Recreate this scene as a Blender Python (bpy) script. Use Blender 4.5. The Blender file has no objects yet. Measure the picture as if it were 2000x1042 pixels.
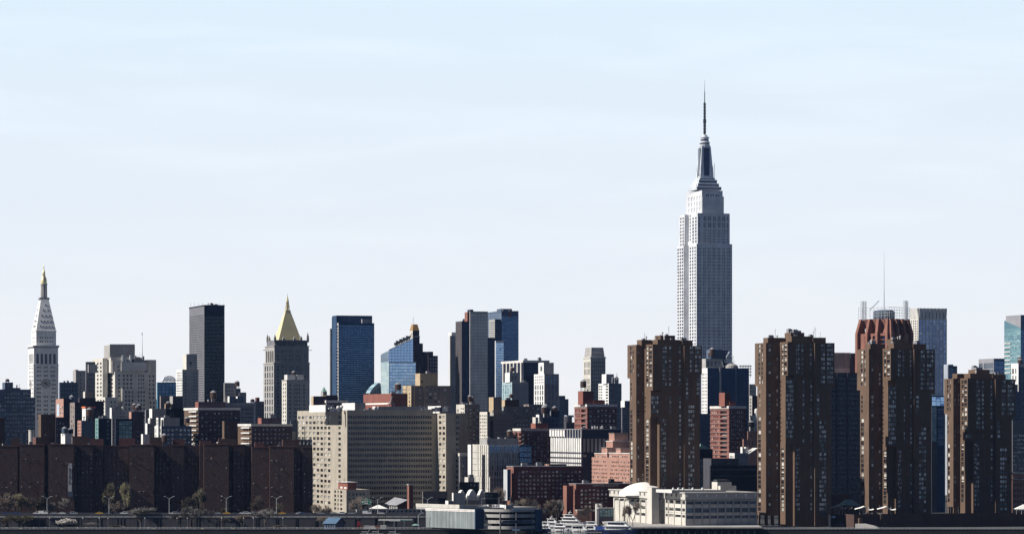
import bpy, math, random, zlib
from mathutils import Vector, Matrix
rad = math.radians
C = bpy.context.scene.collection
scene = bpy.context.scene

# ---------------------------------------------------------------- camera, sky, sun, exposure
F, HZ, CZ = 6700.0, 830.0, 66.0          # focal length and horizon row in photo pixels, eye height in metres
PHI = rad(16.5)                           # the street grid is turned this much from the view
cam = bpy.data.objects.new('camera', bpy.data.cameras.new('camera'))
C.objects.link(cam)
cam.location = (0, 0, CZ)
cam.rotation_euler = (rad(90), 0, 0)
cam.data.sensor_width = 36.0
cam.data.lens = F / 2000.0 * 36.0
cam.data.shift_x = 0.0
cam.data.shift_y = (HZ - 521.0) / 2000.0
cam.data.clip_start = 1.0
cam.data.clip_end = 60000.0
scene.camera = cam

VEIL = 18.4
SUN_AZ, SUN_EL = -101.0, 38.0              # degrees left of the view direction, height
world = bpy.data.worlds.new('World'); scene.world = world; world.use_nodes = True
wt = world.node_tree; bg = wt.nodes['Background']
sky = wt.nodes.new('ShaderNodeTexSky'); sky.sky_type = 'NISHITA'
sky.sun_disc = False; sky.sun_elevation = rad(SUN_EL); sky.sun_rotation = rad(SUN_AZ)
sky.altitude = 0; sky.air_density = 1.0; sky.dust_density = 0.6; sky.ozone_density = 2.0
# thin bright cirrus veil low over the sunward side of the sky, with faint streaks; the side away from the sun stays clear and deeper
tc = wt.nodes.new('ShaderNodeTexCoord'); mp = wt.nodes.new('ShaderNodeMapping'); L = wt.links.new
mp.inputs['Scale'].default_value = (9, 9, 60); mp.inputs['Rotation'].default_value = (0, rad(9), 0)
nz = wt.nodes.new('ShaderNodeTexNoise'); nz.inputs['Scale'].default_value = 1.3; nz.inputs['Detail'].default_value = 6
nz.inputs['Roughness'].default_value = 0.5; nz.inputs['Distortion'].default_value = 0.6
sx = wt.nodes.new('ShaderNodeSeparateXYZ'); L(tc.outputs['Generated'], sx.inputs[0])
def mrange(src, a, b, c, d, smooth=True):
    n = wt.nodes.new('ShaderNodeMapRange'); n.interpolation_type = 'SMOOTHSTEP' if smooth else 'LINEAR'
    for k, v in zip(('From Min', 'From Max', 'To Min', 'To Max'), (a, b, c, d)): n.inputs[k].default_value = v
    L(src, n.inputs['Value']); return n.outputs['Result']
def mul(a, b):
    n = wt.nodes.new('ShaderNodeMath'); n.operation = 'MULTIPLY'; L(a, n.inputs[0]); L(b, n.inputs[1]); return n.outputs[0]
front = mrange(sx.outputs['Y'], 0.1, 0.75, 0.0, 1.0)
low = mrange(sx.outputs['Z'], 0.2, 0.6, 1.0, 0.0)
L(tc.outputs['Generated'], mp.inputs['Vector']); L(mp.outputs['Vector'], nz.inputs['Vector'])
streak = mrange(nz.outputs['Fac'], 0.4, 0.72, 0.93, 0.99)
fac = mul(mul(front, low), streak)
veil = wt.nodes.new('ShaderNodeMix'); veil.data_type = 'RGBA'      # bluish white overhead, paler at the horizon
L(mrange(sx.outputs['Z'], 0.0, 0.14, 0.0, 1.0, False), veil.inputs['Factor'])
veil.inputs['A'].default_value = (*[VEIL * v for v in (0.84, 0.83, 0.83)], 1); veil.inputs['B'].default_value = (*[VEIL * v for v in (0.70, 0.84, 0.96)], 1)
mx = wt.nodes.new('ShaderNodeMix'); mx.data_type = 'RGBA'
L(fac, mx.inputs['Factor'])
clear = wt.nodes.new('ShaderNodeMix'); clear.data_type = 'RGBA'; clear.blend_type = 'MULTIPLY'; clear.inputs['Factor'].default_value = 1
clear.inputs['B'].default_value = (0.28, 0.34, 0.48, 1); L(sky.outputs['Color'], clear.inputs['A'])
# pale band of hazy air along the whole horizon
band = wt.nodes.new('ShaderNodeMix'); band.data_type = 'RGBA'; band.inputs['B'].default_value = (*[VEIL * v for v in (0.44, 0.58, 0.80)], 1)
L(mrange(sx.outputs['Z'], 0.02, 0.13, 0.9, 0.0), band.inputs['Factor']); L(clear.outputs['Result'], band.inputs['A'])
L(band.outputs['Result'], mx.inputs['A'])
L(veil.outputs['Result'], mx.inputs['B'])
L(mx.outputs['Result'], bg.inputs['Color'])
bg.inputs['Strength'].default_value = 0.05

sl = bpy.data.lights.new('sun', 'SUN'); sl.energy = 5.0; sl.angle = rad(0.5); sl.color = (1.0, 0.95, 0.87)
sun = bpy.data.objects.new('sun', sl); C.objects.link(sun)
SDIR = Vector((math.sin(rad(SUN_AZ)) * math.cos(rad(SUN_EL)), math.cos(rad(SUN_AZ)) * math.cos(rad(SUN_EL)), math.sin(rad(SUN_EL))))
sun.rotation_euler = (-SDIR).to_track_quat('-Z', 'Y').to_euler()
sun.location = (0, 1000, 900)

scene.view_settings.view_transform = 'Standard'; scene.view_settings.look = 'None'
scene.view_settings.exposure = 0.30; scene.view_settings.gamma = 1.0
scene.cycles.max_bounces = 4; scene.cycles.diffuse_bounces = 2; scene.cycles.glossy_bounces = 2
scene.cycles.transmission_bounces = 2; scene.cycles.volume_bounces = 0
scene.cycles.use_denoising = True
scene.cycles.sample_clamp_indirect = 4

# ---------------------------------------------------------------- materials
MATS = {}
def mat(name, rgb, rough=0.85, var=0.18, spec=0.25, metal=0.0, streak=0.12, scale=0.08):
    m = bpy.data.materials.new(name); m.use_nodes = True
    nt = m.node_tree; p = nt.nodes['Principled BSDF']; n = nt.nodes.new; l = nt.links.new
    p.inputs['Roughness'].default_value = rough; p.inputs['Metallic'].default_value = metal
    p.inputs['Specular IOR Level'].default_value = spec
    co = n('ShaderNodeTexCoord'); a = n('ShaderNodeTexNoise'); a.inputs['Scale'].default_value = scale; a.inputs['Detail'].default_value = 7
    a.inputs['Roughness'].default_value = 0.65
    l(co.outputs['Object'], a.inputs['Vector'])
    mpn = n('ShaderNodeMapping'); mpn.inputs['Scale'].default_value = (0.9, 0.9, 0.035); l(co.outputs['Object'], mpn.inputs['Vector'])
    b = n('ShaderNodeTexNoise'); b.inputs['Scale'].default_value = 1.0; b.inputs['Detail'].default_value = 3; l(mpn.outputs['Vector'], b.inputs['Vector'])
    r1 = n('ShaderNodeMapRange'); r1.inputs['From Min'].default_value = .3; r1.inputs['From Max'].default_value = .7
    r1.inputs['To Min'].default_value = 1 - var; r1.inputs['To Max'].default_value = 1 + var; l(a.outputs['Fac'], r1.inputs['Value'])
    r2 = n('ShaderNodeMapRange'); r2.inputs['From Min'].default_value = .3; r2.inputs['From Max'].default_value = .7
    r2.inputs['To Min'].default_value = 1 - streak; r2.inputs['To Max'].default_value = 1 + streak; l(b.outputs['Fac'], r2.inputs['Value'])
    mu = n('ShaderNodeMath'); mu.operation = 'MULTIPLY'; l(r1.outputs['Result'], mu.inputs[0]); l(r2.outputs['Result'], mu.inputs[1])
    vm = n('ShaderNodeVectorMath'); vm.operation = 'SCALE'; vm.inputs[0].default_value = rgb; l(mu.outputs[0], vm.inputs['Scale'])
    l(vm.outputs['Vector'], p.inputs['Base Color'])
    MATS[name] = m
    return m
def glass(name, cols, rough=0.18, spec=0.5, metal=0.0, bend=0.02):
    """window glass: each pane takes one of a few tints (dark rooms, blinds, curtains)"""
    m = bpy.data.materials.new(name); m.use_nodes = True
    nt = m.node_tree; p = nt.nodes['Principled BSDF']; n = nt.nodes.new; l = nt.links.new
    oi = n('ShaderNodeObjectInfo'); ge = n('ShaderNodeNewGeometry')
    ad = n('ShaderNodeMath'); ad.operation = 'ADD'; l(oi.outputs['Random'], ad.inputs[0]); l(ge.outputs['Random Per Island'], ad.inputs[1])
    fr = n('ShaderNodeMath'); fr.operation = 'FRACT'; l(ad.outputs[0], fr.inputs[0])
    ra = n('ShaderNodeValToRGB'); ra.color_ramp.interpolation = 'CONSTANT'; e = ra.color_ramp.elements
    tot = sum(w for w, _ in cols); acc = 0
    for i, (w, c) in enumerate(cols):
        el = e[0] if i == 0 else (e[1] if i == 1 else e.new(acc / tot))
        el.position = acc / tot; el.color = (*c, 1); acc += w
    if len(cols) == 1: e[1].color = (*cols[0][1], 1)
    l(fr.outputs[0], ra.inputs['Fac']); l(ra.outputs['Color'], p.inputs['Base Color'])
    p.inputs['Roughness'].default_value = rough; p.inputs['Specular IOR Level'].default_value = spec; p.inputs['Metallic'].default_value = metal
    MATS[name] = m
    return m

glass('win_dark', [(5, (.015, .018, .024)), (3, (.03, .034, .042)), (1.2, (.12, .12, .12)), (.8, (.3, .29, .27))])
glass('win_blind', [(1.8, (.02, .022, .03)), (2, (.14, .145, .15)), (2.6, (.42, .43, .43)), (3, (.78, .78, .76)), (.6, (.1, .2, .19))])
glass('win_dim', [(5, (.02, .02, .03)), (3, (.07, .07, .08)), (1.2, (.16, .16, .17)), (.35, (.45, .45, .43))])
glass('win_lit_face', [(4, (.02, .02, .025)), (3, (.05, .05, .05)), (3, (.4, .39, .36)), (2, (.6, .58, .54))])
glass('win_blue', [(4, (.02, .03, .05)), (3, (.035, .05, .08)), (1, (.1, .13, .18))])
glass('win_pale', [(4, (.05, .06, .08)), (3, (.1, .12, .15)), (2, (.22, .24, .27))])
glass('curtain_blue', [(4, (.085, .15, .25)), (3, (.11, .18, .285)), (2, (.07, .125, .21))], rough=.2, metal=.75)
glass('curtain_navy', [(4, (.02, .03, .065)), (3, (.03, .042, .085)), (2, (.045, .06, .11))], rough=.2, metal=.6)
glass('curtain_sky', [(4, (.62, .78, .92)), (3, (.72, .86, .97)), (2, (.52, .68, .86)), (.6, (.8, .88, .95)), (.2, (.2, .3, .5))], rough=.18, metal=.85)
glass('curtain_pale', [(3, (.38, .48, .5)), (3, (.45, .55, .56)), (2, (.3, .42, .46))], rough=.3)
glass('curtain_teal', [(4, (.14, .26, .30)), (3, (.2, .34, .37)), (2, (.10, .2, .25)), (1, (.3, .42, .44))], rough=.25)
glass('curtain_violet', [(4, (.28, .34, .60)), (3, (.34, .40, .66)), (2, (.44, .50, .72)), (1, (.56, .62, .8))], rough=.25, metal=.7)
glass('glass_black', [(3, (.008, .009, .014)), (3, (.014, .016, .024)), (1, (.035, .04, .055)), (.3, (.12, .12, .12))], rough=.2)

def wall_mats():
    W = dict(
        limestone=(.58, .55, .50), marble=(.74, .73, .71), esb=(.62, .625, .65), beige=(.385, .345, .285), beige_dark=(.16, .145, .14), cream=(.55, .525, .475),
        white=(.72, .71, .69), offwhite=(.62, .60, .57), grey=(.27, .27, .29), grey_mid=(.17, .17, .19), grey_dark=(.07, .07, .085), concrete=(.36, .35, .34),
        brown=(.128, .083, .057), brown_dark=(.075, .045, .038), stuy=(.10, .06, .05), stuy_red=(.13, .06, .052), stuy_shaded=(.06, .038, .036),
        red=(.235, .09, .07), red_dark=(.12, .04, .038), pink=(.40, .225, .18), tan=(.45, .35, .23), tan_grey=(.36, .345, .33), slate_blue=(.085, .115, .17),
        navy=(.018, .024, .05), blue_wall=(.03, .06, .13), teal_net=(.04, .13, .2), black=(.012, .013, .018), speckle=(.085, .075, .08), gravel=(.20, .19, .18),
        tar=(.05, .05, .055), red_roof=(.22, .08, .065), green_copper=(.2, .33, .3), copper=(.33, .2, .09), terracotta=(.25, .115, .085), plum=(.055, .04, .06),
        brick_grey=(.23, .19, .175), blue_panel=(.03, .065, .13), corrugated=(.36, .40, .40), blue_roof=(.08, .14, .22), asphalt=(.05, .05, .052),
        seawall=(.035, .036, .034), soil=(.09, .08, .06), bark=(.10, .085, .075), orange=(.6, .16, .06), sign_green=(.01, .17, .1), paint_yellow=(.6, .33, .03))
    for k, v in W.items(): mat(k, v)
    for k, v in dict(brown=.3, corrugated=.3, speckle=.45, stuy=.25, beige=.1).items():
        pass
    mat('gold', (.90, .76, .42), rough=.38, metal=.55, var=.08, streak=.05, spec=.5)
    mat('steel', (.42, .45, .50), rough=.5, metal=.3, var=.1)
    mat('steel_light', (.62, .64, .66), rough=.4, metal=.2, var=.1)
    mat('steel_dark', (.06, .065, .075), rough=.5, metal=.3)
    mat('boat_white', (.82, .82, .82), rough=.3, var=.05, spec=.5, streak=.04)
    mat('dome_white', (.82, .81, .78), rough=.55, var=.04, streak=.02)
    mat('fabric_white', (.80, .79, .76), rough=.8, var=.05)
wall_mats()
# ---------------------------------------------------------------- mesh and building helpers
class MB:
    """collects faces of one mesh"""
    def __init__(s): s.v = []; s.f = []; s.m = []; s.names = []
    def mi(s, m):
        if m not in s.names: s.names.append(m)
        return s.names.index(m)
    def face(s, pts, m):
        i = len(s.v); s.v += [tuple(p) for p in pts]; s.f.append(tuple(range(i, i + len(pts)))); s.m.append(s.mi(m))
    def poly(s, verts, faces, m):
        i = len(s.v); s.v += [tuple(p) for p in verts]; k = s.mi(m)
        for f in faces: s.f.append(tuple(i + j for j in f)); s.m.append(k)
    def box(s, x0, y0, z0, x1, y1, z1, m, bottom=True):
        v = [(x0, y0, z0), (x1, y0, z0), (x1, y1, z0), (x0, y1, z0), (x0, y0, z1), (x1, y0, z1), (x1, y1, z1), (x0, y1, z1)]
        f = [(0, 1, 5, 4), (1, 2, 6, 5), (2, 3, 7, 6), (3, 0, 4, 7), (4, 5, 6, 7)]
        if bottom: f.append((3, 2, 1, 0))
        s.poly(v, f, m)
    def frustum(s, r0, z0, r1, z1, m):
        (a, b, c, d), (e, f, g, h) = r0, r1
        v = [(a, b, z0), (c, b, z0), (c, d, z0), (a, d, z0), (e, f, z1), (g, f, z1), (g, h, z1), (e, h, z1)]
        s.poly(v, [(0, 1, 5, 4), (1, 2, 6, 5), (2, 3, 7, 6), (3, 0, 4, 7), (4, 5, 6, 7), (3, 2, 1, 0)], m)
    def lathe(s, cx, cy, prof, n, m, ph=0.0):
        i = len(s.v); k = s.mi(m)
        for r, z in prof:
            for j in range(n):
                a = ph + 2 * math.pi * j / n; s.v.append((cx + r * math.cos(a), cy + r * math.sin(a), z))
        for q in range(len(prof) - 1):
            for j in range(n):
                s.f.append((i + q * n + j, i + q * n + (j + 1) % n, i + (q + 1) * n + (j + 1) % n, i + (q + 1) * n + j)); s.m.append(k)
        s.f.append(tuple(i + (len(prof) - 1) * n + j for j in range(n))); s.m.append(k)
    def bar(s, p, q, r, m, n=4, r2=None):
        p = Vector(p); q = Vector(q); d = (q - p)
        if d.length < 1e-6: return
        d.normalize(); a = d.orthogonal().normalized(); b = d.cross(a); r2 = r if r2 is None else r2
        i = len(s.v); k = s.mi(m)
        for c, rr in ((p, r), (q, r2)):
            for j in range(n):
                t = 2 * math.pi * (j + .5) / n; s.v.append(tuple(c + a * (rr * math.cos(t)) + b * (rr * math.sin(t))))
        for j in range(n): s.f.append((i + j, i + (j + 1) % n, i + n + (j + 1) % n, i + n + j)); s.m.append(k)
        s.f.append(tuple(i + n + j for j in range(n))); s.m.append(k)
    def mesh(s, name):
        me = bpy.data.meshes.new(name); me.from_pydata(s.v, [], s.f)
        for n in s.names: me.materials.append(MATS[n])
        me.polygons.foreach_set('material_index', s.m); me.update()
        return me
    def build(s, name, parent=None, smooth=False, loc=None):
        if not s.f: return None
        me = s.mesh(name)
        if smooth: me.polygons.foreach_set('use_smooth', [True] * len(me.polygons))
        return link(name, me, parent, loc)
def link(name, me, parent=None, loc=None, rz=0.0):
    o = bpy.data.objects.new(name, me); C.objects.link(o)
    if parent is not None: o.parent = parent
    if loc is not None: o.location = loc
    if rz: o.rotation_euler = (0, 0, rz)
    return o
def tag(o, label, cat, group=None, kind=None):
    o['label'] = label; o['category'] = cat
    if group: o['group'] = group
    if kind: o['kind'] = kind
    return o
def empty(name, loc, rz=0.0):
    o = bpy.data.objects.new(name, None); C.objects.link(o); o.location = loc; o.rotation_euler = (0, 0, rz); o.empty_display_size = 2
    return o
def world_at(px, py, D):
    return Vector(((px - 1000) / F * D, D, CZ + (HZ - py) / F * D))

GZ = 3.0
PANES = {}
SEP_MAX = 100
def iv(a, b, n, fr):
    """n equal openings between pixel a and b, each filling the share fr of its bay"""
    p = (b - a) / n
    return [(a + p * (i + .5 - fr / 2), a + p * (i + .5 + fr / 2)) for i in range(n)]
def W(cols, rows, mat='win_dark', d=.3, sep=True, part='glazing', skip=0.0):
    return dict(cols=cols, rows=rows, mat=mat, d=d, sep=sep, part=part, skip=skip)
def G(a, b, n, fx, y0, y1, m, fy, mat='win_dark', d=.3, sep=True, part='glazing', skip=0.0):
    return W(iv(a, b, n, fx), iv(y0, y1, m, fy), mat, d, sep, part, skip)

class Bld:
    def __init__(s, name, label, cat, D, xl, xc, xr, yt, wall='grey', group=None, rot=0.0, gz=GZ, **k):
        s.a = PHI + rad(rot); s.u = (math.cos(s.a), math.sin(s.a)); s.v = (-math.sin(s.a), math.cos(s.a))
        s.P = ((xc - 1000) / F * D, D); s.gz = gz
        s.root = tag(empty(name, (s.P[0], s.P[1], gz), s.a), label, cat, group)
        s.rnd = random.Random(zlib.crc32(label.encode())); s.nsep = 0; s.gl = {}; s.wall = wall; s.boxes = []
        s.main = s.box(xl, xc, xr, yt, wall=wall, **k)
    # -- pixel to local coordinates
    def ray(s, px): return (px - 1000) / F
    def X(s, px, yl):
        t = s.ray(px); qx = s.P[0] + yl * s.v[0]; qy = s.P[1] + yl * s.v[1]
        return (t * qy - qx) / (s.u[0] - t * s.u[1])
    def Y(s, px, xl):
        t = s.ray(px); qx = s.P[0] + xl * s.u[0]; qy = s.P[1] + xl * s.u[1]
        return (t * qy - qx) / (s.v[0] - t * s.v[1])
    def dist(s, x, y): return s.P[1] + x * s.u[1] + y * s.v[1]
    def Z(s, py, x=0.0, y=0.0): return CZ + (HZ - py) / F * s.dist(x, y) - s.gz
    def rect(s, xl, xc, xr, at=0.0, dep=None, x0=None):
        x0 = s.X(xc, at) if x0 is None else x0
        return (x0, at, s.X(xr, at), (at + dep) if dep else s.Y(xl, x0))
    # -- one block of the building: walls with recessed openings, a roof inside its parapet
    def box(s, xl, xc, xr, yt, yb=None, at=0.0, dep=None, x0=None, wall=None, left_wall=None, front=(), left=(), name='wall', roof='gravel', par=.7,
            clutter=0, back=True):
        wall = wall or s.wall  # left_wall often carries the sunlit tone of the left face in its colour
        r = s.rect(xl, xc, xr, at, dep, x0); x0, y0, x1, y1 = r
        z1 = s.Z(yt, x0, y0); z0 = 0.0 if yb is None else s.Z(yb, x0, y0)
        mb = MB()
        def rects(specs, face):
            out = []
            for w in specs:
                if face == 'F': cs = [(s.X(a, y0) - x0, s.X(b, y0) - x0) for a, b in w['cols']]
                else: cs = [(s.Y(b, x0) - y0, s.Y(a, x0) - y0) for a, b in w['cols']]
                wd = (x1 - x0) if face == 'F' else (y1 - y0)
                for ya, yb_ in w['rows']:
                    za, zb = s.Z(yb_, x0, y0), s.Z(ya, x0, y0)
                    if zb > z1 - .2 or za < z0 + .05: continue
                    for a, b in cs:
                        if a < .05 or b > wd - .05 or b - a < .05: continue
                        if w['skip'] and s.rnd.random() < w['skip']: continue
                        out.append((a, b, za, zb, w))
            return out
        s.facade(mb, wall, (x0, y0), (1, 0), x1 - x0, z0, z1, rects(front, 'F'))
        s.facade(mb, left_wall or wall, (x0, y0), (0, 1), y1 - y0, z0, z1, rects(left, 'L'))
        mb.face([(x1, y0, z0), (x1, y1, z0), (x1, y1, z1), (x1, y0, z1)], wall)
        mb.face([(x0, y1, z0), (x0, y1, z1), (x1, y1, z1), (x1, y1, z0)], wall)
        if yb is not None: mb.face([(x0, y0, z0), (x0, y1, z0), (x1, y1, z0), (x1, y0, z0)], wall)
        t = min(.35, (x1 - x0) * .2, (y1 - y0) * .2)
        if par > 0:
            i0, j0, i1, j1, zr = x0 + t, y0 + t, x1 - t, y1 - t, z1 - par
            for p, q, a, b in (((x0, y0), (x1, y0), (i1, j0), (i0, j0)), ((x1, y0), (x1, y1), (i1, j1), (i1, j0)),
                               ((x1, y1), (x0, y1), (i0, j1), (i1, j1)), ((x0, y1), (x0, y0), (i0, j0), (i0, j1))):
                mb.face([(*p, z1), (*q, z1), (*a, z1), (*b, z1)], wall)
                mb.face([(*b, z1), (*a, z1), (*a, zr), (*b, zr)], wall)
        else: i0, j0, i1, j1, zr = x0, y0, x1, y1, z1
        mb.build(name, s.root)
        rb = MB(); rb.face([(i0, j0, zr), (i1, j0, zr), (i1, j1, zr), (i0, j1, zr)], roof); rb.build('roof', s.root)
        if clutter: s.clutter(r, zr, clutter)
        s.boxes.append((r, z0, z1))
        return r
    def facade(s, mb, wall, o, du, wd, z0, z1, rects):
        n = (du[1] * -1.0, -du[0] * 1.0) if du == (0, 1) else (0, -1)
        P = lambda a, z, d=0.0: (o[0] + du[0] * a - n[0] * d, o[1] + du[1] * a - n[1] * d, z)
        if not rects:
            mb.face([P(0, z0), P(wd, z0), P(wd, z1), P(0, z1)], wall); return
        R4 = lambda t: round(t, 3)
        xs = sorted({0.0, wd, *(R4(t) for r in rects for t in r[:2])}); zs = sorted({z0, z1, *(R4(t) for r in rects for t in r[2:4])})
        ix = {t: i for i, t in enumerate(xs)}; iz = {t: i for i, t in enumerate(zs)}
        hole = [[False] * (len(xs) - 1) for _ in range(len(zs) - 1)]
        good = []
        for a, b, za, zb, w in rects:
            A, B, ZA, ZB = ix[R4(a)], ix[R4(b)], iz[R4(za)], iz[R4(zb)]
            if any(hole[k][i] for k in range(ZA, ZB) for i in range(A, B)): continue
            for k in range(ZA, ZB):
                for i in range(A, B): hole[k][i] = True
            good.append((R4(a), R4(b), R4(za), R4(zb), w))
        for k in range(len(zs) - 1):
            i = 0
            while i < len(xs) - 1:
                if hole[k][i]: i += 1; continue
                j = i
                while j < len(xs) - 1 and not hole[k][j]: j += 1
                mb.face([P(xs[i], zs[k]), P(xs[j], zs[k]), P(xs[j], zs[k + 1]), P(xs[i], zs[k + 1])], wall); i = j
        rz = 0.0 if du == (1, 0) else -math.pi / 2
        for a, b, za, zb, w in good:
            d = w['d']
            mb.face([P(a, za), P(b, za), P(b, za, d), P(a, za, d)], wall); mb.face([P(a, zb), P(b, zb), P(b, zb, d), P(a, zb, d)], wall)
            mb.face([P(a, za), P(a, zb), P(a, zb, d), P(a, za, d)], wall); mb.face([P(b, za), P(b, zb), P(b, zb, d), P(b, za, d)], wall)
            if w['sep'] and s.nsep < SEP_MAX:
                s.nsep += 1
                key = (round(b - a, 2), round(zb - za, 2), w['mat'], s.rnd.randrange(3))
                me = PANES.get(key)
                if me is None:
                    q = MB(); hw, h = key[0] / 2, key[1]
                    if key[3] == 0: q.face([(-hw, 0, 0), (hw, 0, 0), (hw, 0, h), (-hw, 0, h)], w['mat'])
                    else:                         # a sash: lower and upper light with a meeting rail
                        c = h * (.48 if key[3] == 1 else .62)
                        q.face([(-hw, 0, 0), (hw, 0, 0), (hw, 0, c), (-hw, 0, c)], w['mat']); q.face([(-hw, 0, c), (hw, 0, c), (hw, 0, h), (-hw, 0, h)], w['mat'])
                        q.box(-hw, -.06, c - .05, hw, -.01, c + .05, 'steel_dark')
                    me = PANES[key] = q.mesh('window')
                p = P((a + b) / 2, za, d); link('window', me, s.root, p, rz)
            else:
                g = s.gl.setdefault(w['part'], MB())
                g.face([P(a, za, d), P(b, za, d), P(b, zb, d), P(a, zb, d)], w['mat'])
    def done(s):
        for k, g in s.gl.items():
            o = g.build(k, s.root)
            if o is not None: o['kind'] = 'stuff'
        s.gl = {}
        return s
    # -- trim running round the front and the left face
    def bands(s, r, rows, out, m, name='cornice', ref=None):
        for ya, yb in rows:
            mb = MB(); x0, y0, x1, y1 = r
            mb.box(x0 - out, y0 - out, s.Z(yb, x0, y0), x1 + out, y1 + out, s.Z(ya, x0, y0), m); mb.build(name, s.root)
    def slabs(s, r, rows, out, m, fa=None, fb=None, la=None, lb=None, name='balcony', rail='steel_light', h=1.0):
        """balconies: a slab and a parapet on the front between pixels fa-fb, or on the left face between la-lb"""
        x0, y0, x1, y1 = r
        for ya, yb in rows:
            z0, z1 = s.Z(yb, x0, y0), s.Z(ya, x0, y0)
            if fa is not None:
                mb = MB(); a, b = s.X(fa, y0), s.X(fb, y0); mb.box(a, y0 - out, z0, b, y0 - .003, z1, m); mb.build(name, s.root)
            if la is not None:
                mb = MB(); a, b = s.Y(lb, x0), s.Y(la, x0); mb.box(x0 - out, a, z0, x0 - .003, b, z1, m); mb.build(name, s.root)
    def clutter(s, r, zr, n):
        """plant on a roof: fan units, vents, thin masts"""
        x0, y0, x1, y1 = r
        if x1 - x0 < 5 or y1 - y0 < 5: return
        for i in range(n):
            k = s.rnd.choice((0, 0, 1, 2, 3) if s.wall not in ('brown', 'navy', 'esb', 'terracotta', 'curtain_navy') else (0, 0, 1, 2)); sc = s.rnd.uniform(.8, 1.5)
            o = link(('rooftop_unit', 'vent', 'antenna', 'water_tank')[k], roof_mesh(k), s.root, (s.rnd.uniform(x0 + 2, x1 - 2), s.rnd.uniform(y0 + 2, min(y0 + 14, y1 - 2)), zr - .03), s.rnd.choice((0, math.pi / 2)))
            o.scale = (sc, sc, sc * s.rnd.uniform(.8, 1.3))
    def tank(s, xa, xb, yt, yb, at, m='brown_dark', name='water_tank', leg=None):
        """wooden water tank with a conical roof, standing on legs"""
        a, b = s.X(xa, at), s.X(xb, at); rr = (b - a) / 2; cx = (a + b) / 2; cy = at + rr
        zt, zb = s.Z(yt, cx, at), s.Z(yb, cx, at); zl = zb if leg is None else s.Z(leg, cx, at); h = zt - zb
        mb = MB(); mb.lathe(cx, cy, [(rr * .96, zb), (rr, zb + h * .3), (rr * .97, zb + h * .72)], 14, m)
        mb.lathe(cx, cy, [(rr * 1.06, zb + h * .72), (rr * .5, zb + h * .88), (.05, zt)], 14, 'grey')
        for sx, sy in ((-1, -1), (1, -1), (1, 1), (-1, 1)):
            mb.bar((cx + sx * rr * .6, cy + sy * rr * .6, zl - 1), (cx + sx * rr * .6, cy + sy * rr * .6, zb + .1), .15, 'steel_dark')
        return mb.build(name, s.root)
    def pyramid(s, r, k, ya, yb, m, name='spire_roof', ref=None):
        """a hipped roof over rectangle r that narrows to the share k"""
        x0, y0, x1, y1 = r; cx, cy = (x0 + x1) / 2, (y0 + y1) / 2
        r1 = (cx + (x0 - cx) * k, cy + (y0 - cy) * k, cx + (x1 - cx) * k, cy + (y1 - cy) * k)
        mb = MB(); mb.frustum(r, s.Z(yb, x0, y0), r1, s.Z(ya, cx, cy), m); mb.build(name, s.root); return r1
    def mast(s, px, at, ya, yb, r=.15, m='steel_dark', name='antenna', r2=None):
        x = s.X(px, at); mb = MB(); mb.bar((x, at, s.Z(yb, x, at)), (x, at, s.Z(ya, x, at)), r, m, 5, r2); mb.build(name, s.root)

ROOFM = {}
def roof_mesh(k):
    if k in ROOFM: return ROOFM[k]
    q = MB()
    if k == 0:
        q.box(-1.4, -.9, .25, 1.4, .9, 1.7, 'grey'); q.lathe(-.6, 0, [(.55, 1.7), (.55, 1.95)], 10, 'steel_dark'); q.lathe(.7, 0, [(.55, 1.7), (.55, 1.95)], 10, 'steel_dark')
        for x in (-1.2, 1.2): q.box(x - .1, -.8, 0, x + .1, .8, .25, 'steel_dark')
    elif k == 1: q.lathe(0, 0, [(.3, 0), (.3, 1.3), (.55, 1.4), (.45, 1.8), (.1, 1.95)], 10, 'offwhite')
    elif k == 3:
        q.lathe(0, 0, [(1.6, 2.2), (1.65, 3.4), (1.6, 5.2)], 12, 'brown_dark'); q.lathe(0, 0, [(1.75, 5.2), (.9, 5.9), (.05, 6.3)], 12, 'grey')
        for a, c in ((-1, -1), (1, -1), (1, 1), (-1, 1)): q.bar((a, c, 0), (a, c, 2.2), .12, 'steel_dark')
    else:
        q.bar((0, 0, 0), (0, 0, 4.2), .07, 'steel_dark'); q.bar((-.6, 0, 3.3), (.6, 0, 3.3), .04, 'steel_dark'); q.bar((-.4, 0, 2.8), (.4, 0, 2.8), .04, 'steel_dark')
    ROOFM[k] = q.mesh(('rooftop_unit', 'vent', 'antenna', 'water_tank')[k]); return ROOFM[k]
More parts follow.
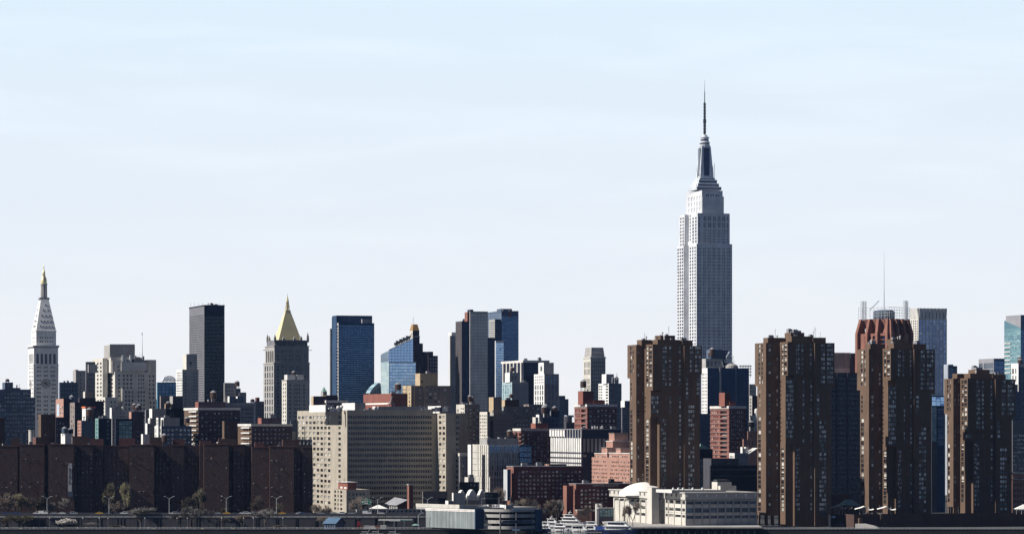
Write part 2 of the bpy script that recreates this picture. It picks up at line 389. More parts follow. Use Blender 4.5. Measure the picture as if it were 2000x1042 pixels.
# ---------------------------------------------------------------- far towers
def empire():
    b = Bld('skyscraper', 'tallest stone skyscraper with setbacks, tapering metal crown and needle antenna', 'skyscraper', 3900, 1345.3, 1360.5, 1430, 475.5, wall='esb',
            front=[W([(1363.6 + 9.5 * g + k, 1363.6 + 9.5 * g + k + 1.9) for g in range(7) for k in (0, 3.1)], iv(482, 700, 34, .52), 'win_pale', .5)],
            left=[G(1346, 1360, 3, .52, 480, 700, 34, .66, 'win_blue', .6)])
    x0, y0, x1, y1 = b.main
    ya, yb = b.Y(1335.2, x0), b.Y(1322.4, x0)
    def wing(yt, ybot, a, c, x_0, x_1, left, name='wing'):
        # a wing with its left wall in the plane x_0, from local depth a to c
        lb = [((b.Y(p, x_0)) - a, (b.Y(q, x_0)) - a) for q, p in left] if left else []
        z1 = b.Z(yt, x_0, a); z0 = 0 if ybot is None else b.Z(ybot, x_0, a)
        mb = MB(); rc = []
        for s0, s1 in lb:
            for r0, r1 in iv(yt + 4, 700 if ybot is None else ybot, int(((700 if ybot is None else ybot) - yt) / 6.42), .62):
                za, zb = b.Z(r1, x_0, a), b.Z(r0, x_0, a)
                if za > z0: rc.append((s0, s1, za, zb, W([], [], 'win_blue', .6, False)))
        b.facade(mb, 'esb', (x_0, a), (0, 1), c - a, z0, z1, rc)
        mb.face([(x_0, a, z0), (x_1, a, z0), (x_1, a, z1), (x_0, a, z1)], 'esb'); mb.face([(x_1, a, z0), (x_1, c, z0), (x_1, c, z1), (x_1, a, z1)], 'esb')
        mb.face([(x_0, c, z0), (x_1, c, z0), (x_1, c, z1), (x_0, c, z1)], 'esb'); mb.build(name, b.root)
        rb = MB(); rb.face([(x_0, a, z1), (x_1, a, z1), (x_1, c, z1), (x_0, c, z1)], 'gravel'); rb.build('roof', b.root)
    wing(479, None, ya, yb, x0, x1 - 1, [(1323.2, 1326), (1327.5, 1330.2), (1331.6, 1334.4)])
    wing(470, None, y1 - .5, ya + .5, x0 + 7, x1 - 2, [(1337, 1339), (1341, 1343)], 'recess')
    # upper setback
    r = b.box(1350.5, 1362.6, 1425.3, 415.8, 476.2, at=2.2, wall='esb', name='setback', front=[
        W([(1365.2 + 9.2 * g + k, 1365.2 + 9.2 * g + k + 1.9) for g in range(7) for k in ((0,) if g in (0, 6) else (0, 3.1))], [(422, 430.5), (434, 444)] + iv(447, 474, 5, .5), 'win_pale', .5)],
        left=[G(1351, 1362, 2, .5, 422, 474, 8, .7, 'win_blue', .5)])
    wing(418.8, 480, b.Y(1337, x0 + 3), b.Y(1327, x0 + 3), x0 + 3, x1 - 6, [(1328.5, 1331), (1333, 1335.5)], 'setback')
    wing(412, 476, r[3] - .5, b.Y(1337, x0 + 3) + .5, x0 + 8, x1 - 6, [(1339, 1341), (1343, 1345), (1347, 1349)], 'recess')
    # shaft under the crown
    r2 = b.box(1341.5, 1370.8, 1411.4, 371.6, 416.5, at=5.5, wall='esb', name='shaft', par=.3, front=[
        W([(1379, 1381.5), (1382.6, 1385.1), (1389, 1391), (1392.5, 1394.5), (1398, 1400.4), (1402, 1404.3)], [(379, 384), (398, 412.5)], 'win_blue', .8),
        W([(1373, 1375), (1407.5, 1409.5)], [(401, 412)], 'win_blue', .5)], left=[G(1343, 1370, 5, .4, 380, 413, 3, .7, 'win_pale', .6)])
    r2b = b.box(1339.3, 1372, 1413.8, 383, 416.4, at=5.0, wall='esb', name='shaft_buttress', par=0)
    # stepped metal base and mast
    x0, y0, x1, y1 = r2; cx = b.X(1376.3, (y0 + y1) / 2); cy = (y0 + y1) / 2
    w0 = (b.X(1401, cy) - b.X(1352, cy)) / 2 * .98
    mb = MB()
    for k, (py0, py1, f) in enumerate(((366, 372.4, 1), (359.5, 366.2, .86), (352, 359.7, .74), (348.5, 352.2, .62))):
        h = w0 * f; z0, z1 = b.Z(py1, cx, cy), b.Z(py0, cx, cy)
        mb.box(cx - h, cy - h, z0, cx + h, cy + h, z1, 'steel_light'); mb.box(cx - h * .97, cy - h - .25, z0 + (z1 - z0) * .25, cx + h * .97, cy - h - .003, z0 + (z1 - z0) * .65, 'curtain_navy')
    mb.build('crown_base', b.root)
    mb = MB(); hz = lambda p: b.Z(p, cx, cy)
    h0, h1 = 7.0, 5.0
    mb.frustum((cx - h0, cy - h0, cx + h0, cy + h0), hz(349.5), (cx - h1, cy - h1, cx + h1, cy + h1), hz(285), 'steel_light')
    mb.build('mast_tower', b.root)
    for sx, sy in ((-1, -1), (1, -1), (1, 1), (-1, 1)):      # flaring corner fins
        mb = MB(); a = .95
        mb.frustum((cx + sx * 6 - 2.1, cy + sy * 6 - 2.1, cx + sx * 6 + 2.1, cy + sy * 6 + 2.1), hz(349.5), (cx + sx * 4.5 - a, cy + sy * 4.5 - a, cx + sx * 4.5 + a, cy + sy * 4.5 + a), hz(287), 'steel_light')
        mb.bar((cx + sx * 7.9, cy + sy * 7.9, hz(349.5)), (cx + sx * 7.4, cy + sy * 7.4, hz(325)), .3, 'steel_light'); mb.build('fin', b.root)
    mb = MB(); mb.box(cx - 3.1, cy - 7.0, hz(344), cx + 3.1, cy - 5.5, hz(290), 'curtain_navy'); mb.build('window_strip', b.root)
    mb = MB(); mb.box(cx - 7.0, cy - 3.1, hz(344), cx - 5.5, cy + 3.1, hz(290), 'win_pale'); mb.build('window_strip', b.root)
    mb = MB(); mb.lathe(cx, cy, [(6.0, hz(287)), (6.2, hz(283)), (5.6, hz(282.5)), (5.6, hz(280)), (6.0, hz(279.5)), (6.0, hz(277.5)), (4.6, hz(276)), (4.8, hz(270)), (5.4, hz(269.6)), (5.4, hz(268)), (3.8, hz(267)), (2.9, hz(264.5)), (1.4, hz(263))], 20, 'steel_light')
    mb.lathe(cx, cy, [(4.7, hz(275.5)), (4.72, hz(270.5))], 20, 'curtain_navy'); mb.lathe(cx, cy, [(5.7, hz(282.2)), (5.72, hz(280.2))], 20, 'curtain_navy'); mb.build('crown', b.root)
    mb = MB(); mb.lathe(cx, cy, [(1.5, hz(263.5)), (1.5, hz(240)), (1.9, hz(239.5)), (1.9, hz(233)), (1.3, hz(232.5)), (1.25, hz(201)), (.55, hz(200)), (.5, hz(180)), (.28, hz(179)), (.1, hz(156))], 8, 'steel_dark')
    for p in range(203, 262, 6): mb.lathe(cx, cy, [(1.5, hz(p + 1.6)), (2.0, hz(p + 1)), (2.0, hz(p + .3)), (1.4, hz(p))], 8, 'steel_dark')
    mb.build('antenna', b.root)
    for dx, dy, p0, p1 in ((-14, -12, 371, 362), (13, -12, 371, 363), (-9, -9, 352, 341), (9.2, -8, 352, 320)): mb = MB(); mb.bar((cx + dx, cy + dy, hz(p0)), (cx + dx, cy + dy, hz(p1)), .25, 'steel_dark'); mb.build('antenna', b.root)
    b.done()
empire()

def clock_tower():
    b = Bld('clock_tower', 'pale stone clock tower with a steep pyramid roof and gilded lantern', 'clock tower', 3480, 54.5, 65.6, 114, 711, wall='marble',
            front=[W([(72 + 13.7 * g + 2.9 * k, 72 + 13.7 * g + 2.9 * k + 1.9) for g in range(3) for k in range(3)], iv(770, 820, 6, .45), 'win_blue', .5),
                   W([(72 + 2.9 * k, 73.9 + 2.9 * k) for k in range(3)] + [(101 + 2.9 * k, 102.9 + 2.9 * k) for k in range(3)], iv(738, 770, 4, .45), 'win_blue', .5),
                   W([(72 + 13.7 * g + 2.9 * k, 72 + 13.7 * g + 2.9 * k + 1.9) for g in range(3) for k in range(3)], [(715, 718), (723, 726), (731, 735)], 'win_blue', .4)],
            left=[G(56, 64.5, 3, .5, 714, 820, 13, .45, 'win_pale', .4)])
    x0, y0, x1, y1 = b.main
    # clock face: ring, dial, numerals as ticks, two hands
    cx = (x0 + x1) / 2; cz = b.Z(748.5, cx, 0); R = 4.6
    def dial(mk, nm):
        ring = MB(); ring.lathe(0, 0, [(R * 1.1, 0), (R * 1.1, .5), (R * .9, .5)], 28, 'tan_grey')
        d = ring.mesh('clock_ring'); o = link('clock', d, b.root); mk(o)
        q = MB(); q.lathe(0, 0, [(R * .9, .2), (R * .9, .35)], 28, 'grey_mid'); link('dial', q.mesh('dial'), o)
        q = MB()
        for k in range(12):
            a = k * math.pi / 6; q.bar((R * .66 * math.cos(a), R * .66 * math.sin(a), .45), (R * .84 * math.cos(a), R * .84 * math.sin(a), .45), .38, 'marble')
        link('hour_mark', q.mesh('hour_mark'), o)
        for a, l, w in ((rad(146), R * .55, .7), (rad(-40), R * .74, .5)):
            q = MB(); q.bar((0, 0, .5), (l * math.cos(a), l * math.sin(a), .5), w, 'navy', 4, w * .5); link('clock_hand', q.mesh('clock_hand'), o)
    def front(o): o.location = (cx, 0, cz); o.rotation_euler = (math.pi / 2, 0, 0)
    def leftf(o): o.location = (x0, (y0 + y1) / 2, cz); o.rotation_euler = (math.pi / 2, 0, -math.pi / 2)
    dial(front, 0); dial(leftf, 1)
    b.bands(b.main, [(711, 713)], .5, 'marble'); b.bands(b.main, [(719.5, 720.5)], .25, 'marble')
    # loggia with tall arches
    r = b.box(55.2, 66.3, 113.5, 678, 711, at=.3, name='loggia', par=0, front=[G(69.5, 110.5, 5, .6, 690, 710, 1, .98, 'win_blue', 2.2, part='arch')], left=[G(56, 65.6, 4, .55, 690, 710, 1, .98, 'win_pale', 1.5, part='arch')])
    b.bands(r, [(673.5, 676)], 1.2, 'marble'); b.bands(r, [(676, 678.5)], .7, 'grey')
    r = b.box(61.8, 70.8, 109.6, 645, 674, at=1.9, name='upper_storey', par=0, front=[W(iv(77, 86, 2, .45) + iv(87, 95, 2, .45) + iv(96, 104, 2, .45), [(657, 660), (665, 668)], 'win_blue', .4)], left=[G(62.5, 70, 2, .4, 655, 670, 2, .4, 'win_pale', .4)])
    b.bands(r, [(645, 646.2)], .5, 'marble')
    x0, y0, x1, y1 = r; top = b.pyramid(r, .40, 585, 645, 'marble', 'spire_roof')
    mx_, my_ = (x0 + x1) / 2, (y0 + y1) / 2; hz = lambda p: b.Z(p, mx_, my_)
    for row, py in enumerate((637, 627, 616, 605, 595)):                         # little dormers on the slope
        f = 1 - (645 - py) / 60 * .6; n = (5, 4, 3, 2, 1)[row]
        for k in range(n):
            ox = ((k + .5) / n - .5) * (x1 - x0) * f * .8; z = hz(py)
            for fx, fy in ((mx_ + ox, my_ - (y1 - y0) / 2 * f), (mx_ - (x1 - x0) / 2 * f, my_ + ox)):
                q = MB(); q.box(fx - .45, fy - .45, z - .8, fx + .45, fy + .45, z + .7, 'grey'); q.build('dormer', b.root)
    q = MB(); t = (top[2] - top[0]) / 2; q.box(mx_ - t * 1.25, my_ - t * 1.25, hz(585.2), mx_ + t * 1.25, my_ + t * 1.25, hz(581), 'grey'); q.build('balcony', b.root)
    q = MB(); q.lathe(mx_, my_, [(t * .55, hz(581)), (t * .5, hz(554))], 8, 'grey_mid')
    for k in range(8): a = k * math.pi / 4 + .4; q.bar((mx_ + t * .78 * math.cos(a), my_ + t * .78 * math.sin(a), hz(581)), (mx_ + t * .72 * math.cos(a), my_ + t * .72 * math.sin(a), hz(555)), .45, 'limestone', 6)
    q.lathe(mx_, my_, [(t * .9, hz(556)), (t * .95, hz(553.5))], 12, 'limestone'); q.build('lantern', b.root)
    q = MB(); q.lathe(mx_, my_, [(t * .82, hz(553.5)), (t * .8, hz(548)), (t * .62, hz(542)), (t * .35, hz(538)), (t * .42, hz(537)), (t * .3, hz(530)), (t * .12, hz(527)), (t * .1, hz(521)), (.08, hz(514.5))], 14, 'gold'); q.build('cupola', b.root, smooth=True)
    b.done()
clock_tower()

def gold_tower():
    P = [(541.5, 545), (551.5, 554), (556.5, 559), (565, 567.5), (570, 572.5), (579, 581.5), (584, 586.5), (594, 597.5)]
    b = Bld('gold_roof_tower', 'grey gothic stone tower topped by a gilded pyramid roof', 'tower', 3450, 514.7, 535, 604.7, 709, wall='tan_grey',
            front=[W(P, iv(712, 830, 18, .5), 'win_pale', .5)], left=[G(516, 534, 4, .45, 712, 830, 9, .8, 'win_blue', .7)])
    b.bands(b.main, [(707.5, 709.5)], .5, 'tan_grey'); b.bands(b.main, [(744, 745.5)], .4, 'tan_grey')
    r = b.box(517.6, 536, 603.2, 675, 709.4, at=.8, name='upper_block', front=[W(P, [(683, 687.5), (692, 697), (699.5, 704)], 'win_pale', .5)], left=[G(519, 535, 4, .55, 683, 708, 1, .9, 'win_dark', 1.2)])
    b.bands(r, [(674.5, 676)], .6, 'tan_grey')
    r = b.box(521, 537, 600.5, 663.5, 676, at=1.6, wall='grey_mid', name='attic', par=1.0, front=[W(iv(541, 596, 11, .4), [(668, 674)], 'win_dark', .5)])
    x0, y0, x1, y1 = r
    for px, at, base, tip in ((601, 2, 668, 648), (537, 1.5, 668, 652), (522.5, y1 - 1, 668, 652), (526, y1 - 5, 668, 655), (554, 1.6, 664, 656), (575, 1.6, 664, 656), (588, 1.6, 664, 655)):
        x = b.X(px, at); q = MB(); q.box(x - 1.1, at - 1.1, b.Z(base, x, at), x + 1.1, at + 1.1, b.Z((base + tip) / 2, x, at), 'tan_grey'); q.frustum((x - 1.1, at - 1.1, x + 1.1, at + 1.1), b.Z((base + tip) / 2, x, at), (x - .05, at - .05, x + .05, at + .05), b.Z(tip, x, at), 'tan_grey'); q.build('pinnacle', b.root)
    for px, at in ((516.5, 14), (606.5, .8)): x = b.X(px, at); q = MB(); q.box(x - 1.6, at - .3, b.Z(684, x, at), x + 1.6, at + .3, b.Z(683, x, at), 'tan_grey'); q.build('gargoyle', b.root)
    cx, cy = (x0 + x1) / 2, (y0 + y1) / 2
    hx = (b.X(587, 4) - b.X(559.4, 4)) * .99
    w = (b.X(587.5, cy - 8) - b.X(536, cy - 8)) / 2; c = b.X(561.5, cy); w *= .86
    pr = (c - w, cy - w, c + w, cy + w); top = b.pyramid(pr, .2, 606.5, 663.2, 'gold', 'pyramid_roof'); hz = lambda p: b.Z(p, c, cy)
    t = (top[2] - top[0]) / 2
    q = MB(); q.box(c - t * 1.15, cy - t * 1.15, hz(607), c + t * 1.15, cy + t * 1.15, hz(605.4), 'gold')
    for a in range(8):
        an = a * math.pi / 4 + .2; q.bar((c + t * .85 * math.cos(an), cy + t * .85 * math.sin(an), hz(606)), (c + t * .75 * math.cos(an), cy + t * .75 * math.sin(an), hz(596)), .42, 'gold', 5)
        q.bar((c + t * .6 * math.cos(an), cy + t * .6 * math.sin(an), hz(596)), (c + t * .5 * math.cos(an), cy + t * .5 * math.sin(an), hz(588.5)), .34, 'gold', 5)
    q.lathe(c, cy, [(t * .45, hz(606)), (t * .4, hz(589))], 8, 'copper'); q.lathe(c, cy, [(t * .95, hz(597)), (t * .95, hz(595.6))], 8, 'gold')
    q.lathe(c, cy, [(t * .62, hz(589)), (t * .5, hz(586)), (t * .2, hz(580)), (.05, hz(572.5))], 8, 'gold'); q.build('lantern', b.root)
    b.done()
    n = Bld('brick_tower', 'narrow pale stone tower in front of the gold pyramid tower', 'tower', 3000, 550.6, 560, 603, 741, wall='tan_grey', left_wall='limestone', clutter=5,
            front=[W([(565, 568), (575, 577.5), (579, 581.5), (584, 586.5), (592.5, 595.5)], iv(748, 824, 10, .5), 'win_blue', .5)], left=[G(551.5, 559.5, 2, .4, 746, 824, 10, .6, 'win_pale', .4)])
    n.bands(n.main, [(741, 742.6)], .4, 'tan_grey')
    r = n.box(557.5, 561, 577, 731, 741, at=3, dep=12, wall='offwhite', name='penthouse'); r = n.box(578, 579.5, 593, 731, 741, at=3, dep=12, wall='offwhite', name='penthouse')
    n.mast(563, 4, 712, 731); n.mast(596, 4, 715, 741); n.done()
gold_tower()

# black slab with a grey lit side
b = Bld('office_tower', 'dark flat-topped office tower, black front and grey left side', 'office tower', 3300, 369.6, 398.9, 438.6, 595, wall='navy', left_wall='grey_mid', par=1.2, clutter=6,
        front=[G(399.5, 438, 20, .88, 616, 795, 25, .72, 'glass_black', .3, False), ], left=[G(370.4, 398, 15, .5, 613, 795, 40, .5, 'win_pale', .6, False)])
b.bands(b.main, [(595, 597)], .3, 'black'); b.done()
for px in (372, 380, 388, 396, 405, 413, 420, 429, 437): b.mast(px, 1.5, 591.5, 596, .12)

# stepped limestone block with curved screens
b = Bld('limestone_block', 'bulky cream limestone building with stepped shoulders and white screens near its top', 'office building', 3350, 202, 224.5, 291, 726, wall='limestone',
        front=[W(iv(238.5, 259.5, 3, .55) + iv(269, 282.5, 3, .55), iv(729, 815, 11, .55), 'win_dark', .5), W([(231, 234.5)], iv(729, 776, 6, .55), 'win_blue', .5)], left=[G(204, 222, 3, .4, 729, 790, 8, .55, 'win_dark', .5)])
m = b.main
b.box(180, 200.5, 210, 699, at=18, name='shoulder', front=[], left=[G(188, 200, 2, .5, 705, 790, 11, .55, 'win_dark', .5)])
b.box(187.5, 205.5, 230, 775, at=-7, name='shoulder', left=[G(189, 205, 3, .5, 778, 830, 7, .6, 'win_dark', .4)], front=[G(214, 228, 2, .4, 780, 815, 4, .5, 'win_blue', .4)])
b.box(230, 238.5, 286, 758, at=-4, name='shoulder', front=[W(iv(243, 262, 3, .55) + iv(268, 284, 3, .55), iv(761, 818, 7, .55), 'win_dark', .5)], left=[])
b.box(284, 288, 305, 702, at=6, dep=24, name='shoulder', front=[G(289, 303, 2, .4, 730, 780, 6, .5, 'win_blue', .4)])
b.box(288, 290, 312, 779, at=4, dep=26, name='shoulder', front=[G(291, 310, 3, .5, 782, 815, 4, .55, 'win_dark', .4)])
b.box(200, 219, 238, 704, 728, at=4, name='upper_block', front=[G(226, 236, 1, .35, 712, 726, 2, .5, 'win_blue', .4)], left=[G(202, 218, 4, .4, 708, 727, 2, .6, 'win_dark', .4)])
b.box(208, 216.5, 282, 697, 727, at=6, name='upper_block', clutter=6)
b.box(203, 214.5, 263.5, 673, 698, at=10, name='attic', wall='tan_grey', par=.4)
for k in range(7): b.box(202.5 + k, 215 + k * 7, 221 + k * 7, 671.5, 674, at=9.8, dep=3, name='battlement', wall='tan_grey', par=0)
x0 = b.X(236.5, -1.5); x1 = b.X(286.5, -1.5)
q = MB(); q.box(x0, -2.5, b.Z(723.5, 0, 0), x1, -.7, b.Z(707, 0, 0), 'offwhite'); q.build('screen', b.root)
x0, y0, x1, y1 = b.main; ya = b.Y(217, x0); yb = b.Y(202, x0)
q = MB(); q.box(x0 - 2.0, ya, b.Z(724, 0, 0), x0 - .5, yb, b.Z(706, 0, 0), 'offwhite'); q.build('screen', b.root)
q = MB()
for i in range(9):
    px = 240 + i * 5; x = b.X(px, 4); z = b.Z(698, x, 4); q.box(x - .8, 3.4, b.Z(707, x, 4), x + .8, 6, z + b.rnd.uniform(-2, 2.5), b.rnd.choice(('steel_light', 'grey', 'steel_dark')))
q.build('rooftop_plant', b.root); b.mast(278, 20, 652, 697, .35, 'steel_light', 'crane_mast', .12); b.mast(277.4, 20, 649, 654, .5, 'steel_light', 'crane_mast'); b.done()

# blue glass slab
b = Bld('glass_slab_tower', 'tall blue glass slab tower with pale corner strip, right of the gold pyramid', 'office tower', 3250, 657, 661.2, 731, 630, wall='blue_panel', left_wall='concrete', par=1.0,
        front=[W(iv(662.3, 730, 12, .93), iv(634, 792, 38, .62), 'curtain_blue', .12, False)], left=[W([(657.6, 660.6)], iv(634, 792, 26, .6), 'win_pale', .2, False)])
b.box(648.8, 657.2, 727, 615.5, at=6, wall='blue_panel', name='upper_block', front=[W(iv(668, 700, 8, .9), iv(618, 628, 2, .6), 'curtain_navy', .1, False)], par=.5)
b.box(648, 649.2, 658, 619, at=22, wall='blue_panel', name='wing', front=[G(649.5, 657, 2, .9, 622, 790, 40, .6, 'curtain_blue', .1, False)], par=.4)
b.box(643.6, 645, 650, 641, at=30, wall='concrete', name='wing', front=[G(645.3, 648.4, 1, .7, 644, 790, 26, .55, 'win_pale', .3, False)], par=.4)
b.box(706, 707.5, 727, 622.5, 632, at=1.5, dep=6, wall='grey', name='penthouse'); b.done()

# sail-shaped glass building with slanted top
def sail():
    b = Bld('slanted_glass_building', 'light blue glass building with a slanting roofline', 'glass building', 3000, 743.6, 759.5, 812.4, 705.8, wall='curtain_pale', left_wall='curtain_pale', par=0,
            front=[W(iv(760.5, 811.8, 9, .94), iv(708, 775, 11, .84), 'curtain_sky', .08, False)], left=[G(744.5, 759, 4, .9, 708, 775, 8, .9, 'curtain_pale', .1, False)])
    x0, y0, x1, y1 = b.main; zb = b.Z(705.8); zr = b.Z(661.5, b.X(806.5, 0), 0); zl = b.Z(684); zk = b.Z(692, x0, y1); xr = b.X(806.6, 0)
    mb = MB(); mb.poly([(x0, 0, zb), (xr, 0, zb), (xr, 0, zr), (x0, 0, zl), (x0, y1, zb), (xr, y1, zb), (xr, y1, zr - 2), (x0, y1, zk)],
                       [(0, 1, 2, 3), (1, 5, 6, 2), (5, 4, 7, 6), (4, 0, 3, 7)], 'curtain_sky'); mb.build('upper_facade', b.root)
    mb = MB(); mb.poly([(x0, -.1, zl), (xr, -.1, zr), (xr, y1, zr - 2), (x0, y1, zk), (x0, -.1, zl + .8), (xr, -.1, zr + .8), (xr, y1, zr - 1.2), (x0, y1, zk + .8)], [(4, 5, 6, 7), (0, 1, 5, 4), (3, 0, 4, 7)], 'steel_light'); mb.build('roof', b.root)
    for k in range(1, 8):                                                            # floor lines and mullions on the slanted part
        z = zb + (zr - zb) * k / 8; t = max(0, (z - zl) / (zr - zl)); q = MB(); q.box(x0 + (xr - x0) * t, -.15, z - .25, xr, -.02, z + .1, 'steel'); q.build('floor_line', b.root)
    for k in range(1, 8):
        x = x0 + (xr - x0) * k / 8; q = MB(); q.box(x - .15, -.2, zb, x + .15, -.03, zl + (zr - zl) * k / 8, 'steel_light'); q.build('mullion', b.root)
    mb = MB()
    for k in range(9): x = x0 + (xr - x0) * (.35 + .07 * k); z = zl + (zr - zl) * (.35 + .07 * k); mb.bar((x, 6, z), (x + 2.5, 6, z + 4 + (k % 3)), .35, 'steel_dark'); mb.box(x - 1.2, 5, z + 1, x + .8, 7, z + 3.5 + k % 2, 'steel_dark')
    mb.build('window_cleaning_crane', b.root); b.done()
sail()

# dark tower with copper lantern
b = Bld('copper_crowned_tower', 'dark brick tower with copper mansard lantern behind the slanting glass building', 'tower', 3350, 804, 807, 833, 686.5, wall='plum', par=.6, front=[G(810, 832, 5, .35, 690, 735, 9, .45, 'win_blue', .4)])
b.box(803.5, 807.3, 832, 686, 688, at=-.4, wall='plum', name='cornice', par=0)
b.box(799.5, 806.5, 819.6, 656, 687, at=2, wall='plum', left_wall='limestone', name='shaft', front=[G(809, 818, 2, .35, 672, 686, 2, .5, 'win_blue', .4)], par=.4)
b.bands(b.boxes[-1][0], [(656, 657.5)], .5, 'limestone')
r = b.box(800, 806, 819, 645, 656.5, at=2.6, wall='plum', left_wall='limestone', name='belvedere', front=[G(808, 818, 2, .4, 648, 655, 1, .9, 'win_blue', .6)], par=0)
b.pyramid(r, .62, 633, 645, 'copper', 'mansard_roof'); b.mast(807, 6, 618, 634, .15)
b.box(819, 820, 826, 670, 687, at=3, dep=7, wall='plum', name='turret', front=[W([(821.3, 824.3)], [(673, 680)], 'win_pale', .6)])
b.box(833, 836, 846, 686, at=-1, dep=14, wall='plum', name='wing', par=.4)
b.box(834, 836.5, 855.2, 694, at=-3, dep=16, wall='plum', name='open_frame', front=[G(839, 854.5, 3, .7, 697, 730, 5, .62, 'fabric_white', 1.0, part='panel')], par=.4); b.done()

# small green pyramid tower
b = Bld('small_spire_tower', 'small stone tower with green pyramid cap left of the blue glass slab', 'tower', 3100, 626.5, 631, 638.6, 764, wall='tan_grey', par=0)
b.pyramid(b.main, .03, 754.5, 764, 'green_copper', 'spire_roof'); b.done()

# curved glass rooftop hall
b = Bld('glass_vault_building', 'building with curved glazed vault peeking over the long red brick box', 'building', 2900, 720, 722, 745, 767, wall='grey_mid', par=0)
mb = MB(); x0, y0, x1, y1 = b.main; pr = [(0, 767), (.12, 762), (.3, 756), (.55, 750.5), (.8, 746.5), (.93, 749), (1, 767)]
pts = [(x0 + (x1 - x0) * t, b.Z(p)) for t, p in pr]
for (xa, za), (xb, zb) in zip(pts, pts[1:]): mb.face([(xa, -.2, za), (xb, -.2, zb), (xb, 14, zb), (xa, 14, za)], 'curtain_teal')
mb.face([(x, -.2, z) for x, z in pts], 'curtain_pale'); mb.build('glass_vault', b.root)
for k in range(1, 6): x = x0 + (x1 - x0) * k / 6; q = MB(); q.bar((x, -.5, b.Z(767)), (x, -.5, b.Z(767 - 18 * min(1, k / 5))), .3, 'steel_dark'); q.build('mullion', b.root)
b.done()

# ---- centre cluster
b = Bld('pale_tower', 'slim pale grey apartment tower left of the dark speckled tower', 'apartment tower', 3450, 877.4, 879, 891, 655, wall='concrete', left_wall='limestone', front=[G(879.5, 890.5, 4, .55, 658, 800, 40, .45, 'win_pale', .3, False)], left=[], par=1)
b.box(880, 882, 890, 648.5, 656, at=2, dep=12, wall='white', name='penthouse'); b.done()
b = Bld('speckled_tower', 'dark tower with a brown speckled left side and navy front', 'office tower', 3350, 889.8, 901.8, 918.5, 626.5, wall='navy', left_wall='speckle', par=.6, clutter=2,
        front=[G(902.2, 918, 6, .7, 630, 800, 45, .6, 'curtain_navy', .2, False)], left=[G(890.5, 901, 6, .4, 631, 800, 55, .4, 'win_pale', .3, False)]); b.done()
b = Bld('grey_slab_tower', 'wide blank grey concrete slab tower in the middle of the centre cluster', 'office tower', 3250, 917, 918, 952.8, 607.5, wall='concrete', par=.6, front=[G(918.5, 952.4, 5, .96, 612, 800, 30, .86, 'offwhite', .1, False, 'cladding')])
b.box(917.4, 918.4, 924.5, 604, 609, at=1, dep=10, wall='navy', name='penthouse'); b.box(950, 952.7, 968.5, 659, at=1.5, dep=20, wall='navy', name='wing', front=[G(953.2, 968, 5, .7, 663, 800, 36, .6, 'curtain_navy', .2, False)], par=.4)
b.box(912, 913, 918, 609, 627, at=9, dep=10, wall='terracotta', name='lift_shaft'); b.done()
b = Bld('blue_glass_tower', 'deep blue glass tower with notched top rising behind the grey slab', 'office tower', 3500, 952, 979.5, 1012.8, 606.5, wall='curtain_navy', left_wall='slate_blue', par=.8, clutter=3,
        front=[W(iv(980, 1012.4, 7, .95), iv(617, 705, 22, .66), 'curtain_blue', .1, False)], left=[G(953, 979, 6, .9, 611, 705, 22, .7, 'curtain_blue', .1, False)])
b.box(964, 979, 1000, 602.5, 607, at=6, dep=16, wall='slate_blue', name='penthouse'); b.box(952.8, 966.5, 979, 623, at=-8, dep=22, wall='navy', left_wall='concrete', name='wing', left=[G(953.5, 966, 6, .6, 627, 660, 8, .5, 'win_pale', .2, False)], front=[G(967, 978.6, 3, .9, 626, 700, 16, .6, 'curtain_navy', .1, False)], par=.4)
q = MB(); q.box(b.X(994, -.3), -.35, b.Z(618.5), b.X(999, -.3), -.05, b.Z(608.5), 'terracotta'); q.build('sign_panel', b.root); b.done()
b = Bld('pale_glass_tower', 'slender pale blue glass tower in front of the deep blue tower', 'glass tower', 3150, 966.5, 968.3, 984, 665, wall='steel_light', par=.5, front=[G(968.6, 983.7, 6, .9, 669, 800, 26, .8, 'curtain_sky', .1, False)]); b.done()
b = Bld('white_framed_building', 'dark building under a white roof band with white columns on its lit side', 'office building', 3000, 980.6, 1022.6, 1071, 703, wall='navy', par=.5, clutter=3,
        front=[G(1023.5, 1054, 8, .8, 712, 800, 24, .6, 'curtain_navy', .2, False)], left=[])
b.bands(b.main, [(703, 707.5)], .8, 'offwhite', 'roof_band')
x0, y0, x1, y1 = b.main
for k in range(6): y = y0 + (y1 - y0) * (k + .3) / 6; q = MB(); q.box(x0 - 1.2, y, 0, x0 - .003, y + (y1 - y0) * .045, b.Z(707.2), 'limestone'); q.build('column', b.root)
b.done()
b = Bld('greenish_block', 'plain grey green block with pale lit side and a white penthouse', 'building', 2850, 980.5, 1000, 1032, 745.5, wall='concrete', left_wall='curtain_pale', par=.6, clutter=2, front=[G(1002, 1031, 2, .97, 748, 800, 3, .96, 'grey', .08, False, 'cladding')], left=[G(981.5, 999, 4, .5, 750, 800, 8, .8, 'curtain_teal', .2, False)])
b.box(986.5, 995.5, 1016, 727, 746, at=4, dep=14, wall='grey', left_wall='white', name='penthouse', front=[G(998, 1010, 2, .5, 733, 742, 1, .8, 'win_blue', .3)], clutter=2); b.done()
b = Bld('white_grid_tower', 'tower with white window grid on its lit side and blank white penthouse', 'apartment tower', 2950, 1043, 1063, 1091.8, 729.5, wall='grey_mid', left_wall='white', par=.8,
        front=[G(1064.5, 1091, 5, .5, 732, 749, 3, .5, 'curtain_blue', .3), W(iv(1069, 1090, 3, .55), iv(750, 815, 6, .82), 'curtain_navy', .4)], left=[G(1044, 1062, 5, .5, 732, 749, 3, .45, 'win_blue', .4), G(1044, 1062, 4, .5, 750, 815, 6, .82, 'win_pale', .5)])
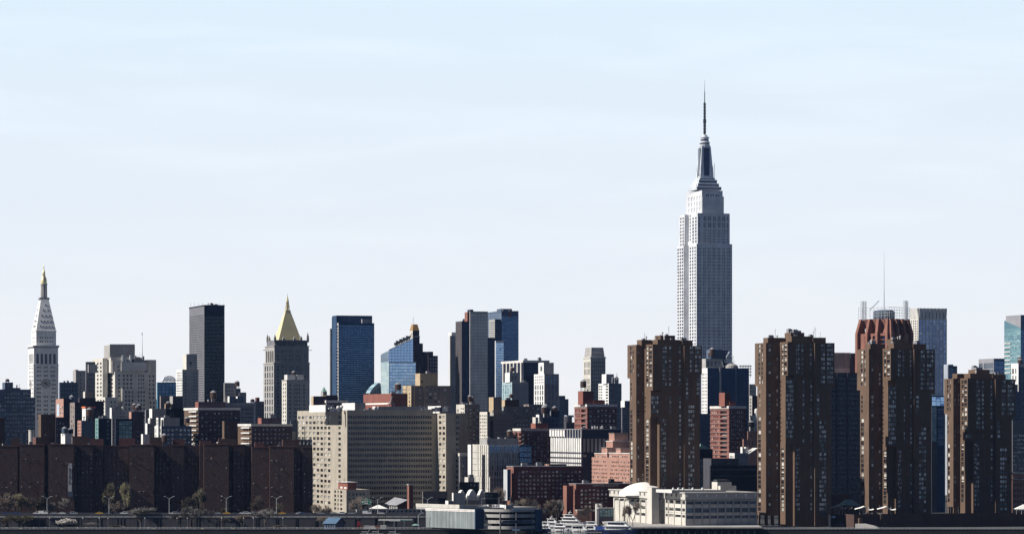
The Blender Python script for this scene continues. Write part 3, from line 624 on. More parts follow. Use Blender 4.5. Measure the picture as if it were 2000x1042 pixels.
b.box(1053, 1062, 1081.7, 707.5, 730, at=3, dep=16, wall='concrete', left_wall='white', name='penthouse', left=[W([(1055.5, 1059)], [(714, 724)], 'win_pale', .3)]); b.done()
b = Bld('small_blue_building', 'small bluish glass building with stepped top right of the white grid tower', 'building', 3200, 1091, 1092, 1110.4, 778.5, wall='slate_blue', par=.4, front=[G(1093, 1110, 6, .7, 782, 835, 12, .6, 'win_blue', .2, False)])
b.box(1090, 1091.5, 1104, 772, at=1, dep=14, wall='slate_blue', name='upper_block', front=[]); b.done()
def octagon():
    b = Bld('tapered_top_tower', 'beige tower with a tapering stone crown standing alone in the gap of sky', 'tower', 3250, 1139.4, 1153.6, 1182.6, 697, wall='tan_grey', left_wall='limestone', par=0,
            front=[W(iv(1155, 1182, 7, .45), iv(704, 800, 13, .62), 'win_blue', .5)], left=[G(1140.5, 1153, 5, .45, 705, 732, 2, .85, 'win_blue', .5), G(1140.5, 1153, 5, .45, 738, 800, 5, .88, 'win_pale', .5)])
    b.bands(b.main, [(696.5, 699)], .5, 'limestone'); r = b.main; k = .82
    x0, y0, x1, y1 = r; i = .6; r1 = b.pyramid((x0 + i, y0 + i, x1 - i, y1 - i), .86, 678.5, 697, 'concrete', 'crown'); b.done()
    b.bands((x0 + 1.2, y0 + 1.2, x1 - 1.2, y1 - 1.2), [(689, 690)], .3, 'limestone')
octagon()
b = Bld('balcony_tower', 'white and blue tower with corner balconies and two roof tanks', 'apartment tower', 2900, 1168.8, 1188.8, 1214, 748, wall='slate_blue', left_wall='white', par=.6,
        front=[G(1189.5, 1213.5, 6, .8, 751, 830, 18, .62, 'win_blue', .2)], left=[G(1169.5, 1177, 2, .7, 751, 800, 9, .55, 'win_blue', 1.0), G(1182.5, 1188, 1, .8, 751, 830, 14, .55, 'win_blue', 1.0)])
b.box(1176.8, 1184, 1199, 730, 749, at=3, dep=12, wall='grey', left_wall='white', name='penthouse'); b.tank(1193.5, 1201.5, 733.5, 748, 2, 'grey', leg=749); b.tank(1202, 1209.5, 734, 748, 2, 'grey', leg=749); b.mast(1205, 5, 728, 735, .2); b.done()
b = Bld('glass_side_building', 'grey glass block partly hidden by the leftmost brown tower', 'building', 2750, 1213.5, 1215, 1232, 794.5, wall='grey_mid', par=.4, clutter=4, front=[G(1216, 1231, 5, .8, 798, 880, 18, .7, 'win_blue', .15, False)])
b.box(1216, 1220, 1231, 782, 795, at=3, dep=10, wall='slate_blue', left_wall='white', name='penthouse', clutter=3); b.done()

# ---- right far group
def dark_red():
    b = Bld('terracotta_tower', 'red brick octagonal tower with sloping fins under steel scaffolding and a thin mast', 'tower', 2850, 1674.6, 1737, 1779, 650, wall='terracotta', rot=24, par=0,
            left=[G(1687, 1734, 3, .78, 654, 720, 8, .86, 'curtain_navy', 1.0, False), W([(1676.5, 1679)], iv(655, 700, 7, .6), 'win_dark', .4)], front=[G(1741, 1776, 4, .6, 655, 720, 8, .8, 'win_dark', .8, False)])
    x0, y0, x1, y1 = b.main; i = 2.2
    mb = MB(); z0, z1 = b.Z(650), b.Z(621.5)
    r1 = (x0 + i, y0 + i, x1 - i, y1 - i); j = 6.0; mb.frustum((x0 + j, y0 + j, x1 - j, y1 - j), z0, r1, z1, 'terracotta'); mb.build('sloped_crown', b.root)
    n = 3
    for k in range(n + 1):                                                            # projecting fins on the two seen slopes
        t = k / n; y = y0 + (y1 - y0) * (.03 + .94 * t); yy = r1[1] + (r1[3] - r1[1]) * (.03 + .94 * t); w = 1.25
        q = MB(); q.poly([(x0 - 2.6, y - w, z0), (x0 - 2.6, y + w, z0), (x0 + i - 2.2, yy + w, z1), (x0 + i - 2.2, yy - w, z1), (x0 + 7, y - w, z0), (x0 + 7, y + w, z0), (x0 + i + 2, yy + w, z1), (x0 + i + 2, yy - w, z1)],
                         [(0, 1, 2, 3), (0, 3, 7, 4), (1, 5, 6, 2), (3, 2, 6, 7)], 'terracotta'); q.build('fin', b.root)
        x = x0 + (x1 - x0) * (.03 + .94 * t); xx = r1[0] + (r1[2] - r1[0]) * (.03 + .94 * t)
        q = MB(); q.poly([(x - w, y0 - 2.6, z0), (x + w, y0 - 2.6, z0), (xx + w, y0 + i - 2.2, z1), (xx - w, y0 + i - 2.2, z1), (x - w, y0 + 7, z0), (x + w, y0 + 7, z0), (xx + w, y0 + i + 2, z1), (xx - w, y0 + i + 2, z1)],
                         [(0, 1, 2, 3), (0, 3, 7, 4), (1, 5, 6, 2), (3, 2, 6, 7)], 'terracotta'); q.build('fin', b.root)
        q = MB(); q.box(x0 - 2.6, y - w, 0, x0 - .003, y + w, z0, 'terracotta'); q.build('pier', b.root)
        q = MB(); q.box(x - w, y0 - 2.6, 0, x + w, y0 - .003, z0, 'terracotta'); q.build('pier', b.root)
    rb = MB(); rb.face([(r1[0], r1[1], z1 + .05), (r1[2], r1[1], z1 + .05), (r1[2], r1[3], z1 + .05), (r1[0], r1[3], z1 + .05)], 'gravel'); rb.build('roof', b.root)
    cx, cy = (r1[0] + r1[2]) / 2, (r1[1] + r1[3]) / 2; hz = lambda p: b.Z(p, cx, cy)
    mb = MB(); R = (r1[2] - r1[0]) * .40; mb.lathe(cx, cy, [(R, z1), (R, hz(609)), (R * .9, hz(606)), (R * .3, hz(604))], 24, 'slate_blue')
    for k in range(24): a = k * math.pi / 12; mb.bar((cx + R * 1.03 * math.cos(a), cy + R * 1.03 * math.sin(a), z1), (cx + R * 1.03 * math.cos(a), cy + R * 1.03 * math.sin(a), hz(608)), .25, 'steel_light')
    mb.build('drum', b.root)
    q = MB(); xa, xb = r1[0] - 1.5, r1[2] + 1.5; ya, yb = r1[1] - 1.5, r1[3] + 1.5            # scaffold poles and rails round the roof
    per = [(xa + (xb - xa) * t / 8, ya) for t in range(9)] + [(xa, ya + (yb - ya) * t / 8) for t in range(1, 9)]
    for x, y in per: q.bar((x, y, z1 - 1), (x, y, hz(599 + (x + y) % 3)), .2, 'steel_light')
    for p in (617, 612, 606.5, 601): q.bar((xa, ya, hz(p)), (xb, ya, hz(p)), .16, 'steel_light'); q.bar((xa, ya, hz(p)), (xa, yb, hz(p)), .16, 'steel_light')
    for bx, by in ((xa + 1, yb - 3), (xb - 3, ya + 1), (xb - 5, ya + 1), (xa + 1, yb - 6)):                              # taller scaffold towers at two corners
        for i_ in range(5):
            q.bar((bx + (i_ % 3) * 1.4 - 1.4, by - (i_ % 2) * 2, z1 - 1), (bx + (i_ % 3) * 1.4 - 1.4, by - (i_ % 2) * 2, hz(587 + 1.5 * (i_ % 2))), .22, 'steel_light')
        for p in range(589, 622, 4): q.bar((bx - 2, by - 2, hz(p)), (bx + 2, by + .5, hz(p)), .15, 'steel_light')
    q.build('scaffolding', b.root)
    q = MB(); q.bar((cx, cy, hz(607)), (cx, cy, hz(566)), .45, 'steel', 5, .3); q.bar((cx, cy, hz(566)), (cx, cy, hz(490)), .26, 'steel', 5, .06); q.build('mast', b.root)
    q = MB(); xa_ = b.X(1699, cy - 4); xb_ = b.X(1717, cy - 4); q.bar((xa_, cy - 4, b.Z(605, xa_, cy - 4)), (xb_, cy - 4, b.Z(587, xb_, cy - 4)), .35, 'steel'); q.build('crane_arm', b.root); b.done()
dark_red()
b = Bld('violet_glass_tower', 'tall blue violet grid tower with flaring fluted crown', 'office tower', 3300, 1777.6, 1793.8, 1849.4, 621.4, wall='offwhite', par=.5, left_wall='limestone',
        front=[W(iv(1795, 1849, 8, .76), iv(624, 800, 36, .66), 'curtain_violet', .35, False)], left=[G(1778.5, 1793.3, 4, .5, 624, 800, 36, .6, 'win_blue', .4, False)])
x0, y0, x1, y1 = b.main; z0, z1 = b.Z(621.6), b.Z(601.5); o = 1.3
mb = MB(); mb.frustum((x0 + .8, y0 + .8, x1 - .8, y1 - .8), z0, (x0 + .2, y0 + .2, x1 - .2, y1 - .2), z1, 'grey_mid'); mb.build('crown_core', b.root)
for k in range(8):
    for ax in (0, 1):
        t0, t1 = (k + .1) / 8, (k + .9) / 8; q = MB()
        if ax == 0: A = [(x0 + (x1 - x0) * t0, y0 - .1, z0), (x0 + (x1 - x0) * t1, y0 - .1, z0), (x0 + (x1 - x0) * t1, y0 - o, z1), (x0 + (x1 - x0) * t0, y0 - o, z1)]; D = (0, .7, 0)
        else: A = [(x0 - .1, y0 + (y1 - y0) * t0, z0), (x0 - .1, y0 + (y1 - y0) * t1, z0), (x0 - o, y0 + (y1 - y0) * t1, z1), (x0 - o, y0 + (y1 - y0) * t0, z1)]; D = (.7, 0, 0)
        B_ = [tuple(p[i] + D[i] for i in range(3)) for p in A]
        q.poly(A + B_, [(0, 1, 2, 3), (4, 5, 6, 7), (0, 3, 7, 4), (1, 2, 6, 5), (3, 2, 6, 7)], 'offwhite'); q.build('crown_blade', b.root)
b.done()
b = Bld('blue_low_building', 'small dark blue glass building tucked right of the violet grid tower', 'building', 3100, 1851, 1853, 1869.5, 714, wall='curtain_navy', par=.4, front=[G(1854, 1869, 4, .9, 718, 775, 10, .8, 'curtain_blue', .1, False)]); b.box(1850, 1852, 1862, 711, at=3, dep=10, wall='steel', name='penthouse'); b.done()
b = Bld('wedge_building', 'low dark glass building with wedge shaped top left of the teal tower', 'office building', 3050, 1911.5, 1941, 1962, 699.5, wall='curtain_navy', left_wall='grey', par=.2,
        front=[G(1942, 1961.5, 4, .95, 704, 790, 10, .85, 'curtain_blue', .1, False)], left=[W([(1912, 1919.5), (1921.5, 1940)], [(708, 719), (721, 727), (730, 745)], 'win_pale', .3, False)]); b.done()
b = Bld('teal_glass_tower', 'teal glass tower at the right edge of the skyline with slanting grey top', 'glass tower', 3200, 1961.4, 1993.5, 2012, 640, wall='curtain_navy', left_wall='curtain_teal', par=0, front=[G(1994, 2011.5, 4, .95, 644, 790, 30, .7, 'curtain_blue', .1, False)],
        left=[G(1962, 1993, 9, .92, 644, 790, 34, .72, 'curtain_teal', .1, False)])
x0, y0, x1, y1 = b.main
mb = MB(); mb.poly([(x0, y0, b.Z(640.2)), (x0, y1, b.Z(640.2)), (x0, y1, b.Z(626, x0, y1)), (x0 + 4, y1, b.Z(626, x0, y1)), (x0 + 4, y0, b.Z(639.4))], [(0, 1, 2), (0, 2, 3, 4), (1, 3, 2)], 'curtain_teal'); mb.build('slanted_parapet', b.root)
b.box(1964.5, 1993.5, 2012, 614.5, 641, at=.6, wall='curtain_navy', left_wall='grey', name='upper_block', par=.4)
for k in range(8): y_ = 668 + k * 8.2; q = MB(); ya, yb = b.Y(1974, x0), b.Y(1961.5, x0); q.box(x0 - .5, ya, b.Z(y_ + 2), x0 - .01, yb, b.Z(y_), 'offwhite'); q.build('white_band', b.root)
b.done()
b = Bld('white_stepped_building', 'bright white stepped building below the teal tower', 'building', 2750, 1975, 1989, 2010, 716, wall='slate_blue', left_wall='white', par=.5, left=[W([(1977, 1980), (1983, 1985)], [(719, 729), (733, 745)], 'win_dark', .3)], front=[G(1990, 2009, 4, .5, 729, 820, 9, .5, 'win_pale', .3)], clutter=3)
b.box(1979.5, 1989, 2010, 709, 718, at=2, dep=14, wall='grey', left_wall='white', name='penthouse', clutter=2); b.done()
b = Bld('blue_shadow_building', 'dark blue block behind the rightmost brown tower', 'building', 2600, 1972, 1976, 1996, 764, wall='slate_blue', par=.4, front=[G(1978, 1995, 4, .4, 770, 830, 8, .5, 'win_blue', .3)]); b.box(1970, 1973, 1988, 750, at=6, dep=12, wall='grey_mid', name='wing'); b.done()
# ---------------------------------------------------------------- middle distance, left
b = Bld('slab_apartment_block', 'dark blue grey slab block with roof turret at the far left edge', 'apartment block', 2650, -30, -28, 60.5, 759.5, wall='slate_blue', par=.6, front=[G(8, 60, 10, .5, 764, 868, 13, .42, 'win_blind', .5)], clutter=3)
b.box(58, 60.4, 68.6, 775.7, at=1, dep=18, wall='slate_blue', name='wing', front=[G(61, 68, 2, .5, 780, 868, 11, .45, 'win_blind', .3)])
b.box(-30, -28, 9, 776, at=-2, dep=14, wall='slate_blue', name='wing', front=[G(-27, 8, 7, .5, 780, 868, 11, .45, 'win_blind', .3)])
r = b.box(6, 9.5, 25.5, 746, 760, at=4, dep=14, wall='slate_blue', name='penthouse', front=[W([(13, 15), (16, 18)], [(749, 754)], 'win_pale', .3)])
b.tank(11, 19, 738.5, 745, 6, 'grey_dark'); b.box(21, 22, 40, 756.6, 760, at=6, dep=10, wall='slate_blue', name='penthouse'); b.mast(33, 6, 751, 757, .5)
b.slabs(b.main, iv(764, 868, 13, .22), 1.2, 'grey', fa=22, fb=33); b.slabs(b.main, iv(764, 868, 13, .22), 1.2, 'grey', fa=50, fb=59); b.done()

b = Bld('glass_midrise', 'blue grey midrise right of the clock tower with a taller blank slab', 'building', 3050, 115, 117, 152, 746, wall='slate_blue', par=.4, clutter=4, front=[G(118, 150, 6, .6, 750, 830, 10, .55, 'win_blue', .3)])
b.box(143, 148, 170, 723, at=4, dep=16, wall='concrete', name='wing', front=[G(155, 160, 1, .3, 728, 800, 9, .5, 'win_blue', .3)])
b.box(144, 147, 153, 721.5, at=8, dep=9, wall='brown', left_wall='tan', name='chimney_stack'); b.done()
b = Bld('grey_tower', 'grey tower with blank white top behind the cream stepped block', 'building', 3000, 167, 168, 186, 706, wall='grey_mid', par=.5, front=[G(173, 185, 3, .5, 728, 775, 6, .55, 'win_dark', .4)])
b.box(169, 172.5, 190, 711, 727, at=-2, dep=12, wall='concrete', left_wall='white', name='screen_box'); b.box(158, 166, 182, 764, at=-4, dep=10, wall='brick_grey', left_wall='limestone', name='wing'); b.done()
b = Bld('teal_wrapped_building', 'building under construction wrapped in teal netting with a domed roof truss', 'building', 3150, 306, 308, 345, 746, wall='teal_net', par=.2, front=[G(309, 344, 5, .9, 748, 800, 8, .85, 'curtain_blue', .15, False)])
x0, y0, x1, y1 = b.main; q = MB(); xa, xb = b.X(317, 3), b.X(343, 3); n = 10
pt = [(xa + (xb - xa) * k / n, 3, b.Z(743 - 9 * math.sin(math.pi * k / n) ** .5, 0, 3)) for k in range(n + 1)]
for k in range(n): q.bar(pt[k], pt[k + 1], .4, 'steel'); q.bar((pt[k][0], 3, b.Z(746)), pt[k + 1], .25, 'steel'); q.bar((pt[k][0], 3, b.Z(746)), pt[k], .25, 'steel')
q.build('roof_truss', b.root); b.done()
b = Bld('white_tower', 'grey tower with bright white balcony side left of the black slab', 'apartment tower', 2950, 344, 356, 387.5, 721, wall='tan_grey', left_wall='white', par=.6, clutter=3, front=[G(358, 366, 1, .3, 726, 800, 12, .4, 'win_blue', .3), G(376, 386, 2, .35, 726, 800, 12, .4, 'win_blue', .3)], left=[G(345, 355.5, 4, .6, 725, 790, 13, .55, 'win_dark', 1.2)])
b.box(361, 364, 385, 691, 722, at=3, dep=16, wall='concrete', left_wall='limestone', name='upper_block', front=[W([(370, 375)], [(706, 711), (713, 716)], 'win_dark', .3)]); b.bands(b.main, iv(735, 800, 6, .06), .2, 'grey', 'floor_band'); b.done()
b = Bld('stepped_grey_building', 'low grey stepped building to the right of the black slab', 'building', 3100, 437, 438.2, 462, 747, wall='tan_grey', par=.4, front=[G(440, 461, 4, .4, 752, 780, 4, .4, 'win_blue', .3)])
b.box(458, 459, 470, 758, at=-2, dep=14, wall='grey_mid', name='wing', clutter=3, front=[G(460, 469, 3, .5, 762, 780, 3, .5, 'win_pale', .3)]); b.box(466, 467, 481, 765.5, at=-3, dep=14, wall='grey', name='wing', front=[G(468, 480, 4, .5, 767, 772, 1, .8, 'win_pale', .3)])
for px in (443.5, 459.5): b.box(px, px + 4.5, px + 16, 773.5, at=-9, dep=8, wall='slate_blue', left_wall='white', name='skylight'); 
b.done()
b = Bld('pale_loft_building', 'pale grey loft building with heavy cornice behind the white roofed dark slab', 'loft building', 2700, 436, 440, 497.6, 785.5, wall='grey', par=.5, front=[G(471, 494, 7, .6, 795, 826, 4, .5, 'win_pale', .3)]); b.bands(b.main, [(785.5, 791.5)], .8, 'concrete'); b.done()
b = Bld('chimney_building', 'dark little building with a brick chimney stack left of the gold roof tower', 'building', 2760, 496, 498, 516, 783, wall='grey_mid', left_wall='slate_blue', par=.4, front=[G(500, 514, 4, .4, 788, 820, 4, .4, 'win_blue', .3)])
b.box(500, 501.5, 507, 775.5, 784, at=2, dep=6, wall='red_dark', name='chimney_stack', par=0); b.tank(489.8, 498.2, 777.5, 785, 3, 'plum', leg=790); b.done()

# twin dark slabs with white roof edges
def twin(lab, D, xl, xm, xc, xr, yt, yb, ph, phy, wl):
    n = int((yb - yt) / 8.6)
    b = Bld('balcony_slab_block', lab, 'apartment block', D, xl, xc, xr, yt, wall='plum', left_wall=wl, par=.5, front=[G(xc + 4, xr - 4, 9, .4, yt + 7, yb, n, .42, 'win_blind', .4, skip=.25)],
            left=[G(xm + 2, xc - 1, 3, .7, yt + 7, yb, n, .6, 'win_lit_face', .8)])
    b.bands(b.main, [(yt, yt + 4.6)], .4, 'offwhite', 'roof_band')
    b.slabs(b.main, [(y + 3.3, y + 6) for y in [yt + 3 + (yb - yt) * k / n for k in range(n)]], 1.4, 'offwhite', la=xm, lb=xc - .5); b.slabs(b.main, [(y + 5, y + 6) for y in [yt + 3 + (yb - yt) * k / n for k in range(n)]], .25, 'brown', fa=xc + 1, fb=xr - 1, name='floor_band')
    b.box(*ph, phy, yt + 1, at=4, dep=12, wall='plum', left_wall='red', name='penthouse', clutter=3); b.done()
twin('dark slab block with white roof edge under the black tower', 2500, 359.7, 372, 387.3, 468.5, 795.5, 868, (384, 387.5, 440), 784, 'brown')
twin('lower dark slab block with white roof edge and balconies left of the beige hospital', 2440, 464.5, 474, 491, 569.8, 827, 868, (496.5, 510.6, 548), 815.5, 'brown')
b = Bld('dark_infill_building', 'narrow dark building squeezed beside the beige hospital slab', 'building', 2470, 567, 568, 582, 820.5, wall='slate_blue', par=.4, front=[G(569, 581, 3, .4, 826, 868, 5, .5, 'win_blue', .3)])
b.box(567, 570.5, 577, 842, at=-3, dep=8, wall='grey', left_wall='white', name='annex'); b.done()

# cluster right of the clock tower, seen over the dark brick blocks
b = Bld('mural_building', 'small building with blue and white mural on its lit side wall', 'building', 2780, 109, 124, 137, 778, wall='plum', left_wall='pink', par=.4, left=[W([(110.5, 115.5)], [(788, 812)], 'curtain_sky', .05, False, 'mural'), W([(117, 119.5), (121, 123)], [(793, 798), (802, 807)], 'win_lit_face', .2), ], front=[])
b.tank(136, 146, 770, 786, 2, 'slate_blue', leg=810); b.done()
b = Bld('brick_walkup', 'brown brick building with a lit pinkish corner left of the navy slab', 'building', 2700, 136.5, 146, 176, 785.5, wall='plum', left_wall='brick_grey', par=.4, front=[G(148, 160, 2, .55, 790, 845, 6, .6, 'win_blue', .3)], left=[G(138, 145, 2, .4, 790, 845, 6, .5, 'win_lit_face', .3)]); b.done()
b = Bld('navy_slab', 'blank navy block with cornice in front of the cream stepped block', 'building', 2720, 153, 155, 187, 776.5, wall='plum', par=.4); b.box(180, 186, 202.6, 782.5, at=2, dep=14, wall='plum', name='wing', front=[W([(189, 195)], [(803, 817)], 'win_pale', .1)]); b.bands(b.boxes[-1][0], [(782.5, 785)], .9, 'plum'); b.done()
b = Bld('orange_netted_building', 'white cornered building with orange netting round its top floor', 'building', 2640, 160.5, 167.5, 185.5, 796, wall='grey_dark', left_wall='white', par=.4, front=[G(168.5, 184, 2, .75, 803, 820, 2, .75, 'win_dark', .8)])
b.bands(b.main, [(793, 796.5)], .4, 'orange', 'safety_netting'); b.done()
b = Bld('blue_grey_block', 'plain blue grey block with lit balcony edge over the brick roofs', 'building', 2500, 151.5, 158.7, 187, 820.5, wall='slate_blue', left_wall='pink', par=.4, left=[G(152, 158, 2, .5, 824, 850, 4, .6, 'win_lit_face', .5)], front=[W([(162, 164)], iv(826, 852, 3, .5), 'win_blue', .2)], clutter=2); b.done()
b = Bld('green_glazed_block', 'navy block with a strip of green glazing along its lit edge', 'building', 2480, 186, 192, 217.8, 816.5, wall='navy', left_wall='green_copper', par=.4, left=[G(186.8, 191.5, 1, .75, 819, 856, 5, .75, 'curtain_teal', .2)], front=[G(208, 214, 1, .8, 818, 860, 5, .5, 'win_pale', .2)], clutter=4); b.done()
b = Bld('white_rooftop_building', 'grey white building with a satellite dish on top, left of the dark purple block', 'building', 2540, 216.5, 219, 252, 799.5, wall='grey', left_wall='white', par=.4, front=[G(221, 250, 5, .6, 803, 816, 2, .5, 'win_pale', .2)], clutter=5)
b.box(216.5, 218, 226, 795.5, at=-1, dep=8, wall='grey', left_wall='white', name='stair_tower'); b.done()
b = Bld('stair_slab', 'narrow grey wall with stacked landing windows beside the green glass box', 'building', 2500, 217.5, 219, 224.8, 812, wall='grey', par=.3, front=[G(220, 224, 1, .5, 816, 866, 7, .6, 'win_dark', .4)]); b.done()
b = Bld('green_glass_box', 'dark building with a greenish glass box front between grey and purple blocks', 'building', 2470, 224.5, 226, 259.5, 817, wall='navy', par=.4, front=[G(232.5, 258, 4, .93, 821, 856, 4, .88, 'curtain_teal', .15), G(226.5, 231.5, 1, .7, 820, 862, 5, .2, 'win_pale', .1)]); b.done()
b = Bld('purple_block', 'blank dark purple block with a thin lit brick edge', 'building', 2560, 252, 256.5, 281, 803.5, wall='plum', left_wall='pink', par=.4, front=[G(266, 280, 2, .25, 827, 866, 4, .3, 'win_blind', .2)], clutter=5); b.done()
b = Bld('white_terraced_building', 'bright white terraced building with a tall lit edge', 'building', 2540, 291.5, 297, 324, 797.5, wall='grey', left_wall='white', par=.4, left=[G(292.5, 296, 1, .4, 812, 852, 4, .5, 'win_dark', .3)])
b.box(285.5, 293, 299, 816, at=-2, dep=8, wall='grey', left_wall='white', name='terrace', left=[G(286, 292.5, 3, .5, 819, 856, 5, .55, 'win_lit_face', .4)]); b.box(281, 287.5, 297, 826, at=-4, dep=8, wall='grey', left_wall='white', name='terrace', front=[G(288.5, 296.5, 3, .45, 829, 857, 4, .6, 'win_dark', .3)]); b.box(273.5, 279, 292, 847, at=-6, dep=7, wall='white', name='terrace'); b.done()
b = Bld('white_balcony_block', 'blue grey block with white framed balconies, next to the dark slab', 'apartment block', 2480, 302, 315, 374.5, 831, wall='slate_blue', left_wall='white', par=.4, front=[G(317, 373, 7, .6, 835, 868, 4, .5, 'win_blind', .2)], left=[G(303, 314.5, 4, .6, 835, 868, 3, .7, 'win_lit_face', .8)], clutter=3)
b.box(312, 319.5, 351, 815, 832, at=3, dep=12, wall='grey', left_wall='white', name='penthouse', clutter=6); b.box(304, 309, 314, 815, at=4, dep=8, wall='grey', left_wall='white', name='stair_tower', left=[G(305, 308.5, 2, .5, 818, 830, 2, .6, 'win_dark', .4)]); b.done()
b = Bld('dark_tank_building', 'nearly black building carrying a wooden water tank and tan stair blocks', 'building', 2600, 319, 321, 359, 798, wall='black', left_wall='plum', par=.4, front=[G(345, 357, 2, .4, 804, 830, 3, .4, 'win_blue', .2)])
b.box(331.6, 337.4, 357, 773, 799, at=5, dep=12, wall='grey_dark', left_wall='tan_grey', name='penthouse'); b.tank(324.5, 334, 782.5, 795, 1, 'brown', leg=798)
for px in (320.8, 332): b.box(px, px + 2.2, px + 5.6, 788, 799, at=.6, dep=3, wall='brown', left_wall='tan', name='stair_tower')
b.done()
b = Bld('plum_midrise', 'dim purple brown midrise behind the tank building', 'building', 2760, 312, 314, 333, 773, wall='brick_grey', par=.4, front=[G(315, 332, 4, .4, 778, 800, 4, .4, 'win_blue', .3)]); b.done()
b = Bld('grey_walkups', 'plain grey block below the cream stepped block', 'building', 2640, 283, 285, 322, 800, wall='grey_mid', par=.4, front=[G(287, 321, 6, .4, 806, 850, 5, .4, 'win_blue', .3)]); b.done()
b = Bld('white_cube_building', 'white walled building carrying two dark water tanks, right of the brick stair tower', 'building', 2420, 119, 127, 140, 846, wall='offwhite', left_wall='white', par=.3); b.tank(121.5, 132.5, 832, 845, .5, 'slate_blue', leg=848); b.tank(133.5, 144, 834, 846, 3, 'navy', leg=850); b.done()
b = Bld('low_brown_building', 'low brown building with roof railings behind the brick stair tower', 'building', 2480, 107, 109, 128, 814, wall='plum', par=.4, front=[G(110, 126, 3, .4, 820, 866, 4, .4, 'win_blind', .3)], clutter=4); b.done()
b = Bld('silo_building', 'pale cylindrical vent stack with pipes beside the brick stair tower', 'vent stack', 2400, 56.5, 57, 76, 862, wall='tan_grey', par=.2, clutter=3)
q = MB(); a, c = b.X(57, 1), b.X(68, 1); q.lathe((a + c) / 2, 4, [((c - a) / 2, 0), ((c - a) / 2, b.Z(841)), ((c - a) * .55, b.Z(840.5)), ((c - a) * .55, b.Z(839))], 16, 'limestone'); q.build('vent_stack', b.root); b.done()
# brick stair towers rising behind the brick blocks
def stair(lab, xl, xc, xr, yt, bxl, bxc, bxr, byt, D=2330):
    b = Bld('brick_stair_tower', lab, 'tower', D, xl, xc, xr, yt, wall='brown_dark', left_wall='brown', par=.4, front=[W([((xc + xr) / 2 - 7, (xc + xr) / 2 - 4)], iv(yt + 6, 868, 4, .35), 'win_dark', .4)])  # left side in a lighter brown: sunlight put into the brick colour
    b.box(bxl, bxc, bxr, byt, at=-3, dep=14, wall='brown_dark', left_wall='stuy_red', name='base', front=[G(bxc + 1, bxr - 1, 3, .2, byt + 3, byt + 8, 1, .6, 'win_dark', .3)]); b.done()
stair('tall dark brick stair tower in front of the clock tower', 75, 80, 108.5, 808.5, 66, 70, 101, 853)
stair('brown brick stair tower with a lit left edge in front of the dark slab', 434, 438, 464, 821.5, 426, 440, 464, 855)
b = Bld('dark_edge_building', 'dark narrow block cut by the left edge of the view', 'building', 2380, -12, -10, 9.5, 815, wall='brown_dark', par=.4, front=[G(-8, 8, 3, .3, 822, 866, 4, .3, 'win_dark', .3)]); b.done()

# ---------------------------------------------------------------- beige hospital and its neighbours
RY = [(811 + 10.63 * k, 816.6 + 10.63 * k) for k in range(17)]
def hospital():
    b = Bld('beige_hospital_slab', 'broad beige hospital slab with rows of square windows, lit left wing, shaded front', 'hospital', 2350, 580.5, 678, 845, 800, wall='beige', par=1.0,
            front=[W([(680.4 + 4.55 * k, 683.8 + 4.55 * k) for k in range(36)], RY, 'glass_black', .45)],
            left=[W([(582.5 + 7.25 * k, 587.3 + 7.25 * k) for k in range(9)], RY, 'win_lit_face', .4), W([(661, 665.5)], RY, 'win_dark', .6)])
    SIDE = b.main
    L2 = b.Y(838.5, b.X(871.3, -24)) if False else None
    x0 = b.X(845, 0); at = -23.0
    b.box(838, 871, 897, 807, at=at, dep=-at + 1, wall='beige', name='wing', par=.8, front=[W([(890.5, 893.2), (894.2, 896.4)], RY, 'glass_black', .4)], left=[W([(843 + 7.2 * k, 847.6 + 7.2 * k) for k in range(4)], RY, 'win_lit_face', .4)])
    b.box(832, 838, 912, 806.2, at=0.5, dep=17, x0=x0 - 2, wall='beige', name='link', par=.6)
    # roof plant; the white boxes get grey fronts for their shaded side
    for xl, xc, xr, yt, yb, at_, w, lw, nm in ((604, 635.6, 652, 790, 804, 16, 'grey', 'white', 'penthouse'), (668, 693, 714, 786, 801, 6, 'grey', 'white', 'penthouse'), (736, 739, 836, 793, 802, 5, 'grey', 'grey', 'plant_screen'),
                                       (835, 861, 882, 792, 807, 6, 'grey', 'white', 'penthouse'), (729, 733, 741, 793, 801, 9, 'grey', 'white', 'stair_tower')):
        b.box(xl, xc, xr, yt, yb, at=at_, dep=None if xc - xl > 10 else 8, wall=w, left_wall=lw, name=nm, par=.3)
    for px, py, r_ in ((660.5, 795, 1.3), (667, 794, 1.3), (721, 797, .9), (845, 800, 1.2), (851, 797, 1.5)):
        x = b.X(px, 8); q = MB(); z = b.Z(py, x, 8); q.lathe(x, 8, [(r_ * .1, z - r_), (r_ * .8, z - r_ * .6), (r_, z), (r_ * .8, z + r_ * .6), (.05, z + r_)], 12, 'white'); q.bar((x, 8, z - 4), (x, 8, z), .2, 'steel_dark'); q.build('antenna_dome', b.root)
    q = MB()
    for px in list(range(640, 666, 5)) + list(range(714, 735, 4)) + list(range(826, 872, 5)): x = b.X(px, 5); h = b.rnd.uniform(1.2, 3.4); q.box(x - 1.1, 4, b.Z(803, x, 5), x + 1.1, 6.5, b.Z(803, x, 5) + h, b.rnd.choice(('steel', 'grey', 'offwhite', 'steel_dark')))
    q.build('rooftop_plant', b.root)
    for px in (700, 752, 790): b.mast(px, 3, 790, 801, .12)
    b.done()
hospital()
b = Bld('corner_lodge', 'small beige and brick building with red penthouse standing before the beige hospital', 'building', 2250, 650.8, 676.6, 722.5, 955.3, wall='beige', par=.5,
        front=[G(679, 721, 6, .5, 960, 996, 4, .5, 'win_dark', .4)], left=[W([(653, 656.3), (659.4, 661.4), (664.5, 668.5)], iv(956.5, 998, 5, .6), 'win_dark', .6)])
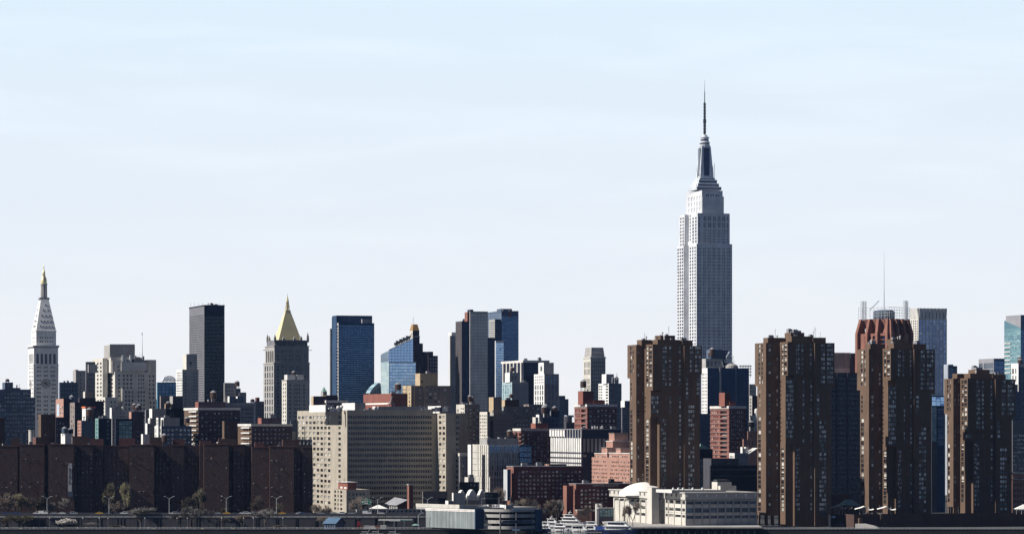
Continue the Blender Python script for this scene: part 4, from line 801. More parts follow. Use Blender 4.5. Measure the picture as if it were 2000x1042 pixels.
b.box(660.5, 679, 696, 941.5, 956, at=3, wall='red', name='penthouse', par=.2, left=[W([(664, 669), (671.5, 676.8)], [(950, 953.5)], 'fabric_white', .1, part='panel')]); b.bands(b.boxes[-1][0], [(940.5, 941.5)], .8, 'white', 'roof_band'); b.mast(672, 5, 933, 941); b.done()
b = Bld('grey_annex', 'windowless dark grey annex at the foot of the beige hospital', 'building', 2290, 824.5, 826, 874, 958.5, wall='beige_dark', par=.4, front=[W([(856, 871)], [(972, 992)], 'win_dark', .5)]); b.done()

# ---------------------------------------------------------------- middle distance, centre
b = Bld('pavilion_block', 'low building with thin white roof slab above the hospital roof', 'building', 2520, 607.5, 612, 660, 773, wall='plum', left_wall='tan', par=.4)
b.box(610, 638, 678, 781, at=-4, wall='grey_dark', left_wall='grey', name='roof_storey', par=0, front=[G(640, 676, 6, .9, 787, 792, 1, .9, 'win_dark', .2)], left=[G(611, 637, 4, .8, 787, 792, 1, .9, 'win_dark', .4)]); b.bands(b.boxes[-1][0], [(781, 786)], .6, 'offwhite', 'roof_band')
b.box(631.5, 637, 659, 771, at=3, dep=10, wall='plum', left_wall='brown', name='penthouse'); b.done()
b = Bld('red_brick_box', 'long blank red brick box with white glazed strip along its foot', 'building', 2510, 709.8, 764, 796, 767.8, wall='red', par=.5, clutter=4, left=[W([(711, 762)], [(785.5, 788.5)], 'fabric_white', .1, False, 'panel')])
q = MB(); x = b.X(762, -2); q.bar((x - 1, -2, b.Z(793)), (x + 1.5, -2, b.Z(774)), .35, 'tan_grey'); q.bar((x + 3, -2, b.Z(793)), (x + .5, -2, b.Z(776)), .35, 'tan_grey'); q.bar((x - 2, -2, b.Z(788)), (x + 4, -2, b.Z(786)), .3, 'tan_grey'); q.build('hoist_frame', b.root); b.done()
b = Bld('tan_brick_apartments', 'dark brick apartment block with tan corners and a blank tan rooftop box', 'apartment block', 2560, 792, 803, 881.5, 752.5, wall='brick_grey', left_wall='tan', par=.5, clutter=3,
        front=[W([(819, 822), (832, 835), (838, 843), (848, 853), (856, 859), (868, 871.5)], iv(757, 795, 5, .5), 'win_blind', .3)], left=[G(797, 802.5, 1, .4, 757, 795, 5, .5, 'win_lit_face', .3)])
b.box(784, 794, 803, 752.5, at=12, dep=12, wall='brick_grey', left_wall='tan', name='wing', left=[G(785, 793.5, 2, .4, 757, 770, 2, .5, 'win_dark', .3)])
b.box(812.5, 820.4, 854, 728.5, 753, at=3, dep=14, wall='tan', name='upper_block', clutter=2, front=[W([(823, 826)], [(743, 747)], 'win_dark', .3)])
for a, c in ((809, 817), (828, 846)):
    q = MB(); q.box(b.X(a, -.3), -.35, 0, b.X(a + 1, -.3), -.003, b.Z(753), 'tan'); q.build('pilaster', b.root)
b.done()
b = Bld('white_edge_apartments', 'grey apartment tower with white lit edge right of the hospital wing', 'apartment tower', 2540, 891, 907.5, 937, 789, wall='brick_grey', left_wall='limestone', par=.5, clutter=6, front=[G(909, 936, 4, .45, 796, 880, 12, .42, 'win_blind', .3)], left=[G(899, 906.5, 2, .5, 794, 880, 12, .5, 'win_dark', .3), G(892, 897, 2, .4, 796, 806, 1, .6, 'win_dark', .3)]); b.done()
b = Bld('tan_step_tower', 'tan brick tower with stepped lit shoulders and a blank penthouse', 'apartment tower', 2510, 946, 964, 1001, 806, wall='brick_grey', left_wall='tan_grey', par=.5, clutter=5, left=[G(957, 963, 1, .4, 812, 860, 7, .5, 'win_dark', .5)])
b.box(935, 951.5, 957, 803.5, at=-3, dep=20, wall='brick_grey', left_wall='limestone', name='wing', left=[G(936.5, 951, 4, .5, 808, 866, 9, .55, 'win_lit_face', .4)])
b.box(951.5, 963.8, 980, 775, 807, at=4, dep=12, wall='brick_grey', left_wall='tan', name='penthouse'); b.bands(b.main, iv(812, 865, 6, .06), .15, 'tan_grey', 'floor_band'); b.done()
b = Bld('grey_brown_block', 'wide grey brown block with many small windows behind the tan stepped tower', 'apartment block', 2660, 982, 984, 1034, 793, wall='brick_grey', par=.4, clutter=4, front=[G(986, 1032, 8, .5, 797, 840, 6, .45, 'win_blind', .3)])
b.box(1030, 1033, 1058.5, 789, at=2, dep=14, wall='brick_grey', name='wing', front=[G(1035, 1057, 5, .6, 793, 830, 4, .5, 'win_blind', .3)]); b.box(979, 986, 1014, 780, 794, at=4, dep=12, wall='brown_dark', left_wall='tan', name='penthouse', clutter=3); b.done()
b = Bld('gothic_rooftop', 'jumbled dark rooftop with two water tanks and white bulkheads above the red slab', 'building', 2600, 1040, 1046, 1092, 814, wall='slate_blue', left_wall='limestone', par=.4, clutter=6, front=[G(1050, 1090, 6, .4, 818, 832, 2, .5, 'win_dark', .4)])
b.tank(1058, 1066.5, 793.5, 806, 2, 'navy', leg=816); b.tank(1066.8, 1075, 793.5, 806, 2, 'navy', leg=816); b.box(1040, 1053, 1060, 809, at=-2, dep=8, wall='grey', left_wall='white', name='bulkhead')
for px in (1078, 1083, 1088): b.box(px - 1, px, px + 4, 803 - (px % 3), at=3, dep=5, wall='navy', left_wall='grey', name='gable')
b.done()
def red_slab(lab, D, xl, xc, xr, yt, yb, ph, phy, ph2=None, phy2=0):
    n = int((yb - yt - 6) / 8.4)
    b = Bld('brick_slab_block', lab, 'apartment block', D, xl, xc, xr, yt, wall='red_dark', left_wall='red', par=.5, front=[G(xc + 3, xr - 2, 7, .55, yt + 8, yb, n, .5, 'win_blind', .4)], left=[G(xl + 1, xl + (xc - xl) * .45, 4, .5, yt + 8, yb, n, .45, 'win_lit_face', .3), G(xl + (xc - xl) * .5, xc - (xc - xl) * .1, 1, .9, yt + 8, yb, n, .55, 'win_dark', 1.4)])  # same brick twice: darker for the shaded front, brighter for the sunlit side
    b.bands(b.main, [(yt, yt + 5)], .4, 'offwhite', 'roof_band'); b.bands(b.main, [(y, y + 1.1) for y in [yt + 7 + (yb - yt - 6) * k / n for k in range(n)]], .45, 'brick_grey', 'floor_band')
    b.box(*ph, phy, yt + 1, at=4, dep=12, wall='red_dark', left_wall='red', name='penthouse', clutter=2)
    if ph2: b.box(*ph2, phy2, yt + 1, at=3, dep=10, wall='red_dark', left_wall='red', name='penthouse')
    b.done(); return b
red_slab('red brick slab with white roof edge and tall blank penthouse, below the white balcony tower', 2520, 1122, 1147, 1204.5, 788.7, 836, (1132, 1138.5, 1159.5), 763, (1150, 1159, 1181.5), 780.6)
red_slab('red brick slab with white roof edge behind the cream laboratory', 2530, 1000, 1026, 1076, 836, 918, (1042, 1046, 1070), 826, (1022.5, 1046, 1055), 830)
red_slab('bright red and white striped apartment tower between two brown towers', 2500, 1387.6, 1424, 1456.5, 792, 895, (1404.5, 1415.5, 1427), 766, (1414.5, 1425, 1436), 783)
b = Bld('vent_drum_building', 'dark round vent drum with railings beside the red brick slab', 'building', 2480, 1104, 1106, 1122, 824, wall='grey_dark', par=.4); q = MB(); x = b.X(1112.5, 1); q.lathe(x, 5, [(3.0, b.Z(836)), (3.0, b.Z(814)), (2.7, b.Z(812))], 16, 'grey_dark'); q.build('vent_drum', b.root); b.box(1105, 1107, 1121, 810, 814, at=4, dep=6, wall='steel', name='railing'); b.done()

def ribbed():
    b = Bld('ribbed_building', 'white ribbed concrete building with an open roof frame and dark panelled front', 'laboratory', 2400, 1076.4, 1137, 1214, 836.4, wall='navy', par=.3, clutter=8,
            front=[W([(1139 + 7.6 * k, 1143.8 + 7.6 * k) for k in range(9)], [(855.6, 882)], 'grey', .1, False, 'panel'), W([(1138.5, 1146)], [(887, 892)], 'win_pale', .3, False)])
    b2 = b; x0, y0, x1, y1 = b.main
    n = 17
    lv = [(855, 882.5), (886, 892.5), (896, 902.5), (906, 912)]
    for i in range(n):
        y = y0 + (y1 - y0) * i / n
        q = MB()
        for ya, yb in lv: q.box(x0 - .8, y + .2, b.Z(yb), x0 - .02, y + (y1 - y0) / n * .72, b.Z(ya), 'white')
        q.build('rib', b.root)
    q = MB(); q.box(x0 - .25, y0 + .1, b.Z(915), x0 - .01, y1, b.Z(855), 'grey_dark'); q.build('wall_backing', b.root)
    for i in range(12):
        y = y0 + (y1 - y0) * i / 11.5; q = MB(); q.box(x0 - .8, y, b.Z(855), x0 - .1, y + .8, b.Z(838.5), 'offwhite'); q.build('roof_frame_post', b.root)
        if i > 5: q = MB(); q.box(x0 - .5, y + 1.2, b.Z(852), x0 - .1, y + (y1 - y0) / 12 - .6, b.Z(838.5), 'white'); q.build('louvre', b.root)
    q = MB(); q.box(x0 - .9, y0 - .4, b.Z(838.5), x1, y1, b.Z(836.9), 'grey'); q.build('roof_frame_beam', b.root); b.done()
ribbed()

def cream_lab():
    b = Bld('cream_laboratory', 'cream panelled laboratory with staggered slit windows and a glass corner', 'laboratory', 2292, 922, 953.5, 1014.5, 867.5, wall='tan_grey', left_wall='cream', par=.6)
    x0, y0, x1, y1 = b.main; rn = random.Random(5)
    R = [(868.5, 882.5), (884, 894.5), (896, 906), (908, 918), (920, 929.5), (932, 941.5), (943, 953)]
    for k, (ya, yb) in enumerate(R):
        for i in range(12):
            px = 956 + i * 4.9 + rn.uniform(-1, 1); w = rn.choice((1.6, 2.2, 2.6)); q = MB(); dark = k < 2 or rn.random() < .5
            q.box(b.X(px, 0), -.06, b.Z(yb), b.X(px + w, 0), .1, b.Z(ya), 'curtain_blue' if k == 0 else 'win_dark'); q.build('window', b.root)
        for px in [933.5, 938, 941.5, 946, 950] if k < 5 else [929, 933, 937, 941, 946, 950]:
            ya_, yb_ = b.Y(px + .9, x0), b.Y(px, x0); q = MB(); q.box(x0 - .06, ya_, b.Z(yb), x0 + .1, yb_, b.Z(ya), 'win_dark'); q.build('window', b.root)
        q = MB(); q.box(x0 - .12, y0 - .12, b.Z(yb + 1.2), x1, y1, b.Z(yb), 'tan_grey'); q.build('floor_band', b.root)
    for i in range(13): x = b.X(955 + i * 4.9, 0); q = MB(); q.box(x - .12, -.3, b.Z(955), x + .12, -.01, b.Z(868), 'steel'); q.build('fin', b.root)
    b.box(927, 956.5, 1008, 930.5, at=-1.5, dep=26, wall='tan_grey', left_wall='cream', name='podium', par=.2, left=[W([(930 + 4.4 * k, 931.2 + 4.4 * k) for k in range(6)], [(932, 941), (943.5, 953)], 'win_dark', .3)], front=[G(959, 1000, 8, .4, 932, 952, 2, .8, 'win_dark', .3)])
    b.box(1012, 1014.6, 1039, 868, at=-1, dep=18, wall='blue_wall', name='glass_corner', par=.4, front=[G(1015.2, 1038.5, 3, .95, 871, 925, 5, .8, 'curtain_blue', .15)])
    b.box(934.5, 951.4, 1013, 856, 868, at=4, dep=18, wall='grey', left_wall='concrete', name='plant_storey', clutter=6)
    b.box(911.8, 920, 923, 867.6, at=8, dep=8, wall='grey_mid', left_wall='white', name='stair_tower'); b.done()
cream_lab()
b = Bld('cream_side_block', 'white topped grey block with dark window strips, left of the cream laboratory', 'building', 2338, 896, 898.5, 922, 886, wall='grey_mid', par=.3, front=[W([(902.5, 906)], iv(892, 938, 7, .5), 'win_lit_face', .3), W([(911.5, 914), (916, 918.5)], [(889, 930)], 'win_dark', .5)]); b.bands(b.main, [(884, 890)], .4, 'cream', 'roof_band'); b.done()
b = Bld('dark_pump_house', 'low black block with a pale roof box below the cream laboratory', 'building', 2268, 896.5, 897.7, 936, 940.5, wall='black', par=.3, front=[W([(912 + 7 * k, 914 + 7 * k) for k in range(4)], [(945, 948)], 'win_blind', .1)])
b.box(907.5, 914.5, 927, 931, 941, at=2, dep=9, wall='tan_grey', left_wall='cream', name='roof_box'); b.box(915, 917, 925, 926, 931.5, at=4, dep=4, wall='grey_mid', name='cooling_tower'); b.done()
b = Bld('brick_residence', 'long dark brick residence with grid of square windows and a lit brick edge', 'residence hall', 2264, 989.8, 1003, 1138.2, 909.5, wall='red_dark', left_wall='terracotta', par=.5, clutter=7,  # the sunlit brick edge is put in as a brighter terracotta
        front=[G(1010.5, 1136, 17, .56, 917, 973, 7, .5, 'win_blind', .25)], left=[G(999, 1002, 1, .3, 915, 972, 7, .4, 'win_lit_face', .2)])
b.bands(b.main, [(909.5, 911)], .3, 'grey'); b.box(1068, 1072.5, 1106, 905.5, 910, at=6, dep=10, wall='plum', left_wall='terracotta', name='penthouse')
b.box(985, 990.8, 997.6, 916, 976.5, at=-4, dep=9, wall='blue_panel', left_wall='steel_light', name='stair_fin', par=.1); b.done()
def bellevue():
    b = Bld('pink_brick_building', 'sunlit pink brick building with stacked rooftop blocks beside the leftmost brown tower', 'hospital building', 2300, 1138.5, 1250, 1290, 894.5, wall='red_dark', left_wall='pink', par=.4,
            left=[G(1140, 1186, 16, .55, 901 + 7.8 * k, 905.5 + 7.8 * k, 1, .75, 'win_lit_face', .25, sep=(k > 1)) for k in range(6)] + [G(1191, 1232, 14, .55, 901 + 7.8 * k, 905.5 + 7.8 * k, 1, .75, 'win_lit_face', .25, sep=False) for k in range(6)] + [W([(1184.5, 1189)], [(896, 944)], 'win_dark', 2.5, False)])
    x0, y0, x1, y1 = b.main
    def up(pl, pr, yt, yb, ins, name, w='red_dark', lw='pink', deep=12, rows=()):
        xx = x0 + ins; ya, yb_ = b.Y(pr, xx), b.Y(pl, xx); z0, z1 = b.Z(yb, xx, ya), b.Z(yt, xx, ya); q = MB(); q.box(xx, ya, z0, xx + deep, yb_, z1, lw); q.box(xx - .3, ya - .3, z1 - .02, xx + deep + .3, yb_ + .3, z1 + .5, 'offwhite' if deep > 10 else 'brick_grey'); q.build(name, b.root)
        for py in rows:
            for k in range(int((pr - pl) / 2.8)): p = pl + 1 + k * 2.8; g = MB(); y2, y1_ = b.Y(p, xx), b.Y(p + 1.4, xx); g.box(xx - .05, y1_, b.Z(py + 3, xx, ya), xx + .1, y2, b.Z(py, xx, ya), 'win_lit_face'); g.build('window', b.root)
    up(1147, 1186, 885.6, 896, 2, 'upper_block', rows=(890,)); up(1189.6, 1236, 885.6, 896, 2, 'upper_block', rows=(890,))
    up(1175, 1186, 874.5, 886, 4, 'stair_tower', deep=9); up(1184, 1197, 861.5, 886, 8, 'penthouse', deep=14); up(1189.5, 1200, 846, 862, 10, 'penthouse', deep=10); up(1203, 1212, 875.6, 886, 4, 'stair_tower', deep=10); b.done()
bellevue()

# between the brown towers
b = Bld('blue_netted_tower', 'broad deep blue blank tower with white lit side, construction frames on top', 'tower', 2850, 1370, 1381.7, 1463, 718, wall='blue_wall', left_wall='white', par=.4,
        front=[W([(1384, 1400)], iv(724, 800, 10, .08), 'win_blue', .1, False), W([(1446, 1461)], iv(738, 800, 8, .08), 'win_blue', .1, False)], left=[G(1370.7, 1381, 4, .5, 727, 806, 12, .55, 'win_pale', .3)])
q = MB(); q.box(b.X(1405.2, -.4), -.5, 0, b.X(1408.8, -.4), -.01, b.Z(717), 'concrete'); q.build('hoist_shaft', b.root)
q = MB(); q.box(b.X(1437, -.2), -.25, 0, b.X(1438, -.2), -.01, b.Z(718.5), 'grey'); q.build('joint_strip', b.root)
b.box(1377.6, 1378.5, 1411, 700, 719, at=6, dep=14, wall='concrete', name='roof_storey', clutter=5, front=[G(1380, 1408, 4, .6, 704, 716, 1, .8, 'win_pale', .3)])
b.box(1386, 1387.6, 1409.5, 682, 700, at=9, dep=10, wall='slate_blue', name='mechanical_box'); b.box(1408.5, 1409.5, 1421, 683.5, 718, at=12, dep=8, wall='slate_blue', name='mechanical_box')
q = MB(); rn = random.Random(3)
for k in range(26): x = b.X(rn.uniform(1412, 1434), 5); z = b.Z(rn.uniform(696, 718), x, 5); q.bar((x, 5, z), (x + rn.uniform(-4, 4), 5, z + rn.uniform(-2, 5)), .2, 'steel')
for k in range(7): x = b.X(1446 + 3.2 * k, 1); q.bar((x, .6, b.Z(736, x, 1)), (x, .6, b.Z(712, x, 1)), .25, 'red_dark' if k < 4 else 'steel_dark')
for p in (714, 719, 725, 731): q.bar((b.X(1443, .5), .3, b.Z(p)), (b.X(1468, .5), .3, b.Z(p)), .3, 'steel_dark')
q.build('construction_frame', b.root); q = MB(); x = b.X(1430, 4); q.lathe(x, 6, [(6, b.Z(719)), (5.4, b.Z(713)), (3, b.Z(709.5)), (.1, b.Z(708))], 16, 'tan_grey'); q.build('dome', b.root); b.done()
b = Bld('dark_tenement', 'unlit dark block filling the gap right of the leftmost brown tower', 'building', 2600, 1360, 1362, 1394, 807, wall='slate_blue', par=.4, front=[G(1370, 1392, 4, .3, 815, 875, 8, .3, 'win_blue', .2)]); b.done()
b = Bld('green_gable_building', 'black building with a pale green gabled roof slope catching the sun', 'building', 2360, 1364, 1366, 1392, 876, wall='black', par=.2, clutter=2)
q = MB(); xa, xm, xb = b.X(1366, 0), b.X(1369, 0), b.X(1388, 0); q.poly([(xa, 0, b.Z(876)), (xb, 0, b.Z(876)), (xm, 0, b.Z(866)), (xa, 14, b.Z(876)), (xb, 14, b.Z(876)), (xm, 14, b.Z(866))], [(0, 1, 2), (1, 4, 5, 2), (3, 0, 2, 5), (4, 3, 5)], 'green_copper'); q.build('gable_roof', b.root)
b.box(1362, 1363.5, 1373.5, 893, at=-3, dep=6, wall='navy', name='stair_tower', front=[G(1364.8, 1373, 2, .9, 896, 955, 12, .8, 'curtain_sky', .1)]); b.done()
b = Bld('white_far_building', 'distant white gridded building in the gap left of the second brown tower', 'building', 3150, 1462, 1463.5, 1477, 749.5, wall='limestone', par=.3, front=[G(1464, 1476.5, 5, .5, 752, 775, 3, .7, 'win_pale', .4)]); b.done()
b = Bld('dark_corner_building', 'dark building with a pale windowed strip below the white gridded one', 'building', 2900, 1462, 1469, 1486, 772, wall='plum', left_wall='tan_grey', par=.3, left=[G(1463, 1468.5, 1, .45, 776, 815, 6, .55, 'win_dark', .3)]); b.done()
b = Bld('pink_tenement', 'stepped pink brick building with a black water tank and white boiler stack', 'building', 2500, 1448, 1452, 1484, 857, wall='pink', par=.3, front=[G(1454, 1480, 4, .2, 860, 870, 1, .8, 'win_dark', .3)])
b.box(1458, 1460.5, 1482, 841, at=.5, dep=10, wall='pink', name='upper_block', front=[W([(1466, 1468)], [(848, 853)], 'win_dark', .3)]); b.tank(1463, 1475, 820, 833, -1, 'black', leg=842)
q = MB(); x = b.X(1478, 3); q.lathe(x, 3, [(1.7, 20), (1.7, b.Z(800)), (1.2, b.Z(797.5)), (.2, b.Z(797))], 12, 'white'); q.build('boiler_stack', b.root); b.box(1469, 1471, 1482, 811, at=3, dep=6, wall='white', name='stair_tower'); b.done()
b = Bld('grey_gabled_hall', 'grey gabled hall with round windows and white vents between the brown towers', 'hall', 2390, 1424, 1434.8, 1461.5, 884, wall='grey', left_wall='offwhite', par=.2, front=[G(1441, 1460, 6, .5, 889, 893, 1, .9, 'win_pale', .2), G(1441, 1460, 5, .6, 902, 908, 1, .9, 'win_pale', .2)], left=[G(1425, 1433, 3, .5, 889, 894, 1, .9, 'win_dark', .3)])
b.box(1446.5, 1450, 1453, 872, 884, at=3, dep=4, wall='grey', left_wall='white', name='vent'); b.box(1453, 1456.5, 1462, 872, 884, at=3, dep=4, wall='white', name='vent')
q = MB(); q.poly([(b.X(1461, 0), 0, b.Z(886)), (b.X(1480, 0), 0, b.Z(874)), (b.X(1480, 0), 10, b.Z(874)), (b.X(1461, 0), 10, b.Z(886)), (b.X(1461, 0), 0, b.Z(888)), (b.X(1480, 0), 0, b.Z(876.5)), (b.X(1480, 0), 10, b.Z(876)), (b.X(1461, 0), 10, b.Z(888))], [(0, 1, 2, 3), (0, 1, 5, 4), (4, 5, 6, 7)], 'offwhite'); q.build('roof_slope', b.root); b.done()
b = Bld('dark_annex', 'long dark low building with horizontal ledges behind the domed school', 'building', 2330, 1386, 1388, 1486, 908, wall='black', par=.4, clutter=4); b.bands(b.main, [(915, 917.5), (927.5, 929.5)], .5, 'grey_dark')
b.box(1387, 1389, 1443, 894.5, at=4, dep=16, wall='grey_dark', name='upper_block', front=[W([(1420, 1426)], [(899, 905)], 'win_dark', .4)]); b.done()
b = Bld('dark_office_slab', 'dark office slab between the second and third brown towers', 'office building', 2450, 1616, 1618, 1690, 727, wall='grey_dark', par=.6, front=[W(iv(1623, 1632, 2, .6) + iv(1637, 1652, 4, .6) + iv(1658, 1680, 5, .6), iv(734, 965, 24, .4), 'win_blue', .25)], clutter=3)
for px in (1634, 1655): q = MB(); q.box(b.X(px, 0), -.6, 0, b.X(px + 2, 0), -.01, b.Z(728), 'grey_dark'); q.build('pilaster', b.root)
b.done()
b = Bld('white_striped_tower', 'white vertically striped building top above the dark office slab', 'building', 2900, 1628, 1630, 1661, 688, wall='limestone', par=.4, front=[G(1631, 1660, 13, .5, 690, 719, 1, .96, 'win_dark', .5)], clutter=3); b.box(1659, 1661, 1676, 689, at=-1, dep=14, wall='grey_dark', name='wing'); b.done()
b = Bld('glass_gap_building', 'blue glass block with lit glazed strip between the third and fourth brown towers', 'building', 2480, 1815, 1819, 1846, 772, wall='blue_panel', par=.4, front=[G(1820, 1845, 3, .94, 774, 792, 2, .9, 'curtain_sky', .1), W([(1831.5, 1844)], iv(796, 870, 6, .85), 'curtain_navy', .1)])
b.box(1818, 1819.5, 1830, 792, at=-3, dep=8, wall='grey_dark', name='stair_tower', front=[G(1820, 1829.3, 2, .94, 794, 862, 5, .93, 'curtain_teal', .1)]); b.done()
b = Bld('right_edge_block', 'grey block with banded windows at the right edge beside the rightmost brown tower', 'building', 2350, 1974, 1977.5, 2020, 820, wall='grey_mid', par=.5, front=[G(1979, 2012, 9, .7, 846, 918, 9, .4, 'win_blind', .2)], clutter=3); b.done()
b = Bld('right_edge_brick', 'old reddish brick building with cornice at the right edge', 'building', 2260, 1974, 1977, 2020, 921, wall='pink', par=.4, front=[W([(1980 + 6 * k + j * 2.2, 1981.6 + 6 * k + j * 2.2) for k in range(6) for j in (0, 1)], iv(929, 995, 6, .55), 'win_dark', .35)]); b.bands(b.main, [(921, 924.5), (934, 935.5)], .5, 'limestone'); b.done()
# ---------------------------------------------------------------- the four brown towers
def text(body, size, m, parent, loc, rot, name='lettering', ext=.03, align='CENTER'):
    cu = bpy.data.curves.new(name, 'FONT'); cu.body = body; cu.size = size; cu.extrude = ext; cu.align_x = align; cu.align_y = 'CENTER'; cu.materials.append(MATS[m])
    t = bpy.data.objects.new('t', cu); C.objects.link(t); me = bpy.data.meshes.new_from_object(t.evaluated_get(bpy.context.evaluated_depsgraph_get())); bpy.data.objects.remove(t); me.name = name
    o = bpy.data.objects.new(name, me); C.objects.link(o); o.location = loc; o.rotation_euler = rot
    if parent is not None: o.parent = parent
    return o
def brown_tower(lab, D, a0, a1, yt1, aov, a0b, c, c1, yt2, ov2, c1b, bay, sl0, wl, xr, ytw, wov, xrb, yb, yl, pent, big):
    pitch = 8.86; y00 = yt2 + 4.2
    def rows(ya, yb_, h=5.4): return [(y00 + pitch * k, y00 + pitch * k + h) for k in range(0, 44) if ya <= y00 + pitch * k and y00 + pitch * k + h <= yb_]
    f = lambda a, b, lo, hi: (lo + (hi - lo) * a, lo + (hi - lo) * b)
    def multi(lo, hi, n): w = (hi - lo) / n; return [(lo + w * k + .25, lo + w * (k + 1) - .25) for k in range(n)]
    # upper main volume, overhanging
    b = Bld('brown_brick_tower', lab, 'apartment tower', D, c, c1, wl, yt2, wall='brown', group='brown brick towers by the river', yb=ov2, par=.6,
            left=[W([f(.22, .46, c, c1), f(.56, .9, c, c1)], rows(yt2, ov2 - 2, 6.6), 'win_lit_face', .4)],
            front=[W(multi(*f(.32, .46, c1, wl), 2) + [f(.53, .60, c1, wl)], rows(yt2, ov2 - 2), 'win_blind', .3), W([f(.85, .91, c1, wl)], rows(yt2, ov2 - 2), 'win_blind', .3, skip=.12)])
    x0 = 0.0; s1 = b.Y(c1b, x0); f1 = b.Y(c, x0)
    # below it: thin slab, notch, front slab
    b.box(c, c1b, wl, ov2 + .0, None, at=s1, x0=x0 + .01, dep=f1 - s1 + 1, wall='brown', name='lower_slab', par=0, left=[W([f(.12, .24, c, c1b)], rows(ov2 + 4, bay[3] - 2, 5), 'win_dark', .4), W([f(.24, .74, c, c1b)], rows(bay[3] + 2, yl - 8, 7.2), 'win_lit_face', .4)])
    b.box(sl0, bay[1], wl, ov2, None, at=.6, wall='brown', name='front_slab', par=0, dep=s1,
          front=[W(multi(*f(.06, .28, bay[1], wl), 3), rows(bay[3] + 2, yb - 28), 'win_blind', .3, skip=.08), W([f(.42, .5, bay[1], wl)], rows(ov2 + 3, bay[3] - 2), 'win_blind', .3, skip=.12), W([f(.82, .9, bay[1], wl)], rows(ov2 + 3, yb - 34), 'win_blind', .3, skip=.2)])
    b.box(c, bay[0], bay[1] + .4, bay[2], bay[3], at=.2, dep=s1 - .3, wall='brown', name='bay', par=0, front=[W(multi(bay[0] + 1.2, bay[1] - 1.6, 4), rows(bay[2] - 1, bay[3] - 4, 5.8), 'win_blind', .3)])
    # left block with its own overhang
    b.box(a0, a1, c + 2, yt1, aov, at=f1, wall='brown', name='left_wing', par=.6, left=[W([f(.32, .50, a0, a1), f(.60, .70, a0, a1)], rows(yt1 + 1, aov - 3, 6.2), 'win_lit_face', .4)],
          front=[W([f(.20, .36, a1, c)], rows(yt1 + 1, aov - 3), 'win_blind', .3, skip=.4), W([f(.76, .88, a1, c)], rows(yt1 + 1, aov - 3), 'win_blind', .3, skip=.5)])
    yl1 = b.box(a0b, a1, c + 2, aov, yl, at=f1 + .02, wall='brown', name='left_wing', par=0, left=[W([f(.36, .48, a0, a1)], rows(aov + 4, aov + 46, 6), 'win_lit_face', .4), W([f(.10, .42, a0b, a1)], rows(aov + 55, yl - 5, 7.2), 'win_lit_face', .4)],
          front=[W([f(.20, .36, a1, c)], rows(aov + 3, yl - 4), 'win_blind', .3, skip=.5), W([f(.76, .88, a1, c)], rows(aov + 3, yl - 4), 'win_blind', .3, skip=.6)])
    rx0, ry0, rx1, ry1 = yl1
    for k in range(3):
        for yy in (ry0 + .4, ry1 - 1.6): x = rx0 + .4 + (rx1 - rx0 - 1.6) * k / 2; q = MB(); q.box(x, yy, 0, x + 1.1, yy + 1.1, b.Z(yl, rx0, ry0) + .02, 'brown'); q.build('pier', b.root)
    # right wing
    b.box(wl - 3, wl + 1.5, xr, ytw, wov, at=-1.6, dep=22, wall='brown', name='right_wing', par=.6, front=[W(multi(*f(.34, .54, wl, xr), 2) + multi(*f(.63, .94, wl, xr), 3), rows(ytw + 1, wov - 3), 'win_blind', .3, skip=.03)])
    b.box(wl - 3, wl + 1.5, xrb, wov, None, at=-1.5, dep=20, wall='brown', name='right_wing', par=0, front=[W([f(.14, .26, wl, xr), f(.72, .86, wl, xr)], rows(wov + 3, wov + 55), 'win_blind', .3, skip=.25), W(multi(*f(.26, .60, wl, xr), 3), rows(wov + 58, yb - 20), 'win_blind', .3, skip=.12)])
    for (xl, xc, x_r, yt, ybt, at) in pent:
        b.box(xl, xc, x_r, yt, ybt, at=at, dep=None if xc - xl > 6 else 12, wall='brown', name='penthouse', par=.5, clutter=4)
    b.done(); return b
brown_tower('brown brick tower that hides the foot of the tallest skyscraper', 2180, 1225.4, 1242.6, 672.6, 737.5, 1230, 1258.4, 1275, 671.7, 762, 1269.8, (1271, 1287.8, 764, 814), 1284.5, 1335, 1371, 674.5, 730, 1367, 1028, 1015,
            [(1244, 1253, 1272, 663, 674, 14), (1271, 1284.5, 1329, 662.6, 673, 4), (1286, 1290, 1318.5, 654.4, 663, 9), (1331, 1332.8, 1352.4, 664, 676, 3)], 0)
brown_tower('widest brown brick tower, standing right beside the domed school', 2150, 1474.4, 1496, 668.8, 753, 1479, 1523, 1538.3, 667, 733, 1534, (1534.3, 1551.8, 735, 867), 1547.8, 1590, 1630, 669, 757, 1623.5, 1031, 1006,
            [(1490.7, 1500, 1533, 658.8, 670, 14), (1533, 1546, 1585, 656, 668, 4), (1532.5, 1544.5, 1571, 649, 657, 9), (1586, 1588, 1613, 658.6, 670, 3)], 0)
brown_tower('brown brick tower rising behind white shade sails, under the terracotta tower', 2190, 1674, 1697, 681, 761, 1680, 1723, 1739.6, 679.4, 742, 1734, (1734.5, 1751.8, 753, 872), 1748.5, 1784, 1826, 681.3, 769, 1819, 1026, 1000,
            [(1690, 1700, 1729, 670.7, 682, 14), (1733, 1745.6, 1782, 669, 681, 4), (1730.6, 1743.5, 1768.4, 661.7, 670, 9), (1781, 1783.5, 1809, 671, 683, 3)], 0)
brown_tower('shortest brown brick tower, rightmost of the row and below the wedge building', 2230, 1844, 1862, 738.6, 808, 1849.8, 1875, 1890, 737.8, 841.8, 1885, (1885.3, 1900.8, 843, 859), 1898.3, 1943, 1983, 740, 815.5, 1976.5, 1022, 989,
            [(1860, 1869.5, 1881, 729, 740, 14), (1880, 1895, 1942, 728.6, 739, 4), (1903, 1906, 1933, 721, 730, 9), (1936, 1938.5, 1964.5, 731, 743, 3)], 0)

